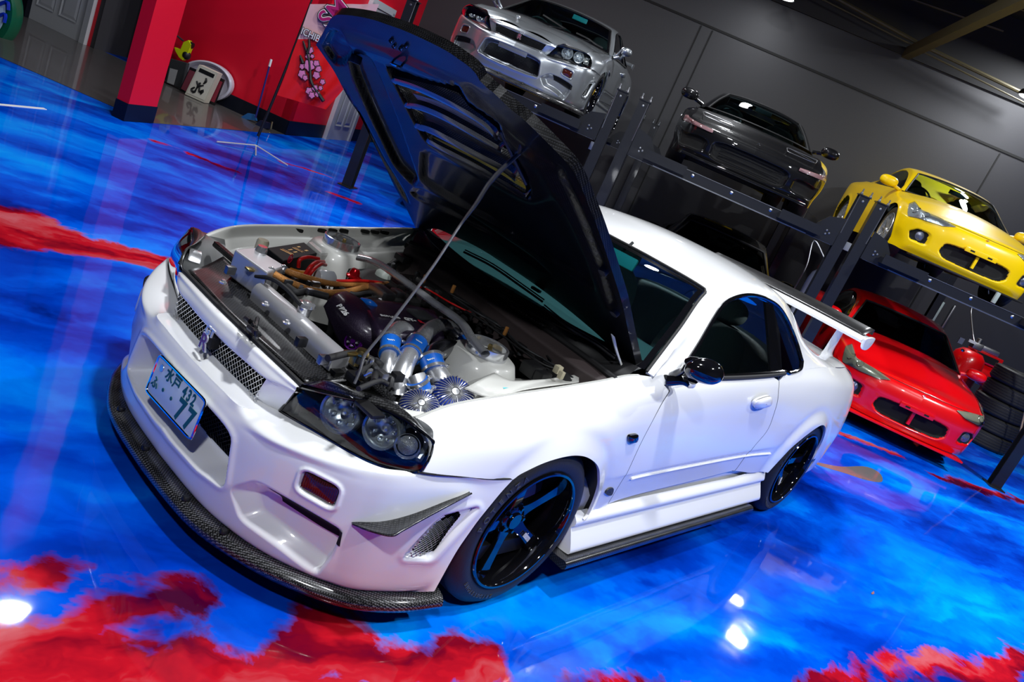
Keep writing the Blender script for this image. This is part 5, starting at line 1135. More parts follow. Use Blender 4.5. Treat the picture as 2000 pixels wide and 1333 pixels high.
coupler(Z(815, 744, .735), Z(824, 768, .70), .036, txt='Trust'); pipe('intake_pipe', [Z(812, 735, .74), Z(826, 772, .70)], .031)
coupler(Z(900, 660, .78), Z(916, 682, .765), .026)
pipe('intake_pipe', [Z(880, 645, .785), Z(903, 664, .775), Z(925, 700, .75)], .022, ALUD)
def cone(c, ax, R, L_, name):
    ax = np.asarray(ax, float); ax /= np.linalg.norm(ax); e1 = np.cross(ax, [0, 0, 1]); e1 /= np.linalg.norm(e1); e2 = np.cross(e1, ax)
    q = MB(); q.lathe([(R*.72, -L_), (R, -L_+.012), (R*1.02, -L_+.018), (R*.98, -L_*.45), (R*.86, -.012), (R*.6, -.002), (R*.25, .004), (R*.02, .005)], c, ax, 48)
    o = q.build(name, mat('blue_filter_cloth', (.004, .03, .32), .3, .4, .6, bump=.6, bscale=160) if 'blue_filter_cloth' not in MATS else MATS['blue_filter_cloth'], car)
    q = MB()
    for k in range(34):
        a = k*2*PI/34; d = e1*math.cos(a)+e2*math.sin(a)
        q.tube([c+d*(R*1.03)-ax*(L_-.02), c+d*(R*1.0)-ax*(L_*.45), c+d*(R*.885)-ax*.009, c+d*(R*.62)+ax*.002, c+d*(R*.20)+ax*.008], .0021, 4, cap=False, n=9)
    q.build('filter_wire', STEEL, o)['kind'] = 'stuff'
    k = MB(); k.lathe([(0, .011), (R*.16, .010), (R*.22, .004)], c, ax, 20); k.build('filter_cap', STEEL, o)
    k = MB(); k.lathe([(R*1.0, -L_-.004), (R*1.06, -L_), (R*1.07, -L_+.014), (R*1.02, -L_+.02)], c, ax, 40); k.build('filter_rim', ALUD, o)
cone(Z(889, 767, .735), (-.40, -.42, .70), .074, .06, 'air_filter')
cone(Z(822, 789, .715), (-.42, -.36, .70), .062, .045, 'air_filter')
# clutter: black parts and thin hoses that fill the bay
random.seed(3)
for (u, v, z, s) in ((890, 700, .72, .05), (902, 716, .715, .05), (905, 690, .70, .045)):
    q = MB(); q.lathe([(0, .02), (s*.7, .02), (s, .005), (s, -.03)], Z(u, v, z), (-.2, -.3, .9), 20); q.build('turbo_inlet_cover', BLACK, car)
for pts, r in (([(700, 730), (722, 712), (735, 722), (730, 745)], .010), ([(640, 700), (690, 690), (720, 700), (745, 715)], .011), ([(560, 560), (580, 572), (600, 570), (640, 580)], .013),
               ([(760, 520), (790, 500), (810, 515), (815, 540), (800, 555)], .014), ([(770, 490), (800, 480), (826, 478), (840, 500)], .010), ([(715, 600), (760, 585), (820, 588), (870, 600)], .006), ([(690, 590), (740, 580), (800, 575)], .007),
               ([(855, 560), (880, 580), (900, 575), (940, 600)], .005), ([(800, 545), (850, 560), (870, 590), (920, 620)], .006), ([(925, 700), (950, 720), (955, 735)], .010), ([(700, 760), (740, 745), (760, 752)], .008), ([(660, 560), (690, 575), (720, 572), (745, 575)], .009)):
    hose('engine_hose', [Z(u, v, .76) for u, v in pts], r, RUBBER, n=30)
hose('blue_hose', [Z(706, 588, .79), Z(722, 592, .80), Z(732, 600, .79)], .013, BLUEH)
hose('engine_bay_cable', [Z(762, 535, .80), Z(800, 556, .81), Z(835, 566, .80), Z(880, 592, .80), (Z(920, 612, .80))], .004, REDP)
for (u, v, z, a, b, c) in ((745, 572, .775, .07, .10, .04), (775, 578, .77, .05, .05, .05), (735, 590, .77, .06, .04, .02), (700, 742, .70, .05, .08, .03), (740, 733, .70, .04, .05, .03), (1040, 722, .80, .07, .07, .05), (1058, 735, .80, .06, .05, .04), (788, 505, .80, .06, .07, .03), (820, 498, .80, .04, .04, .05)):
    q = MB(); q.box(Z(u, v, z), (a, b, c), None, bev=.008); q.build('engine_fitting', ALUD if (u in (745, 775)) else BLACK, car)
q = MB(); q.box(Z(722, 800, .69), (.05, .09, .012), None, bev=.003); q.build('lamp_bracket', BLACK, car)
# brake booster with cream block
c = Z(1090, 738, .80); q = MB(); q.lathe([(0, .0), (.03, .0), (.055, -.015), (.06, -.04)], c, (-.5, -.2, .85), 28); q.build('brake_booster', DARK, car)
q = MB(); q.box(Z(1090, 722, .835), (.03, .025, .03), None, bev=.004); q.box(Z(1096, 733, .83), (.02, .02, .03), None, bev=.004); q.build('valve_block', MATS['cream_plastic'], car)
# pair of amber connectors
for u, v in ((885, 565), (988, 647), (829, 545)): q = MB(); q.box(Z(u, v, .86), (.012, .012, .035), None, bev=.003); q.build('amber_connector', mat('amber_plastic', (.40, .17, .04), .5) if 'amber_plastic' not in MATS else MATS['amber_plastic'], car)
# cowl: dusty firewall shelf, seals, black cowl panel
A = [Z(790, 486, .83), Z(850, 520, .84), Z(930, 572, .845), Z(1020, 640, .845), Z(1110, 705, .84), Z(1180, 752, .825)]
B = [Z(800, 478, .86), Z(868, 512, .865), Z(960, 570, .865), Z(1050, 636, .865), Z(1140, 700, .86), Z(1200, 745, .85)]
q = MB(); q.grid(loft([[p-np.array([0, 0, .12]) for p in A], [p-np.array([0, 0, .03]) for p in A], A, [(a+b)/2+[0, 0, .002] for a, b in zip(A, B)], B], 20, 60)); q.build('firewall_shelf', DUST, car)
q = MB(); q.tube([p+np.array([0, 0, .008]) for p in B], .013, 8, n=60); q.build('cowl_seal', RUBBER, car)
W0 = [G_.ev(.0, b)[0] for b in np.linspace(4.1, 7.9, 6)][::-1]; W0 = [p+np.array([-.004, 0, .004]) for p in W0]
W0 = crv(W0, 6); B6 = crv(B, 6)
q = MB(); q.grid(loft([[p+np.array([.008, 0, .004]) for p in B6], [(a*.65+b*.35)+[0, 0, -.012] for a, b in zip(B6, W0)], [(a*.3+b*.7)+[0, 0, .004] for a, b in zip(B6, W0)], W0], 20, 50)); q.build('cowl_panel', BLACK, car)
q = MB()
for k in range(14): p = loft([B6, [(a*.5+b*.5) for a, b in zip(B6, W0)], W0], 11, 100)[5][58+k]; q.box(p+[0, 0, .004], (.07, .004, .006), None)
q.build('cowl_vent_slats', DGREY, car)['kind'] = 'stuff'
# wipers
for arm, bl_ in (([Z(925, 548, .90), Z(950, 555, .915), Z(1003, 571, .945)], [Z(905, 492, .985), Z(960, 520, .975), Z(1018, 560, .955), Z(1060, 590, .94)]), ([Z(975, 575, .90), Z(1060, 620, .91), Z(1130, 655, .93)], [Z(1060, 600, .95), Z(1110, 640, .94), Z(1160, 670, .925), Z(1200, 700, .915)])):
    q = MB(); q.tube(arm, [.009, .005], 8, n=16); ao = q.build('wiper_arm', BGLOSS, car)
    q = MB(); q.tube(bl_, .005, 6, n=30); q.tube([p+np.array([.004, 0, .010]) for p in bl_], .003, 6, n=30); q.build('wiper_blade', RUBBER, ao)
q = MB(); q.box(Z(1047, 566, .955), (.02, .05, .012), None, bev=.003); q.build('dash_sensor', DGREY, car)
# bonnet catch on the cooling plate, wiring along the firewall, small fittings
for (u, v), (du, dv), r in (((480, 622), (14, 10), .008), ((492, 628), (10, 22), .007), ((503, 622), (-6, 26), .007), ((486, 640), (20, 14), .009), ((498, 640), (4, 20), .006)):
    q = MB(); q.tube([Z(u, v, .70), Z(u+du/2, v+dv/2, .722), Z(u+du, v+dv, .70)], r, 6, n=8); q.build('bonnet_catch', BLACK, car)
rs = random.Random(5)
for k in range(9):
    u0, v0 = 850+k*6, 530+k*9; pts = [Z(u0+i*(42+rs.random()*6), v0+i*(27+rs.random()*5)+rs.uniform(-5, 5), .79+rs.uniform(-.02, .02)) for i in range(6)]
    hose('wiring_loom', pts, .003+.002*rs.random(), RUBBER if k % 3 else DGREY, n=40)
for k in range(46):
    a = rs.random(); u, v = 790+a*330+rs.uniform(-30, 20), 560+a*165+rs.uniform(-22, 25)
    q = MB(); p = Z(u, v, .775+rs.uniform(-.02, .012)); m_ = rs.choice([BLACK, DGREY, BLACK, ALUD, BAYD])
    if rs.random() < .5: q.box(p, (rs.uniform(.015, .05), rs.uniform(.015, .05), rs.uniform(.02, .04)), None, bev=.004)
    else: q.lathe([(0, .012), (.008, .012), (.012, .004), (.012, -.02)], p, (rs.uniform(-.5, .5), rs.uniform(-.5, .5), 1), 10)
    q.build('engine_fitting', m_, car)
for (u0, v0, u1, v1, n_) in ((640, 575, 850, 600, 16), (700, 705, 770, 745, 14), (560, 545, 620, 560, 6), (760, 500, 860, 545, 12)):
    for k in range(n_):
        a = rs.random(); q = MB(); p = Z(u0+(u1-u0)*a+rs.uniform(-12, 12), v0+(v1-v0)*a+rs.uniform(-14, 14), .755+rs.uniform(-.03, .02))
        if rs.random() < .5: q.box(p, (rs.uniform(.012, .04), rs.uniform(.012, .04), rs.uniform(.015, .03)), None, bev=.003)
        else: q.lathe([(0, .010), (.007, .010), (.010, .004), (.010, -.02)], p, (rs.uniform(-.5, .5), rs.uniform(-.5, .5), 1), 10)
        q.build('engine_fitting', rs.choice([BLACK, DGREY, ALUD, STEEL, BLACK]), car)
# sticker on the near apron
s_ = [Z(974, 745, .79), Z(992, 742, .79), Z(1002, 757, .79), Z(984, 760, .79)]; q = MB(); q.prism([p+np.array([0, 0, .0]) for p in s_], (0, 0, .001)); q.build('apron_sticker', mat('cyan_sticker', (.15, .60, .65), .5), car, smooth=False)
q = MB(); q.grid(loft([[Z(905, 760, .75), Z(935, 745, .785), Z(965, 730, .79)], [Z(960, 778, .76), Z(980, 762, .785), Z(1000, 745, .79)], [Z(1030, 762, .79), Z(1040, 752, .79), Z(1060, 742, .80)], [Z(1130, 748, .80), Z(1130, 740, .80), Z(1130, 733, .80)]], 20, 12)); q.build('apron_shelf', WBAY, car, solid=.004)
q = MB(); q.grid(loft([[Z(782, 800, .70), Z(830, 806, .70), Z(862, 796, .705)], [Z(796, 818, .69), Z(820, 812, .695), Z(858, 800, .70)]], 6, 14)); q.build('lamp_support_panel', WBAY, car, solid=.004)
# ================================================================ LIFTS: three four-post lifts in a row
LA = np.array([3.69, 5.31, 0]); LD = np.array([.5112, -.8595, 0]); LE = np.array([.8595, .5112, 0])
LR = np.stack([LD, LE, [0, 0, 1]], 1)
LIFTP = mat('black_powder_coat', (.012, .013, .016), .35, 0, .3, bump=.1, bscale=80)
ZINC = mat('zinc_bolt', (.55, .57, .6), .3, 1); CABLE = mat('lift_cable', (.30, .31, .33), .4, 1)
LD_ = LD
def lift(name, s0, w, lab, first=False):
    o = LA+LD_*(s0+w/2)
    t = thing(name, lab, 'car lift', tuple(o), math.atan2(LD_[1], LD_[0])); LD = np.array([1., 0, 0]); LE = np.array([0, 1., 0]); LR = np.eye(3)
    L = lambda a, b, z=0: LD*a+LE*b+np.array([0, 0, z])
    for j, (a, b, sa) in enumerate(((-w/2, 0, 1), (w/2, 0, -1), (-w/2, 4.35, 1), (w/2, 4.35, -1))):
        q = MB(); k = .055
        # channel section post, open side towards the lift
        P = [(-k, -k), (k, -k), (k, -k+.012), (-k+.012, -k+.012), (-k+.012, k-.012), (k, k-.012), (k, k), (-k, k)]
        q.prism([L(a+x*sa, b+y, .012) for x, y in P], (0, 0, 2.16)); po = q.build('post', LIFTP, t, smooth=False)
        q = MB(); q.box(L(a, b, .006), (.17, .22, .012), LR); q.build('foot_plate', LIFTP, po, smooth=False)
        q = MB(); q.box(L(a, b, 2.176), (.13, .13, .012), LR); q.build('top_plate', LIFTP, po, smooth=False)
        for dx in (-.045, .05):
            q = MB(); c = L(a+dx, b-.045, 2.18); q.lathe([(0, .06), (.007, .058), (.008, .022), (.015, .02), (.016, .004), (.016, 0)], c, (0, 0, 1), 8); q.build('top_bolt', ZINC, po)
        q = MB(); q.tube([L(a+sa*.05, b-.05, 2.2), L(a+sa*.045, b-.052, 1.75)], .006, 6); q.build('ladder_rod', CABLE, po)
        q = MB(); q.lathe([(0, .006), (.012, .005), (.014, 0)], L(a, b-k, 2.12), -LE, 8); q.build('post_bolt', ZINC, po)
    for b, nm in ((0, 'front'), (4.35, 'rear')):
        q = MB(); q.box(L(0, b, 1.655), (w-.12, .10, .115), LR); bm_ = q.build('crossbeam', LIFTP, t, smooth=False)
        q = MB(); q.box(L(0, b-.055, 1.603), (w-.16, .012, .012), LR); q.build('beam_edge', ZINC, bm_, smooth=False)
        q = MB(); q.box(L(0, b-.052, 1.712), (w-.5, .004, .005), LR); q.build('beam_edge', CABLE, bm_, smooth=False)
        for x in (-w*.36, -w*.18, .0, w*.18, w*.36):
            q = MB(); q.lathe([(0, .006), (.012, .006), (.017, .002), (.017, 0)], L(x, b-.05, 1.675), -LE, 12); q.build('beam_bolt', ZINC, bm_)
        for sa in (-1, 1):
            q = MB(); q.prism([L(sa*(w/2-.06), b-.052, 1.60), L(sa*(w/2-.36), b-.052, 1.60), L(sa*(w/2-.30), b-.052, 1.76), L(sa*(w/2-.22), b-.052, 1.86), L(sa*(w/2-.06), b-.052, 1.90)], -LE*.012); gs = q.build('gusset_plate', LIFTP, bm_, smooth=False)
            for k in range(3):
                q = MB(); q.lathe([(0, .008), (.010, .007), (.012, 0)], L(sa*(w/2-.17)+.022*math.cos(k*2.1), b-.064, 1.70+.022*math.sin(k*2.1)), -LE, 6); q.build('gusset_bolt', ZINC, gs)
    for sa in (-1, 1):
        q = MB(); q.box(L(sa*.76, 2.17, 1.668), (.46, 4.75, .062), LR); q.build('runway', LIFTP, t, smooth=False)
        q = MB(); q.box(L(sa*.76, -.19, 1.71), (.46, .02, .05), LR); q.build('wheel_stop', LIFTP, t, smooth=False)
    return t
lift('car_lift', 0, 2.50, 'black four-post lift carrying the silver coupe, left one of the row')
lift('car_lift', 2.76, 2.46, 'black four-post lift carrying the black sports car, middle of the row')
lift('car_lift', 5.41, 2.45, 'black four-post lift carrying the yellow coupe, right one of the row')
# ================================================================ BACKGROUND CARS
def M4(x, y, z, deg): c, s = math.cos(math.radians(deg)), math.sin(math.radians(deg)); return np.array([[c, -s, 0], [s, c, 0], [0, 0, 1]]), np.array([x, y, z])
# --- silver coupe: same body as the white one, bonnet shut
SILV = mat('silver_paint', (.42, .45, .48), .28, .75, 1, .03)
def copy_part(o, parent, swap):
    c = o.copy(); COL.objects.link(c); c.parent = parent
    for i, sl in enumerate(c.material_slots):
        m = o.material_slots[i].material
        if m.name in swap: sl.link = 'OBJECT'; sl.material = swap[m.name]
    for ch in o.children: copy_part(ch, c, swap)
    return c
LZ = 1.70
sil = thing('car', 'silver two-door coupe raised on the left lift above the floor', 'car', (5.124, 4.713, LZ), math.radians(28.5))
bpy.context.view_layer.update()
skipn = ('bonnet', 'number_plate', 'plate_frame', 'prop_rod', 'canard', 'inner_apron', 'strut', 'engine', 'intake_pipe', 'hose_coupler', 'air_filter', 'battery', 'red_hose', 'braided', 'catch', 'radiator', 'flange_slot', 'cam_', 'timing', 'cover_l', 'filter', 'wing_carbon', 'hanging', 'rail', 'support_rail', 'serration', 'panel_bolt', 'bumper_bracket', 'fan_', 'overflow', 'tank', 'washer', 'apron', 'orange', 'oil', 'pressure', 'fluid', 'blue_hose', 'turbo', 'lamp_bracket', 'brake_booster', 'valve', 'amber', 'firewall', 'lamp_support', 'carbon_skirt', 'front_seal')
for o in list(car.children):
    if any(o.name.startswith(s) for s in skipn): continue
    if o.name.startswith('headrest'): continue
    copy_part(o, sil, {'pearl_white_paint': SILV, 'silver_wire': MATS['black_wire']} if not o.name.startswith('door_mirror') else {'gloss_black': SILV})
q = MB(); hg = []
def hoodline(y): return None
xs_ = np.linspace(0, 1, 16)
edge = [np.array(p) for p in crv([barT[0]*[1, 1, 1], HLT[0], HLT[1], HLT[2], HLT[3], S_.ev(1, 7)[0], S_.ev(2.5, 7)[0], S_.ev(4, 7)[0], S_.ev(5.5, 7)[0], S_.ev(6.3, 7)[0]], 40)]
rows = []
cen_ = crv([barT[-1], (-.70, 0, .70), (-.4, 0, .79), (0, 0, .865), (.3, 0, .90), (.37, 0, .905)], 40)
for e_, c_ in zip(edge, cen_):
    rows.append([e_, e_*.6+c_*.4+[0, 0, .025], e_*.3+c_*.7+[0, 0, .022], c_, (e_*.3+c_*.7)*[1, 1, 1]*[1, -1, 1]+[0, 0, .022], (e_*.6+c_*.4)*[1, -1, 1]+[0, 0, .025], e_*[1, -1, 1]])
q.grid(loft(rows, 60, 30)); q.build('bonnet', SILV, sil, flat_ang=80)
q = MB(); q.tube([r[0]+np.array([0, 0, .002]) for r in rows], .003, 6); q.tube([r[-1]+np.array([0, 0, .002]) for r in rows], .003, 6); q.build('bonnet_gap', RUBBER, sil)
q = MB(); q.box((-.88, 0, .43), (.012, .34, .07), None, bev=.01); q.build('plate_holder', SILV, sil)
q = MB(); [q.box((-.78, s*.68, .452), (.02, .09, .05), np.array([[.85, s*.5, 0], [-s*.5, .85, 0], [0, 0, 1]])) for s in ()]
q = MB(); c = np.array([.0, -.80, .33]); q.box(c+[.11, -.02, .06], (.14, .03, .03), np.array([[.8, 0, -.6], [0, 1, 0], [.6, 0, .8]])); q.build('brake_caliper', YEL, sil)
# --- generic coupe
class Wrap: pass
def coupe(name, lab, pose, C, G, paint, feats, wb, wr, ww, mirror_at, fpose=None, paint2=None, lowz=.17, rimc=ALU, wind=GLASSF, crown=(0,), hoodx=None):
    R, T = M4(*pose); t = thing(name, lab, 'car', tuple(T), math.radians(pose[3]))
    SF = Surf(C); SFW = Surf([[R@np.array(p)+T for p in col] for col in C]); na = 380; nb = 130; k = SF.k-1; n = SF.n-1
    a, b = np.meshgrid(np.linspace(0, n, na), np.linspace(0, k, nb), indexing='ij'); X = SF.ev(a, b); N = SF.nrm(a, b)
    sg = np.sign((N*(X-[1.2, 0, .5])).sum()); N = N*sg
    D = np.zeros(a.shape); cut = np.zeros(a.shape, bool)
    R2, T2 = M4(*(fpose or pose)); uv = PJ((X@R2.T)+T2)
    for f in feats:
        if f[0] == 'dig': D += f[2]*sst(1.5*f[3], -2.5*f[3], sdf(rnd(f[1], 4, .2), uv))*(X[..., 1]*f[4] > -.02)
        if f[0] == 'digp': D += f[2]*sst(.10, -.22, sdf(rnd(f[1], 5, .25), np.stack([a, b], -1)))
        if f[0] == 'digm':
            uvm = PJ(((X*[1, -1, 1])@R2.T)+T2); D += f[2]*sst(1.5*f[3], -2.5*f[3], sdf(rnd(f[1], 4, .2), uvm))
    X2 = X.copy(); X2[..., 0] += D*np.where(np.abs(N[..., 0]) > .4, 1, .3); X2[..., 1] -= np.sign(X[..., 1])*0
    xz = X[..., [0, 2]]; arch = np.minimum(np.hypot(xz[..., 0], xz[..., 1]-wr), np.hypot(xz[..., 0]-wb, xz[..., 1]-wr))
    X2[..., 1] += -.012*np.exp(-((arch-wr-.035)/.025)**2)*(np.abs(N[..., 1]) > .5)
    cutv = (arch < wr+.030)&(np.abs(N[..., 1]) > .3)
    # snap ring vertices near the arch radius for a clean edge
    for cx in (0, wb):
        d = np.hypot(xz[..., 0]-cx, xz[..., 1]-wr); m = (np.abs(d-wr-.03) < .012)&(np.abs(N[..., 1]) > .3); s = (wr+.03)/np.maximum(d, 1e-6)
        X2[..., 0] = np.where(m, cx+(X2[..., 0]-cx)*s, X2[..., 0]); X2[..., 2] = np.where(m, wr+(X2[..., 2]-wr)*s, X2[..., 2])
    V = X2.reshape(-1, 3); F = []; mi = []; dk = D > .6*max([f[2] for f in feats if f[0][:3] == 'dig']+[1])
    for i in range(na-1):
        for j in range(nb-1):
            if cutv[i, j] and cutv[i+1, j+1] and cutv[i, j+1] and cutv[i+1, j]: continue
            F.append((i*nb+j, (i+1)*nb+j, (i+1)*nb+j+1, i*nb+j+1))
            c_ = (i, j); mi.append(2 if D[i, j] > .020 else (1 if (paint2 and X[i, j, 0] > -.5) else 0))
    q = MB(); q.add(V, F); q.m = list(mi); Vm = V*[1, -1, 1]; q.add(Vm, [f[::-1] for f in F]); q.m = mi+[2 if m_ == 2 else 0 for m_ in mi]
    q.build('body_shell', [paint, paint2 or paint, DARK], t, flat_ang=60)
    # bonnet / boot caps between the two shoulder lines
    sh = SF.ev(np.linspace(0, n, 140), k); xw = G[0][6][0]; xr = G[-1][6][0]
    for nm, sel in (('bonnet', sh[:, 0] < xw+.34), ('boot_lid', sh[:, 0] > xr-.25)):
        q = MB(); rows = []
        for p in sh[sel]:
            h = np.interp(p[0], [c[0] for c in crown], [c[1] for c in crown]); w = abs(p[1]); rows.append([(p[0], -w*s_, p[2]+h*(1-abs(s_)**2.4)*min(1, w/.5)) for s_ in np.linspace(1, -1, 25)])
        q.grid(rows); q.build(nm, paint, t, flat_ang=60)
    GS = Surf([L+[(x, -y, z) for x, y, z in L[-2::-1]] for L in G]); m = GS.n-1
    A, B = np.meshgrid(np.linspace(0, m, 20*m+1), np.linspace(1, 11, 101), indexing='ij'); P = GS.ev(A, B); NN = GS.nrm(A, B); sgn = np.sign((NN[..., 2]).sum()); NN = NN*sgn
    def reg(a, b):
        if .04 < a < 1.96 and 4.12 < b < 7.88: return 1
        for bb in (b, 12-b):
            if 1.12 < bb < 2.9 and (.35 if bb < 2.2 else .35+(bb-2.2)*.6) < a < m-1.6: return 2
        if m-2.2 < a < m-.15 and 4.2 < b < 7.8: return 3
        return 0
    h_, w_ = A.shape; Fs = {0: [], 1: [], 2: [], 3: []}
    for i in range(h_-1):
        for j in range(w_-1): Fs[reg((A[i, j]+A[i+1, j])/2, (B[i, j]+B[i, j+1])/2)].append((i*w_+j, (i+1)*w_+j, (i+1)*w_+j+1, i*w_+j+1))
    for key, nm, mt, off in ((0, 'roof_shell', paint, 0), (1, 'windshield', wind, -.006), (2, 'side_windows', GLASSD, -.010), (3, 'rear_window', GLASSD, -.006)):
        Q = (P+NN*off).reshape(-1, 3); used = sorted({v for f in Fs[key] for v in f}); ix = {v: i for i, v in enumerate(used)}
        q = MB(); q.add([Q[v] for v in used], [tuple(ix[v] for v in f) for f in Fs[key]]); q.build(nm, mt, t, flat_ang=50, solid=0)
    q = MB(); ring = [GS.ev(a, 4.1)[0] for a in np.linspace(.03, 1.95, 14)]+[GS.ev(1.96, b)[0] for b in np.linspace(4.1, 7.9, 20)]+[GS.ev(a, 7.9)[0] for a in np.linspace(1.95, .03, 14)]+[GS.ev(.03, b)[0] for b in np.linspace(7.9, 4.1, 20)]
    q.tube(ring, .010, 6, closed=True); q.build('windshield_moulding', RUBBER, t)
    # cabin
    zb = G[1][1][2]
    q = MB(); q.box((1.6, 0, zb-.36), (2.3, 1.3, .04)); q.box((.85, 0, zb-.08), (.5, 1.25, .14), None, bev=.04); q.build('dashboard', DGREY, t)
    for y in (-.36, .36):
        q = MB(); blob(q, np.array((1.55, y, zb-.02)), (.09, .24, .26), e=.7); blob(q, np.array((1.60, y, zb+.22)), (.05, .12, .07)); q.build('seat', SEAT, t)
    q = MB(); c = np.array([1.05, .36, zb+.02]); q.tube([c+np.array([.07*math.sin(a), .17*math.cos(a), .155*math.sin(a)]) for a in np.linspace(0, 2*PI, 30, endpoint=False)], .013, 6, closed=True); q.build('steering_wheel', INT, t)
    rmx = GS.ev(1.75, 6)[0]; q = MB(); q.box(rmx+[.02, 0, -.06], (.02, .22, .055), None, bev=.01); q.build('rear_view_mirror', DGREY, t)
    # mirrors
    mx, my, mz = mirror_at
    for s_ in (1, -1):
        q = MB(); blob(q, np.array([mx, s_*my, mz]), (.075, .115, .065), e=.8); q.tube([(mx+.02, s_*(my-.20), mz-.06), (mx+.02, s_*(my-.08), mz-.03)], .022, 8); q.build('door_mirror', paint, t)
    # wheels
    for cx in (0, wb):
        for s_ in (1, -1):
            yo = ww; c = np.array([cx, 0, wr]); ax = np.array([0, s_, 0]); w = bpy.data.objects.new('wheel', None); COL.objects.link(w); w.parent = t
            q = MB(); q.lathe([(wr-.10, yo-.2), (wr-.01, yo-.22), (wr, yo-.18), (wr, yo-.03), (wr-.02, yo-.005), (wr-.06, yo), (wr-.085, yo-.008)], c, ax, 48); q.build('tyre', TYRE, w)
            q = MB(); q.lathe([(wr-.083, yo-.008), (wr-.088, yo-.002), (wr-.098, yo-.008), (wr-.105, yo-.06), (wr-.10, yo-.15)], c, ax, 48); q.lathe([(wr-.11, yo-.14), (0, yo-.14)], c, ax, 24, 1); q.build('rim', [rimc, DARK], w)
            for kk in range(10 if rimc is ALU else 5):
                aa = kk*2*PI/(10 if rimc is ALU else 5)+.2; d = np.array([math.cos(aa), 0, math.sin(aa)]); e = np.array([-math.sin(aa), 0, math.cos(aa)]); hw = .009 if rimc is ALU else .02
                q = MB(); q.box(c+d*(wr-.10)*.5+ax*(yo-.035), (wr-.11, .02, hw*2), np.stack([d, ax, e], 1)); q.build('spoke', rimc, w, smooth=False)
            q = MB(); q.lathe([(0, yo-.015), (.03, yo-.015), (.045, yo-.03), (.05, yo-.06)], c, ax, 20); q.build('hub', rimc, w)
        q = MB(); an = np.linspace(-.4, PI+.4, 24); q.grid([[(cx+(wr+.035)*math.cos(a_), y, wr+(wr+.035)*math.sin(a_)) for a_ in an] for y in (-.80, -.5, .5, .80)]); q.build('wheel_arch_liner', BLACK, t)
    q = MB(); q.box((1.3, 0, .22), (3.4, 1.2, .08)); q.build('underbody', BLACK, t, smooth=False)
    return t, GS, SF, SFW, R, T
def wpatch(SF, SFW, poly, off, h=.14, cen=None, puff=0, r=.2):
    """patch of the body surface given by photo pixels; returned with its mirror image, in car coordinates"""
    O = np.array([SFW.inv(*p) for p in rnd(poly, 5, r)]); m_ = SF.panel([np.r_[O, O[:1]]], h=h, flange=0)
    V = np.array(m_.v); c = V.mean(0); out = c-[1.2, 0, .4]; ab = None
    return m_, V
def lens(t, SF, SFW, poly, name, mats, off=.004, h=.05, r=.2, depth=.03, both=True, disp=None):
    O = rnd(poly, 6, r) if SFW is None else np.array([SFW.inv(*p) for p in rnd(poly, 5, r)]); O = np.r_[O, O[:1]]
    for mir in ((False, True) if both else (False,)):
        back = SF.panel([O], h=h, flange=0, disp=lambda X: np.full(len(X), off*.8)); o = back.build(name, mats[0], t, mirror=mir, flat_ang=180)
        if len(mats) > 1: fr = SF.panel([O], h=h, flange=0, disp=lambda X: np.full(len(X), off*1.3)); fr.build('lens', mats[1], o, mirror=mir, flat_ang=180)
    return SF.ev(O[:, 0], O[:, 1])
def spot(SF, SFW, u, v, out=0):
    q_ = SFW.inv(u, v); p = SF.ev(*q_)[0]; n_ = SF.nrm(*q_)[0]; n_ = n_ if n_[0] < 0 else -n_; return p+n_*out, n_
def C15():
    c = []
    def nose(y, dx, dz=0): return [(-.83+dx, y, .17), (-.87+dx, y, .24), (-.88+dx, y, .36), (-.885+dx, y, .47), (-.875+dx, y, .55+dz), (-.85+dx, y, .60+dz), (-.80+dx, y, .632+dz)]
    for y, dx in ((0, 0), (-.25, .015), (-.45, .055), (-.60, .13), (-.70, .22)): c.append(nose(y, dx, dx*.05))
    def col(x, yb, ys, yt, zs, zt, ex=0): return [(x, yb, .18), (x, yb-.01, .28), (x, ys, .40), (x, ys-.005, .52), (x, ys+.005, zs-.09), (x, ys+.045, zs), (x, yt, zt)]
    for a in ((-.48, -.75, -.79, -.70, .625, .665), (-.25, -.79, -.825, -.70, .68, .73), (0, -.80, -.845, -.70, .72, .775), (.3, -.80, -.84, -.71, .75, .81), (.55, -.80, -.83, -.73, .79, .84), (.9, -.80, -.825, -.76, .82, .86), (1.5, -.80, -.825, -.77, .85, .885), (2.0, -.81, -.835, -.76, .86, .905), (2.5, -.82, -.85, -.73, .87, .93), (2.9, -.81, -.84, -.68, .88, .93), (3.2, -.77, -.79, -.62, .88, .92), (3.42, -.64, -.66, -.52, .86, .91)): c.append(col(*a))
    c.append([(3.52, -.40, .2), (3.55, -.40, .3), (3.58, -.4, .42), (3.58, -.4, .55), (3.57, -.4, .74), (3.55, -.4, .85), (3.50, -.35, .905)]); c.append([(3.56, 0, .2), (3.58, 0, .3), (3.60, 0, .42), (3.60, 0, .55), (3.59, 0, .74), (3.57, 0, .85), (3.52, 0, .91)])
    return c
G15 = [[(x*.95-.03, y*.945, z*.955-.002) for x, y, z in L] for L in GG[:8]]
crown15 = ((-.9, .012), (-.6, .05), (-.2, .085), (.3, .095), (.7, .06), (2.3, .0), (3.6, .02))
YPAINT = mat('yellow_paint', rgb(255, 214, 0), .35, 0, .6, .03); RPAINT = mat('red_paint', rgb(232, 4, 14), .3, 0, 1, .03); BPAINT = mat('black_paint', (.005, .005, .006), .4, 0, .8, .02, spec=.1)
INT15 = [(1708, 797), (1722, 788), (1760, 802), (1836, 836), (1845, 846), (1832, 854), (1773, 834), (1716, 808)]
RED_POSE = (7.535, -.147, 0, 29.5)
FG15 = [(1854, 850), (1876, 849), (1897, 858), (1898, 869), (1874, 875), (1854, 865)]
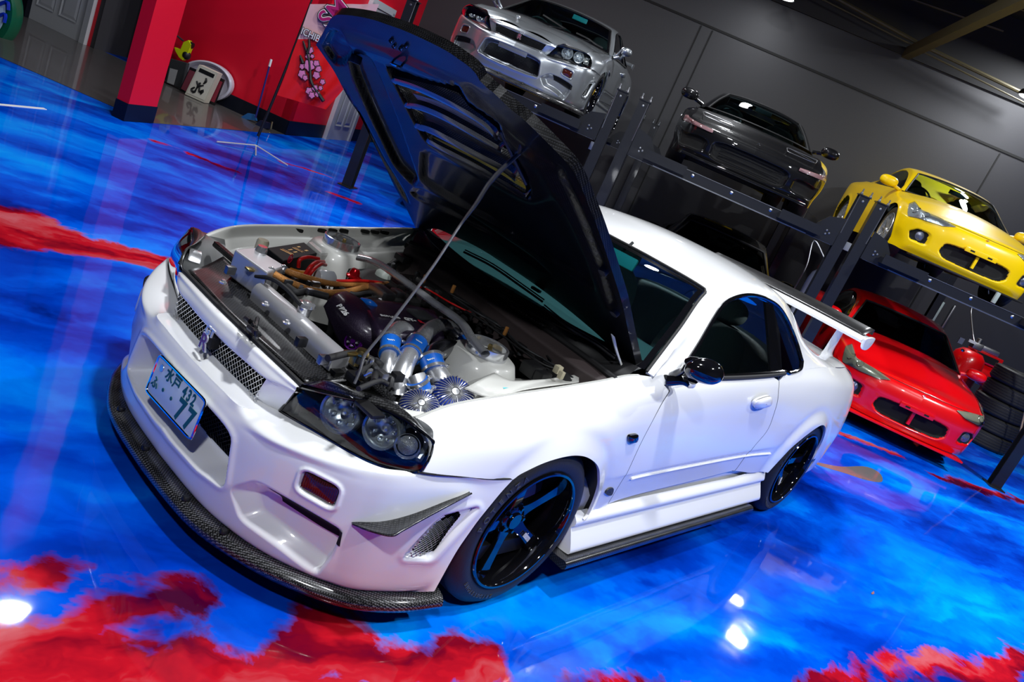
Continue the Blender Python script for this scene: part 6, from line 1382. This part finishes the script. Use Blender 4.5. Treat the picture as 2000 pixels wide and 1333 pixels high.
f15 = [('digp', [(-2, 1.0), (1.25, 1.05), (1.7, 1.6), (1.55, 2.55), (-2, 2.75)], .06), ('digp', [(2.45, 1.5), (3.9, 1.55), (4.25, 2.2), (3.7, 2.8), (2.55, 2.7)], .04)]
CL15 = mat('clouded_lamp', (.35, .33, .24), .25, .2, .8, bump=.2, bscale=30); CLR15 = mat('clear_lamp', (.60, .60, .62), .2, .6, 1, bump=.8, bscale=60)
HL15 = [(1.45, 5.1), (2.4, 5.85), (3.7, 5.97), (5.0, 5.97), (6.0, 5.75), (5.8, 5.0), (4.8, 3.95), (3.4, 3.85), (2.1, 4.2)]
def s15(lab, pose, paint, lampm, rim, det=True, wind=GLASSF):
    t, GS, SF, SFW, R, T = coupe('car', lab, pose, C15(), G15, paint, f15, 2.525, .31, .82, (.60, .90, .905), fpose=RED_POSE, crown=crown15, rimc=rim, wind=wind)
    _, _ = R, T
    return t, SF
def dress15(t, SF, paint, lampm):
    R, T = M4(*RED_POSE); SFW = Surf([[R@np.array(p)+T for p in col] for col in C15()])
    rim = lens(t, SF, None, HL15, 'headlamp', [lampm, LAMPG], off=.013, h=.04, r=.12)
    for sg in (1, -1):
        for (u, v, r) in ((4.75, 5.15, .045), (3.5, 5.1, .038)):
            p = SF.ev(u, v)[0]; n_ = SF.nrm(u, v)[0]; n_ = n_ if n_[0] < 0 else -n_; p = p+n_*.004; q = MB(); q.lathe([(.004, -.01), (r*.8, .0), (r, .006), (r*1.08, .004)], p*[1, sg, 1], n_*[1, sg, 1], 24); q.build('lamp_bowl', CHROME, t)
        p = SF.ev(3.2, 2.15)[0]+[.022, .01, 0]; q = MB(); q.lathe([(0, .012), (.035, .008), (.045, -.002), (.052, -.002), (.055, -.02)], p*[1, sg, 1], np.array([-.95, -.3*sg, 0]), 24); q.build('fog_lamp', mat('fog_glass', (.20, .22, .30), .08, .6, 1, bump=.4, bscale=200) if 'fog_glass' not in MATS else MATS['fog_glass'], t)
    q = MB(); q.box((-.855, 0, .345), (.03, .03, .14)); q.build('intake_bar', paint, t, smooth=False)
    q = MB(); q.box((-.900, 0, .445), (.02, .36, .055), None, bev=.006); ph = q.build('plate_holder', paint, t)
    for y in (-.10, .10): q = MB(); q.box((-.911, y, .445), (.004, .05, .016), None); q.build('holder_slot', DARK, ph, smooth=False)
    pts = [SF.ev(a, 5.9)[0] for a in np.linspace(0, 3.2, 30)]; q = MB(); q.tube([p*[1, -1, 1] for p in pts[::-1]]+pts, .004, 6); q.build('bonnet_gap', DARK, t)
    q = MB(); q.tube([(-.855, .016, .608), (-.86, -.004, .600), (-.852, .006, .616), (-.857, -.016, .606)], .004, 6); q.build('bonnet_emblem', CHROME, t)
    q = MB(); q.box((-.80, 0, .155), (.20, 1.30, .02), None, bev=.005); q.build('front_splitter', BLACK if paint is not RPAINT else paint, t)
red, SFr = s15('bright red low coupe parked on the floor under the yellow one', RED_POSE, RPAINT, CL15, ALU, wind=GLASSD); dress15(red, SFr, RPAINT, CL15)
yel, SFy = s15('bright yellow coupe raised on the right lift', (8.55, .33, LZ, 31.5), YPAINT, CLR15, ALU); dress15(yel, SFy, YPAINT, CLR15)
dk, SFd = s15('dark coupe parked in the shade under the black raised car', (6.62, 2.05, 0, 29.5), BPAINT, CLR15, ALU, wind=GLASSD)
yl2, SFz = s15('yellow car mostly hidden on the floor under the silver one', (5.1, 4.75, 0, 29.5), YPAINT, CLR15, ALU)
# --- black mid-engined car
def CN():
    c = []
    def nose(y, dx, dz=0): return [(-.90+dx, y, .15), (-.93+dx, y, .20), (-.94+dx, y, .28), (-.95+dx, y, .37), (-.95+dx, y, .45+dz), (-.93+dx, y, .50+dz), (-.86+dx, y, .535+dz)]
    for y, dx in ((0, 0), (-.3, .012), (-.52, .05), (-.68, .12), (-.78, .22)): c.append(nose(y, dx, dx*.12))
    def col(x, yb, ys, yt, zs, zt): return [(x, yb, .16), (x, yb-.01, .26), (x, ys, .38), (x, ys-.005, .48), (x, ys+.005, zs-.08), (x, ys+.045, zs), (x, yt, zt)]
    for a in ((-.50, -.83, -.87, -.76, .58, .625), (-.25, -.86, -.895, -.76, .64, .69), (0, -.87, -.905, -.76, .68, .725), (.3, -.86, -.895, -.76, .69, .74), (.55, -.85, -.885, -.77, .71, .76), (.9, -.85, -.88, -.79, .73, .78), (1.5, -.86, -.885, -.80, .76, .81), (2.0, -.87, -.90, -.79, .79, .84), (2.5, -.88, -.91, -.76, .81, .87), (2.9, -.87, -.90, -.74, .83, .89), (3.2, -.84, -.86, -.72, .84, .90), (3.35, -.74, -.76, -.62, .83, .89)): c.append(col(*a))
    c.append([(3.42, -.40, .2), (3.44, -.40, .3), (3.46, -.4, .42), (3.46, -.4, .52), (3.45, -.4, .70), (3.43, -.4, .82), (3.40, -.35, .885)]); c.append([(3.44, 0, .2), (3.46, 0, .3), (3.48, 0, .42), (3.48, 0, .52), (3.47, 0, .70), (3.45, 0, .82), (3.42, 0, .89)])
    return c
GN = [[(.52, -.87, .70), (.52, -.80, .76), (.50, -.76, .775), (.48, -.72, .79), (.45, -.68, .80), (.22, -.40, .80), (.12, 0, .80)],
      [(.80, -.87, .72), (.80, -.80, .775), (.80, -.74, .84), (.80, -.67, .92), (.78, -.60, .965), (.62, -.34, .985), (.55, 0, .99)],
      [(1.10, -.87, .73), (1.10, -.80, .785), (1.10, -.72, .90), (1.10, -.59, 1.06), (1.08, -.50, 1.105), (1.00, -.28, 1.13), (.95, 0, 1.135)],
      [(1.35, -.87, .75), (1.35, -.80, .80), (1.35, -.71, .92), (1.35, -.57, 1.10), (1.35, -.48, 1.135), (1.35, -.26, 1.16), (1.35, 0, 1.165)],
      [(1.7, -.87, .76), (1.7, -.80, .815), (1.7, -.71, .92), (1.7, -.57, 1.08), (1.7, -.48, 1.12), (1.7, -.26, 1.145), (1.7, 0, 1.15)],
      [(2.1, -.87, .78), (2.1, -.79, .84), (2.1, -.70, .91), (2.1, -.58, .99), (2.1, -.48, 1.03), (2.1, -.26, 1.06), (2.1, 0, 1.065)],
      [(2.6, -.87, .80), (2.6, -.77, .86), (2.6, -.68, .88), (2.6, -.56, .90), (2.6, -.46, .92), (2.6, -.26, .935), (2.6, 0, .94)]]
N_POSE = (6.80, 2.45, 1.70, 30.7)
oL = [(1342, 264), (1400, 286), (1394, 303), (1343, 282)]; oR = [(1532, 347), (1586, 372), (1576, 388), (1528, 366)]; oC = [(1405, 286), (1465, 308), (1527, 330), (1521, 361), (1460, 336), (1399, 310)]
nsx, GSn, SFn, SFWn, Rn, Tn = coupe('car', 'black low sports car with pop-up lamp lids and yellow flank on the middle lift', N_POSE, CN(), GN, BPAINT, [('digp', [(1.95, 1.5), (4.2, 1.5), (4.4, 3.0), (1.95, 3.2)], .05), ('digp', [(-2, 1.2), (1.5, 1.2), (1.6, 3.5), (-2, 3.7)], .05)], 2.53, .31, .88, (.60, .94, .88), paint2=YPAINT, crown=((-1, .02), (-.6, .03), (0, .03), (.5, .05), (.9, .04), (3.5, .02)))
lens(nsx, SFn, None, [(1.9, 4.15), (1.9, 4.75), (4.6, 4.95), (5.1, 4.6), (4.7, 4.0)], 'indicator_lamp', [mat('indicator_clear_red', (.55, .28, .28), .3, .0, .5, bump=.6, bscale=90), LAMPG], off=.016, h=.05, r=.1)
for sg in (1, -1):
    P = [(-.66, .33, .600), (-.42, .33, .655), (-.42, .70, .668), (-.66, .66, .612)]
    P = rnd([(p[0], p[1]) for p in P], 5, .15); q = MB(); q.tube([(x, sg*y, .600+(x+.66)*.23+.018) for x, y in P], .004, 6, closed=True); q.build('lamp_lid_edge', ALUD, nsx)
q = MB(); q.box((-.935, 0, .165), (.10, 1.45, .03), None, bev=.008); q.build('front_lip', BPAINT, nsx)
q = MB(); q.tube([(-.90, .02, .545), (-.895, .0, .56), (-.90, -.02, .545)], .005, 6); q.build('nose_emblem', CHROME, nsx)
for k in range(4): q = MB(); q.box((-.94, 0, .25+.05*k), (.006, .70, .006)); q.build('intake_slat', BGLOSS, nsx, smooth=False)
# ================================================================ THINGS AROUND THE HALL
HN_ = np.array([RM[2][0], RM[2][1], 0]); HN_ /= np.linalg.norm(HN_); HX = np.array([HN_[1], -HN_[0], 0])     # facing direction, image-right direction on the floor
def VP_(u, v, ref, back=0.0): return UP(u, v, HN_, HN_@ref+back)
FB = fl(500, 292)
t = thing('banner_stand', 'red banner with pink blossoms on a black pole with chrome tripod feet', 'banner', tuple(FB)); ro = lambda P: np.asarray(P)-FB
q = MB(); q.tube(ro([VP_(500, 289, FB), VP_(505, 262, FB)]), .011, 8); q.build('stand_tube', CHROME, t)
q = MB(); q.tube(ro([VP_(504, 266, FB), VP_(552, 150, FB), VP_(594, 40, FB), VP_(620, -30, FB)]), [.017, .015, .012, .010], 8, n=12); q.build('pole', BLACK, t)
hub_ = VP_(500, 284, FB)
for p in (fl(423, 279), fl(561, 325), fl(499, 305)): q = MB(); q.tube(ro([hub_, p+np.array([0, 0, .012])]), .008, 6); q.build('tripod_leg', mat('white_metal', (.7, .7, .7), .3, .3) if 'white_metal' not in MATS else MATS['white_metal'], t)
BNR = mat('banner_red', rgb(225, 15, 22), .55, 0, .1, bump=.5, bscale=6); BNW = mat('banner_pale', rgb(214, 170, 170), .6, bump=.4, bscale=6)
Lp = [(606, 8), (588, 60), (570, 108), (556, 150), (541, 186)]; Rp = [(740, 8), (716, 60), (700, 108), (680, 160), (636, 214)]
A = [VP_(u, v, FB, -.02) for u, v in Lp]; B = [VP_(u, v, FB, .03) for u, v in Rp]
Nf = 40; P = loft([[a+(b-a)*s for s in np.linspace(0, 1, 6)] for a, b in zip(A, B)], Nf, 40)
for i in range(Nf):
    for j in range(40): P[i, j] += HN_*.018*math.sin(j*.5+i*.22)*(j/40)
q = MB(); q.grid(P-FB, 0); q.m = [(1 if (k//39) < 13 else 0) for k in range(len(q.f))]; fo_ = q.build('flag', [BNR, BNW], t, flat_ang=180)
def FQ(u, v, d=.012): return VP_(u, v, FB, -.02-d)-FB
PINK = mat('blossom_pink', rgb(222, 130, 180), .6); MAG = mat('banner_magenta', rgb(170, 20, 100), .6)
for i, (u, v, r) in enumerate(((606, 98, 7), (601, 110, 5.5), (610, 110, 4.5), (604, 128, 12), (590, 130, 6), (618, 124, 7), (622, 135, 7), (590, 145, 9), (618, 147, 8), (596, 152, 6), (604, 178, 8), (615, 172, 7), (630, 160, 6), (609, 186, 7), (620, 184, 6), (626, 172, 5))):
    c = FQ(u, v, .016+.0008*i); rr = r/1553*9.1*.85; q = MB(); an = np.linspace(0, 2*PI, 26, endpoint=False)
    R1 = [c+HX*rr*(1+.13*math.cos(5*a))*math.cos(a)+np.array([0, 0, rr*(1+.13*math.cos(5*a))*math.sin(a)]) for a in an]
    q.add(R1+[c-HN_*.004], [(k, (k+1) % 26, 26) for k in range(26)]); bo = q.build('blossom', PINK, fo_)
    q = MB(); q.tube([p+HN_*.001 for p in R1], .0045, 5, closed=True); q.build('blossom_outline', BLACK, fo_)
for pts in ([(592, 80), (598, 98), (604, 118), (606, 140), (608, 160), (620, 180), (632, 198)], [(604, 76), (604, 92), (600, 104)], [(586, 108), (592, 124)]):
    q = MB(); q.tube([FQ(u, v, .014) for u, v in pts], [.010, .016, .022], 6, n=16); q.build('branch', BLACK, fo_)
tx = (FQ(636, 84)-FQ(596, 64)); ty = (FQ(606, 20)-FQ(588, 60))
q = MB(); q.add(*textmesh('ICHIBAN', .105, FQ(617, 74, .016), tx, ty, .002, bold=.006, sx=.85), 0); q.build('banner_lettering', BLACK, fo_, smooth=False)['kind'] = 'stuff'
q = MB(); q.add(*textmesh('ICHIBAN', .105, FQ(617, 74, .024), tx, ty, .002, sx=.85), 0); q.build('banner_lettering', WHT, fo_, smooth=False)['kind'] = 'stuff'
for d_, m_, bo_ in ((.018, BLACK, .018), (.026, WHT, .010), (.034, MAG, .002)):
    q = MB(); q.add(*textmesh('SM', .27, FQ(652, 26, d_), (FQ(690, -10)-FQ(634, 45)), ty, .002, bold=bo_)); q.build('banner_title', m_, fo_, smooth=False)['kind'] = 'stuff'
# broom
b0 = fl(497, 236)-HN_*.22; t = thing('broom', 'blue broom leaning by the red wall behind the banner stand', 'broom', tuple(b0))
q = MB(); q.tube([VP_(499, 230, b0, -.05)-b0, VP_(526, 130, b0, -.05)-b0], .012, 8); q.build('handle', mat('navy_tube', (.02, .02, .16), .3), t)
q = MB(); q.tube([VP_(526, 130, b0)-b0, VP_(530, 116, b0)-b0], .016, 8); q.build('grip', WHT, t)
q = MB(); q.prism([VP_(470, 229, b0)-b0, VP_(484, 221, b0)-b0, VP_(497, 224, b0)-b0, VP_(500, 236, b0)-b0, VP_(480, 233, b0)-b0], HN_*.05); q.build('brush', mat('blue_bristle', (.01, .10, .30), .7), t, smooth=False)
f0 = fl(520, 254); t = thing('dust_pan', 'small dark dust pan with a gold stub at the foot of the banner', 'dustpan', tuple(f0))
q = MB(); q.prism([VP_(498, 243, f0)-f0, VP_(508, 235, f0)-f0, VP_(522, 240, f0)-f0, VP_(522, 252, f0)-f0, VP_(506, 250, f0)-f0], HN_*.12); q.build('pan', mat('navy_plastic', (.01, .015, .05), .4), t, smooth=False)
q = MB(); q.tube([VP_(529, 252, f0)-f0, VP_(532, 238, f0)-f0], .012, 8); q.build('handle', GOLD, t)
# light-box sign, picture, oval tub, tool case with cordless tool
s0 = fl(399, 203); t = thing('sign_box', 'white light-box sign with black brush calligraphy, standing before the red wall', 'sign', tuple(s0))
A = [VP_(389, 126, s0)-s0, VP_(426, 143, s0)-s0, VP_(399, 201, s0)-s0, VP_(361, 184, s0)-s0]
q = MB(); q.prism(A, HN_*.13); q.build('case', mat('cream_box', (.65, .62, .52), .5), t, smooth=False)
SGN = mat('lit_cream_panel', (.75, .72, .62), .5)
c = np.mean(A, 0); q = MB(); q.prism([c+(p-c)*.86-HN_*.006 for p in A], HN_*.004); fc_ = q.build('face', SGN, t, smooth=False)
sx_ = (A[1]-A[0]); sy_ = (A[0]-A[3]); q = MB(); K = lambda a, b: c+sx_*a+sy_*b-HN_*.010
for pts in ([(.10, .22), (.16, .12), (.10, .02)], [(-.25, .02), (-.05, -.08), (.15, -.02)], [(-.2, -.18), (-.3, -.28), (-.12, -.32), (-.1, -.16)], [(.0, -.12), (.1, -.25), (.25, -.16), (.2, -.3)], [(-.05, .02), (-.1, -.2)]): q.tube([K(*p) for p in pts], [.010, .018, .008], 6, n=12)
q.build('calligraphy', BLACK, fc_)['kind'] = 'stuff'
q = MB(); q.prism([K(-.38, .42), K(.40, .42), K(.40, .30), K(-.38, .30)], HN_*.003); q.build('label_strip', BLACK, fc_, smooth=False)
for nm, pl_, lab, cc2 in (('picture', [(371, 131), (386, 137), (366, 186), (350, 177)], 'small dark framed picture left of the calligraphy sign', (.30, .06, .09)), ('picture', [(428, 151), (438, 156), (418, 206), (404, 200)], 'narrow dark red picture right of the calligraphy sign', (.25, .02, .04))):
    s1 = VP_(*pl_[2], s0, .02); s1[2] = 0; t = thing(nm, lab, 'picture', tuple(s1)); q = MB(); q.prism([VP_(u, v, s0, .16)-s1 for u, v in pl_], HN_*.03); q.build('frame', BLACK, t, smooth=False)
    P_ = [VP_(u, v, s0, .155)-s1 for u, v in pl_]; c_ = np.mean(P_, 0); q = MB(); q.prism([c_+(p-c_)*.80-HN_*.004 for p in P_], HN_*.004); q.build('print', mat('dark_red_print%d' % len(MATS), cc2, .5, bump=.3, bscale=20), t, smooth=False)
o0 = fl(410, 206)+HN_*.07; t = thing('tub', 'white oval tub standing on edge against the red wall', 'tub', tuple(o0)); q = MB(); cen = VP_(403, 158, o0, .22)-o0
ax1 = VP_(453, 176, o0, .22)-o0-cen; ax2 = VP_(417, 122, o0, .22)-o0-cen
for k, (s_, d) in enumerate(((1.0, 0), (1.0, -.03), (.93, -.045), (.86, -.03), (.80, .05), (.05, .09))): pass
q.grid([[cen+ax1*s_*math.cos(a)+ax2*s_*math.sin(a)+HN_*d for a in np.linspace(0, 2*PI, 40, endpoint=False)] for s_, d in ((.98, .06), (1.0, 0), (1.0, -.03), (.93, -.045), (.86, -.03), (.80, .03), (.02, .04))], cv=True); q.build('tub_body', mat('tub_white', (.62, .60, .70), .3, 0, .5), t)
k0_ = fl(341, 172); t = thing('tool_case', 'dark grey tool case with a pale label beside the red column', 'case', tuple(k0_))
q = MB(); q.prism([VP_(u, v, k0_)-k0_ for u, v in ((322, 160), (333, 114), (366, 123), (354, 174))], HN_*.07); cs_ = q.build('case_body', DGREY, t, smooth=False, bev=.01)
q = MB(); q.prism([VP_(u, v, k0_, -.006)-k0_ for u, v in ((332, 133), (347, 137), (339, 166), (326, 161))], HN_*.004); q.build('case_label', mat('grey_label', (.35, .35, .35), .5), cs_, smooth=False)
d0 = VP_(355, 118, k0_, .06); t = thing('cordless_tool', 'lime yellow and black cordless tool on top of the dark case', 'tool', tuple(d0))
LIME = mat('lime_plastic', rgb(205, 215, 10), .4)
q = MB(); q.prism([VP_(u, v, k0_, .02)-d0 for u, v in ((340, 92), (352, 96), (358, 82), (368, 78), (374, 88), (366, 106), (356, 118), (349, 112), (342, 100))], HN_*.08); q.build('tool_body', LIME, t, smooth=False, bev=.006)
q = MB(); blob(q, VP_(364, 108, k0_, .06)-d0, (.055, .055, .055)); q.build('battery_pack', BLACK, t); q = MB(); q.tube([VP_(370, 86, k0_, .06)-d0, VP_(377, 90, k0_, .06)-d0], .04, 10); q.build('tool_head', BLACK, t); q = MB(); q.tube([VP_(346, 70, k0_, .06)-d0, VP_(358, 80, k0_, .06)-d0], .012, 8); q.build('nozzle', DGREY, t)
# round inflatable sign at the far left
r0 = fl(12, 76); t = thing('round_sign', 'green rimmed round sign with blue and white front at the far left edge', 'sign', tuple(r0)); rc_ = VP_(-40, 10, r0)-r0
q = MB(); q.lathe([(.0, -.10), (.40, -.10), (.47, -.08), (.50, .0), (.47, .10), (0, .12)], rc_, -HN_, 50); q.build('rim', mat('green_vinyl', (.0, .10, .05), .35, 0, .5), t)
q = MB(); q.lathe([(0, .128), (.37, .124), (.40, .112)], rc_, -HN_, 50); fs_ = q.build('front_face', mat('pale_blue_vinyl', (.45, .62, .85), .4), t)
q = MB(); q.tube([VP_(-5, 10, r0, -.135)-r0, VP_(14, 4, r0, -.135)-r0, VP_(16, 20, r0, -.135)-r0], .02, 6, n=12); q.tube([VP_(-5, 32, r0, -.135)-r0, VP_(10, 28, r0, -.135)-r0, VP_(8, 44, r0, -.135)-r0], .02, 6, n=12); q.build('blue_lettering', mat('royal_blue_print', (.0, .03, .5), .4), fs_)['kind'] = 'stuff'
# white tape strip on the floor
a, b = fl(-60, 199), fl(88, 213); q = MB(); d = (b-a)/np.linalg.norm(b-a); n = np.cross([0, 0, 1], d); q.prism([a+n*.018, b+n*.018, b-n*.018, a-n*.018], (0, 0, .004)); tag(q.build('floor_tape', WHT, smooth=False), 'short white strip lying on the blue floor at the left edge', 'strip')
# ceiling lamps
LE_ = mat('lamp_emitter', (1, 1, 1), .5, emit=(.93, .97, 1), es=5)
hub2 = [UP(1530, -5, E2, E2@GW-.9), UP(2012, 192, E2, E2@GW-.9)]
for p in hub2: area('wall_lamp_light', tuple(p-np.array([0, 0, .02])), tuple(p-np.array([0, 0, 3])-E2*-.4),   .25, 16, (.93, .96, 1))
for i, (lx, ly, lz, lp) in enumerate(LAMPS):
    t = thing('high_bay_lamp', 'round black high-bay lamp hanging over the '+['near front corner of the white coupe', 'floor beside the white coupe', 'roof of the white coupe', 'left headlamp side of the white coupe', 'open floor before the red coupe', 'black raised sports car', 'blue floor before the red column', 'yellow raised coupe', 'hall, added to light the red walls'][i], 'lamp', (lx, ly, lz))
    q = MB(); q.lathe([(.24, .02), (.25, .04), (.22, .10), (.08, .16), (.05, .24), (0, .25)], (0, 0, 0), (0, 0, 1), 32); q.build('housing', DARK, t)
    q = MB(); q.tube([(0, 0, .24), (0, 0, 5.74-lz)], .006, 6); q.build('cable', DARK, t)
for p in hub2:
    t = thing('high_bay_lamp', 'lit round lamp at the top edge under the dark ceiling' if p is hub2[0] else 'lit round lamp on the right side under the dark ceiling', 'lamp', tuple(p))
    q = MB(); q.lathe([(0, 0), (.15, 0), (.17, .02)], (0, 0, 0), (0, 0, 1), 32); q.build('lamp_disc', LE_, t)
    q = MB(); q.lathe([(.17, .0), (.18, .03), (.16, .08), (.06, .14), (.04, .2), (0, .21)], (0, 0, 0), (0, 0, 1), 32); q.build('housing', DARK, t)
    q = MB(); q.tube([(0, 0, .2), (0, 0, 5.74-p[2])], .006, 6); q.build('cable', DARK, t)
# tyre stack behind the red coupe
def tyre(c, R, w, lab):
    t = thing('tyre', lab, 'tyre', tuple(c), group=None); q = MB(); q.lathe([(R*.62, .01), (R*.64, 0), (R*.92, .002), (R, .03), (R, w-.03), (R*.92, w-.002), (R*.64, w), (R*.62, w-.01), (R*.60, w*.5)], (0, 0, 0), (0, 0, 1), 60, closed=True); b_ = q.build('tyre_body', TYRE, t, flat_ang=60)
    for k in range(5): h = w*(.18+.16*k); q = MB(); q.lathe([(R-.001, h-.005), (R+.004, h-.001), (R+.004, h+.001+w*.09), (R-.001, h+.004+w*.09)], (0, 0, 0), (0, 0, 1), 60); q.build('tread_rib', TYRE, t)
    return t
tb_ = fl(1948, 905); T0 = tb_+LE*.95+LD*.12
tl = ['bottom', 'second from the bottom', 'third from the bottom', 'fourth from the bottom', 'top']
for k in range(5): tyre(T0+LD*(.02*math.sin(k*2.3))+np.array([0, 0, .004+k*.215]), .34, .21, 'black tyre, %s one in the stack beside the red coupe' % tl[k])
# air compressor: upright red tank with pump, red tool box behind
c0 = UP(1892, 700, LE, LE@(T0+LE*.9)); c0[2] = 0; t = thing('air_compressor', 'upright red compressor tank with white stickers behind the red coupe', 'compressor', tuple(c0))
q = MB(); q.lathe([(0, 0.05), (.16, .06), (.22, .12), (.23, .20), (.23, .86), (.21, .96), (.14, 1.03), (0, 1.06)], (0, 0, 0), (0, 0, 1), 40); tk = q.build('tank', RPAINT, t)
for dx in (-.15, .15): q = MB(); q.tube([(dx, 0, .12), (dx*1.2, 0, 0)], .02, 8); q.build('foot', BLACK, t)
for (u, v, sx2, sz2, m_) in ((1877, 666, .07, .085, ALUD), (1899, 668, .10, .04, WHT)):
    p = UP(u, v, LE, LE@(c0-LE*.215))-c0; q = MB(); q.box(p, (sx2, .02, sz2), LR); q.build('sticker', m_, t, smooth=False)
p = UP(1879, 684, LE, LE@(c0-LE*.23))-c0; q = MB(); q.lathe([(0, .05), (.02, .045), (.02, 0)], p, -LE, 12); q.build('valve', CHROME, t)
q = MB(); q.box((0, 0, 1.12), (.14, .16, .10), LR, bev=.02); q.lathe([(0, .08), (.04, .07), (.045, 0)], (.0, 0, 1.16), (0, 0, 1), 16); q.build('pump_head', ALUD, t)
q = MB(); q.tube([(0, .0, 1.1), (.0, .12, 1.25), (.1, .3, 1.5), (.1, .35, 1.62)], .012, 8, n=14); q.build('air_hose', ALUD, t)
c1 = UP(1945, 660, LE, LE@(c0+LE*.75)); c1[2] = 0; t = thing('air_compressor', 'red horizontal compressor with shroud, right of the upright red tank', 'compressor', tuple(c1))
q = MB(); P = [(-.36, 0), (-.30, 0), (.30, 0), (.36, 0)]; q.lathe([(0, -.40), (.12, -.38), (.17, -.30), (.17, .30), (.12, .38), (0, .40)], (0, 0, .74), LD, 30); q.build('tank', RPAINT, t)
q = MB(); q.box((0, 0, .98), (.46, .24, .16), LR, bev=.01); q.build('shroud', RPAINT, t); q = MB(); q.box((0, 0, .98)-LE*.122, (.34, .01, .10), LR); q.build('shroud_opening', DARK, t, smooth=False)
q = MB(); q.box((0, 0, 1.10), (.30, .16, .08), LR, bev=.02); q.build('motor', ALUD, t)
for s_ in (-1, 1): q = MB(); q.box(LD*(.25*s_)+np.array([0, 0, .29]), (.03, .24, .58), LR); q.build('leg', RPAINT, t, smooth=False)
# wooden stick leaning at the right edge
s0_ = fl(1945, 880)-LE*.55; t1 = UP(2010, 770, LE, LE@s0_); q = MB(); q.tube([(0, 0, .012), t1-s0_, (t1-s0_)*1.5], .011, 6); o = q.build('wooden_stick', mat('pale_wood', (.45, .32, .20), .6)); o.location = s0_; tag(o, 'pale wooden stick leaning on the lift post at the right edge', 'stick')
# gas cylinder and control boxes between the lifts
g0 = UP(1586, 560, LE, LE@(LA+LE*.35)); g0[2] = 0
t = thing('gas_cylinder', 'tall grey gas cylinder with red collar behind the middle lift post', 'cylinder', tuple(g0))
q = MB(); q.lathe([(.0, .0), (.085, 0), (.09, .03), (.09, 1.18), (.075, 1.26), (.035, 1.31), (.03, 1.34)], (0, 0, 0), (0, 0, 1), 30); q.build('body', mat('cylinder_grey', (.30, .33, .38), .35, .3), t)
q = MB(); q.lathe([(.035, 1.30), (.045, 1.31), (.045, 1.36), (.03, 1.37)], (0, 0, 0), (0, 0, 1), 20); q.build('collar', RED, t)
q = MB(); q.lathe([(.012, 1.36), (.03, 1.38), (.03, 1.44), (0, 1.46)], (0, 0, 0), (0, 0, 1), 16); q.build('valve', ALUD, t)
q = MB(); q.tube([(0, 0, 1.42), U(1590, 470, x=g0[0])-g0, U(1575, 520, x=g0[0]-.05)-g0, U(1548, 570, x=g0[0]-.1)-g0], .008, 6, n=30); q.build('hose', CABLE, t)
for (u, v, lab, m_, a, b, c_) in ((1828, 612, 'pale grey tube light on the charcoal wall behind the red coupe', mat('pale_green_plastic', (.35, .42, .40), .5), .07, .05, .42), (1850, 624, 'thin grey conduit beside the pale tube on the wall', ALUD, .03, .03, .5), (1945, 582, 'small pale bracket hanging below the yellow coupe', MATS['pale_green_plastic'], .04, .04, .12)):
    p = UP(u, v, E2, E2@(GW)-.05) if u != 1945 else UP(u, v, LE, LE@LA+.22); q = MB(); q.box((0, 0, 0), (a, b, c_), LR, bev=.008); o = q.build('wall_fitting' if u != 1945 else 'hanging_bracket', m_); o.location = p; tag(o, lab, 'fitting')
for (u, v, s_, lab) in ((1158, 286, .6, 'small white junction box behind the left lift post'), (1655, 482, 5.3, 'small grey control box between the two lift posts')):
    p = UP(u, v, LE, LE@LA+.30); q = MB(); q.box((0, 0, 0), (.075, .05, .09), LR, bev=.006); o = q.build('control_box', mat('box_grey%d' % len(MATS), (.4, .42, .43), .5)); o.location = p; tag(o, lab, 'box')
"""leaf"""
p = fl(1704, 1160); q = MB(); q.grid(loft([[(-.02, -.004, .002), (0, -.008, .006), (.02, -.003, .004)], [(-.02, .004, .004), (0, .006, .003), (.022, .003, .010)]], 4, 8)); o = q.build('dry_leaf', mat('leaf_brown', (.25, .10, .10), .7), solid=.0006); o.location = p; tag(o, 'tiny dry leaf lying on the blue floor at right', 'leaf')
"""concrete patch"""
P_ = [fl(u, v) for u, v in ((1592, 903), (1640, 912), (1690, 912), (1718, 925), (1722, 942), (1690, 938), (1650, 925), (1600, 910))]; c = np.mean(P_, 0); q = MB(); q.prism([(p[0], p[1], .0) for p in crv(P_, 30, True)], (0, 0, .0015)); o = q.build('trim_7', mat('bare_concrete', (.17, .17, .17), .15, 0, .8, bump=.3, bscale=8)); o['kind'] = 'structure'
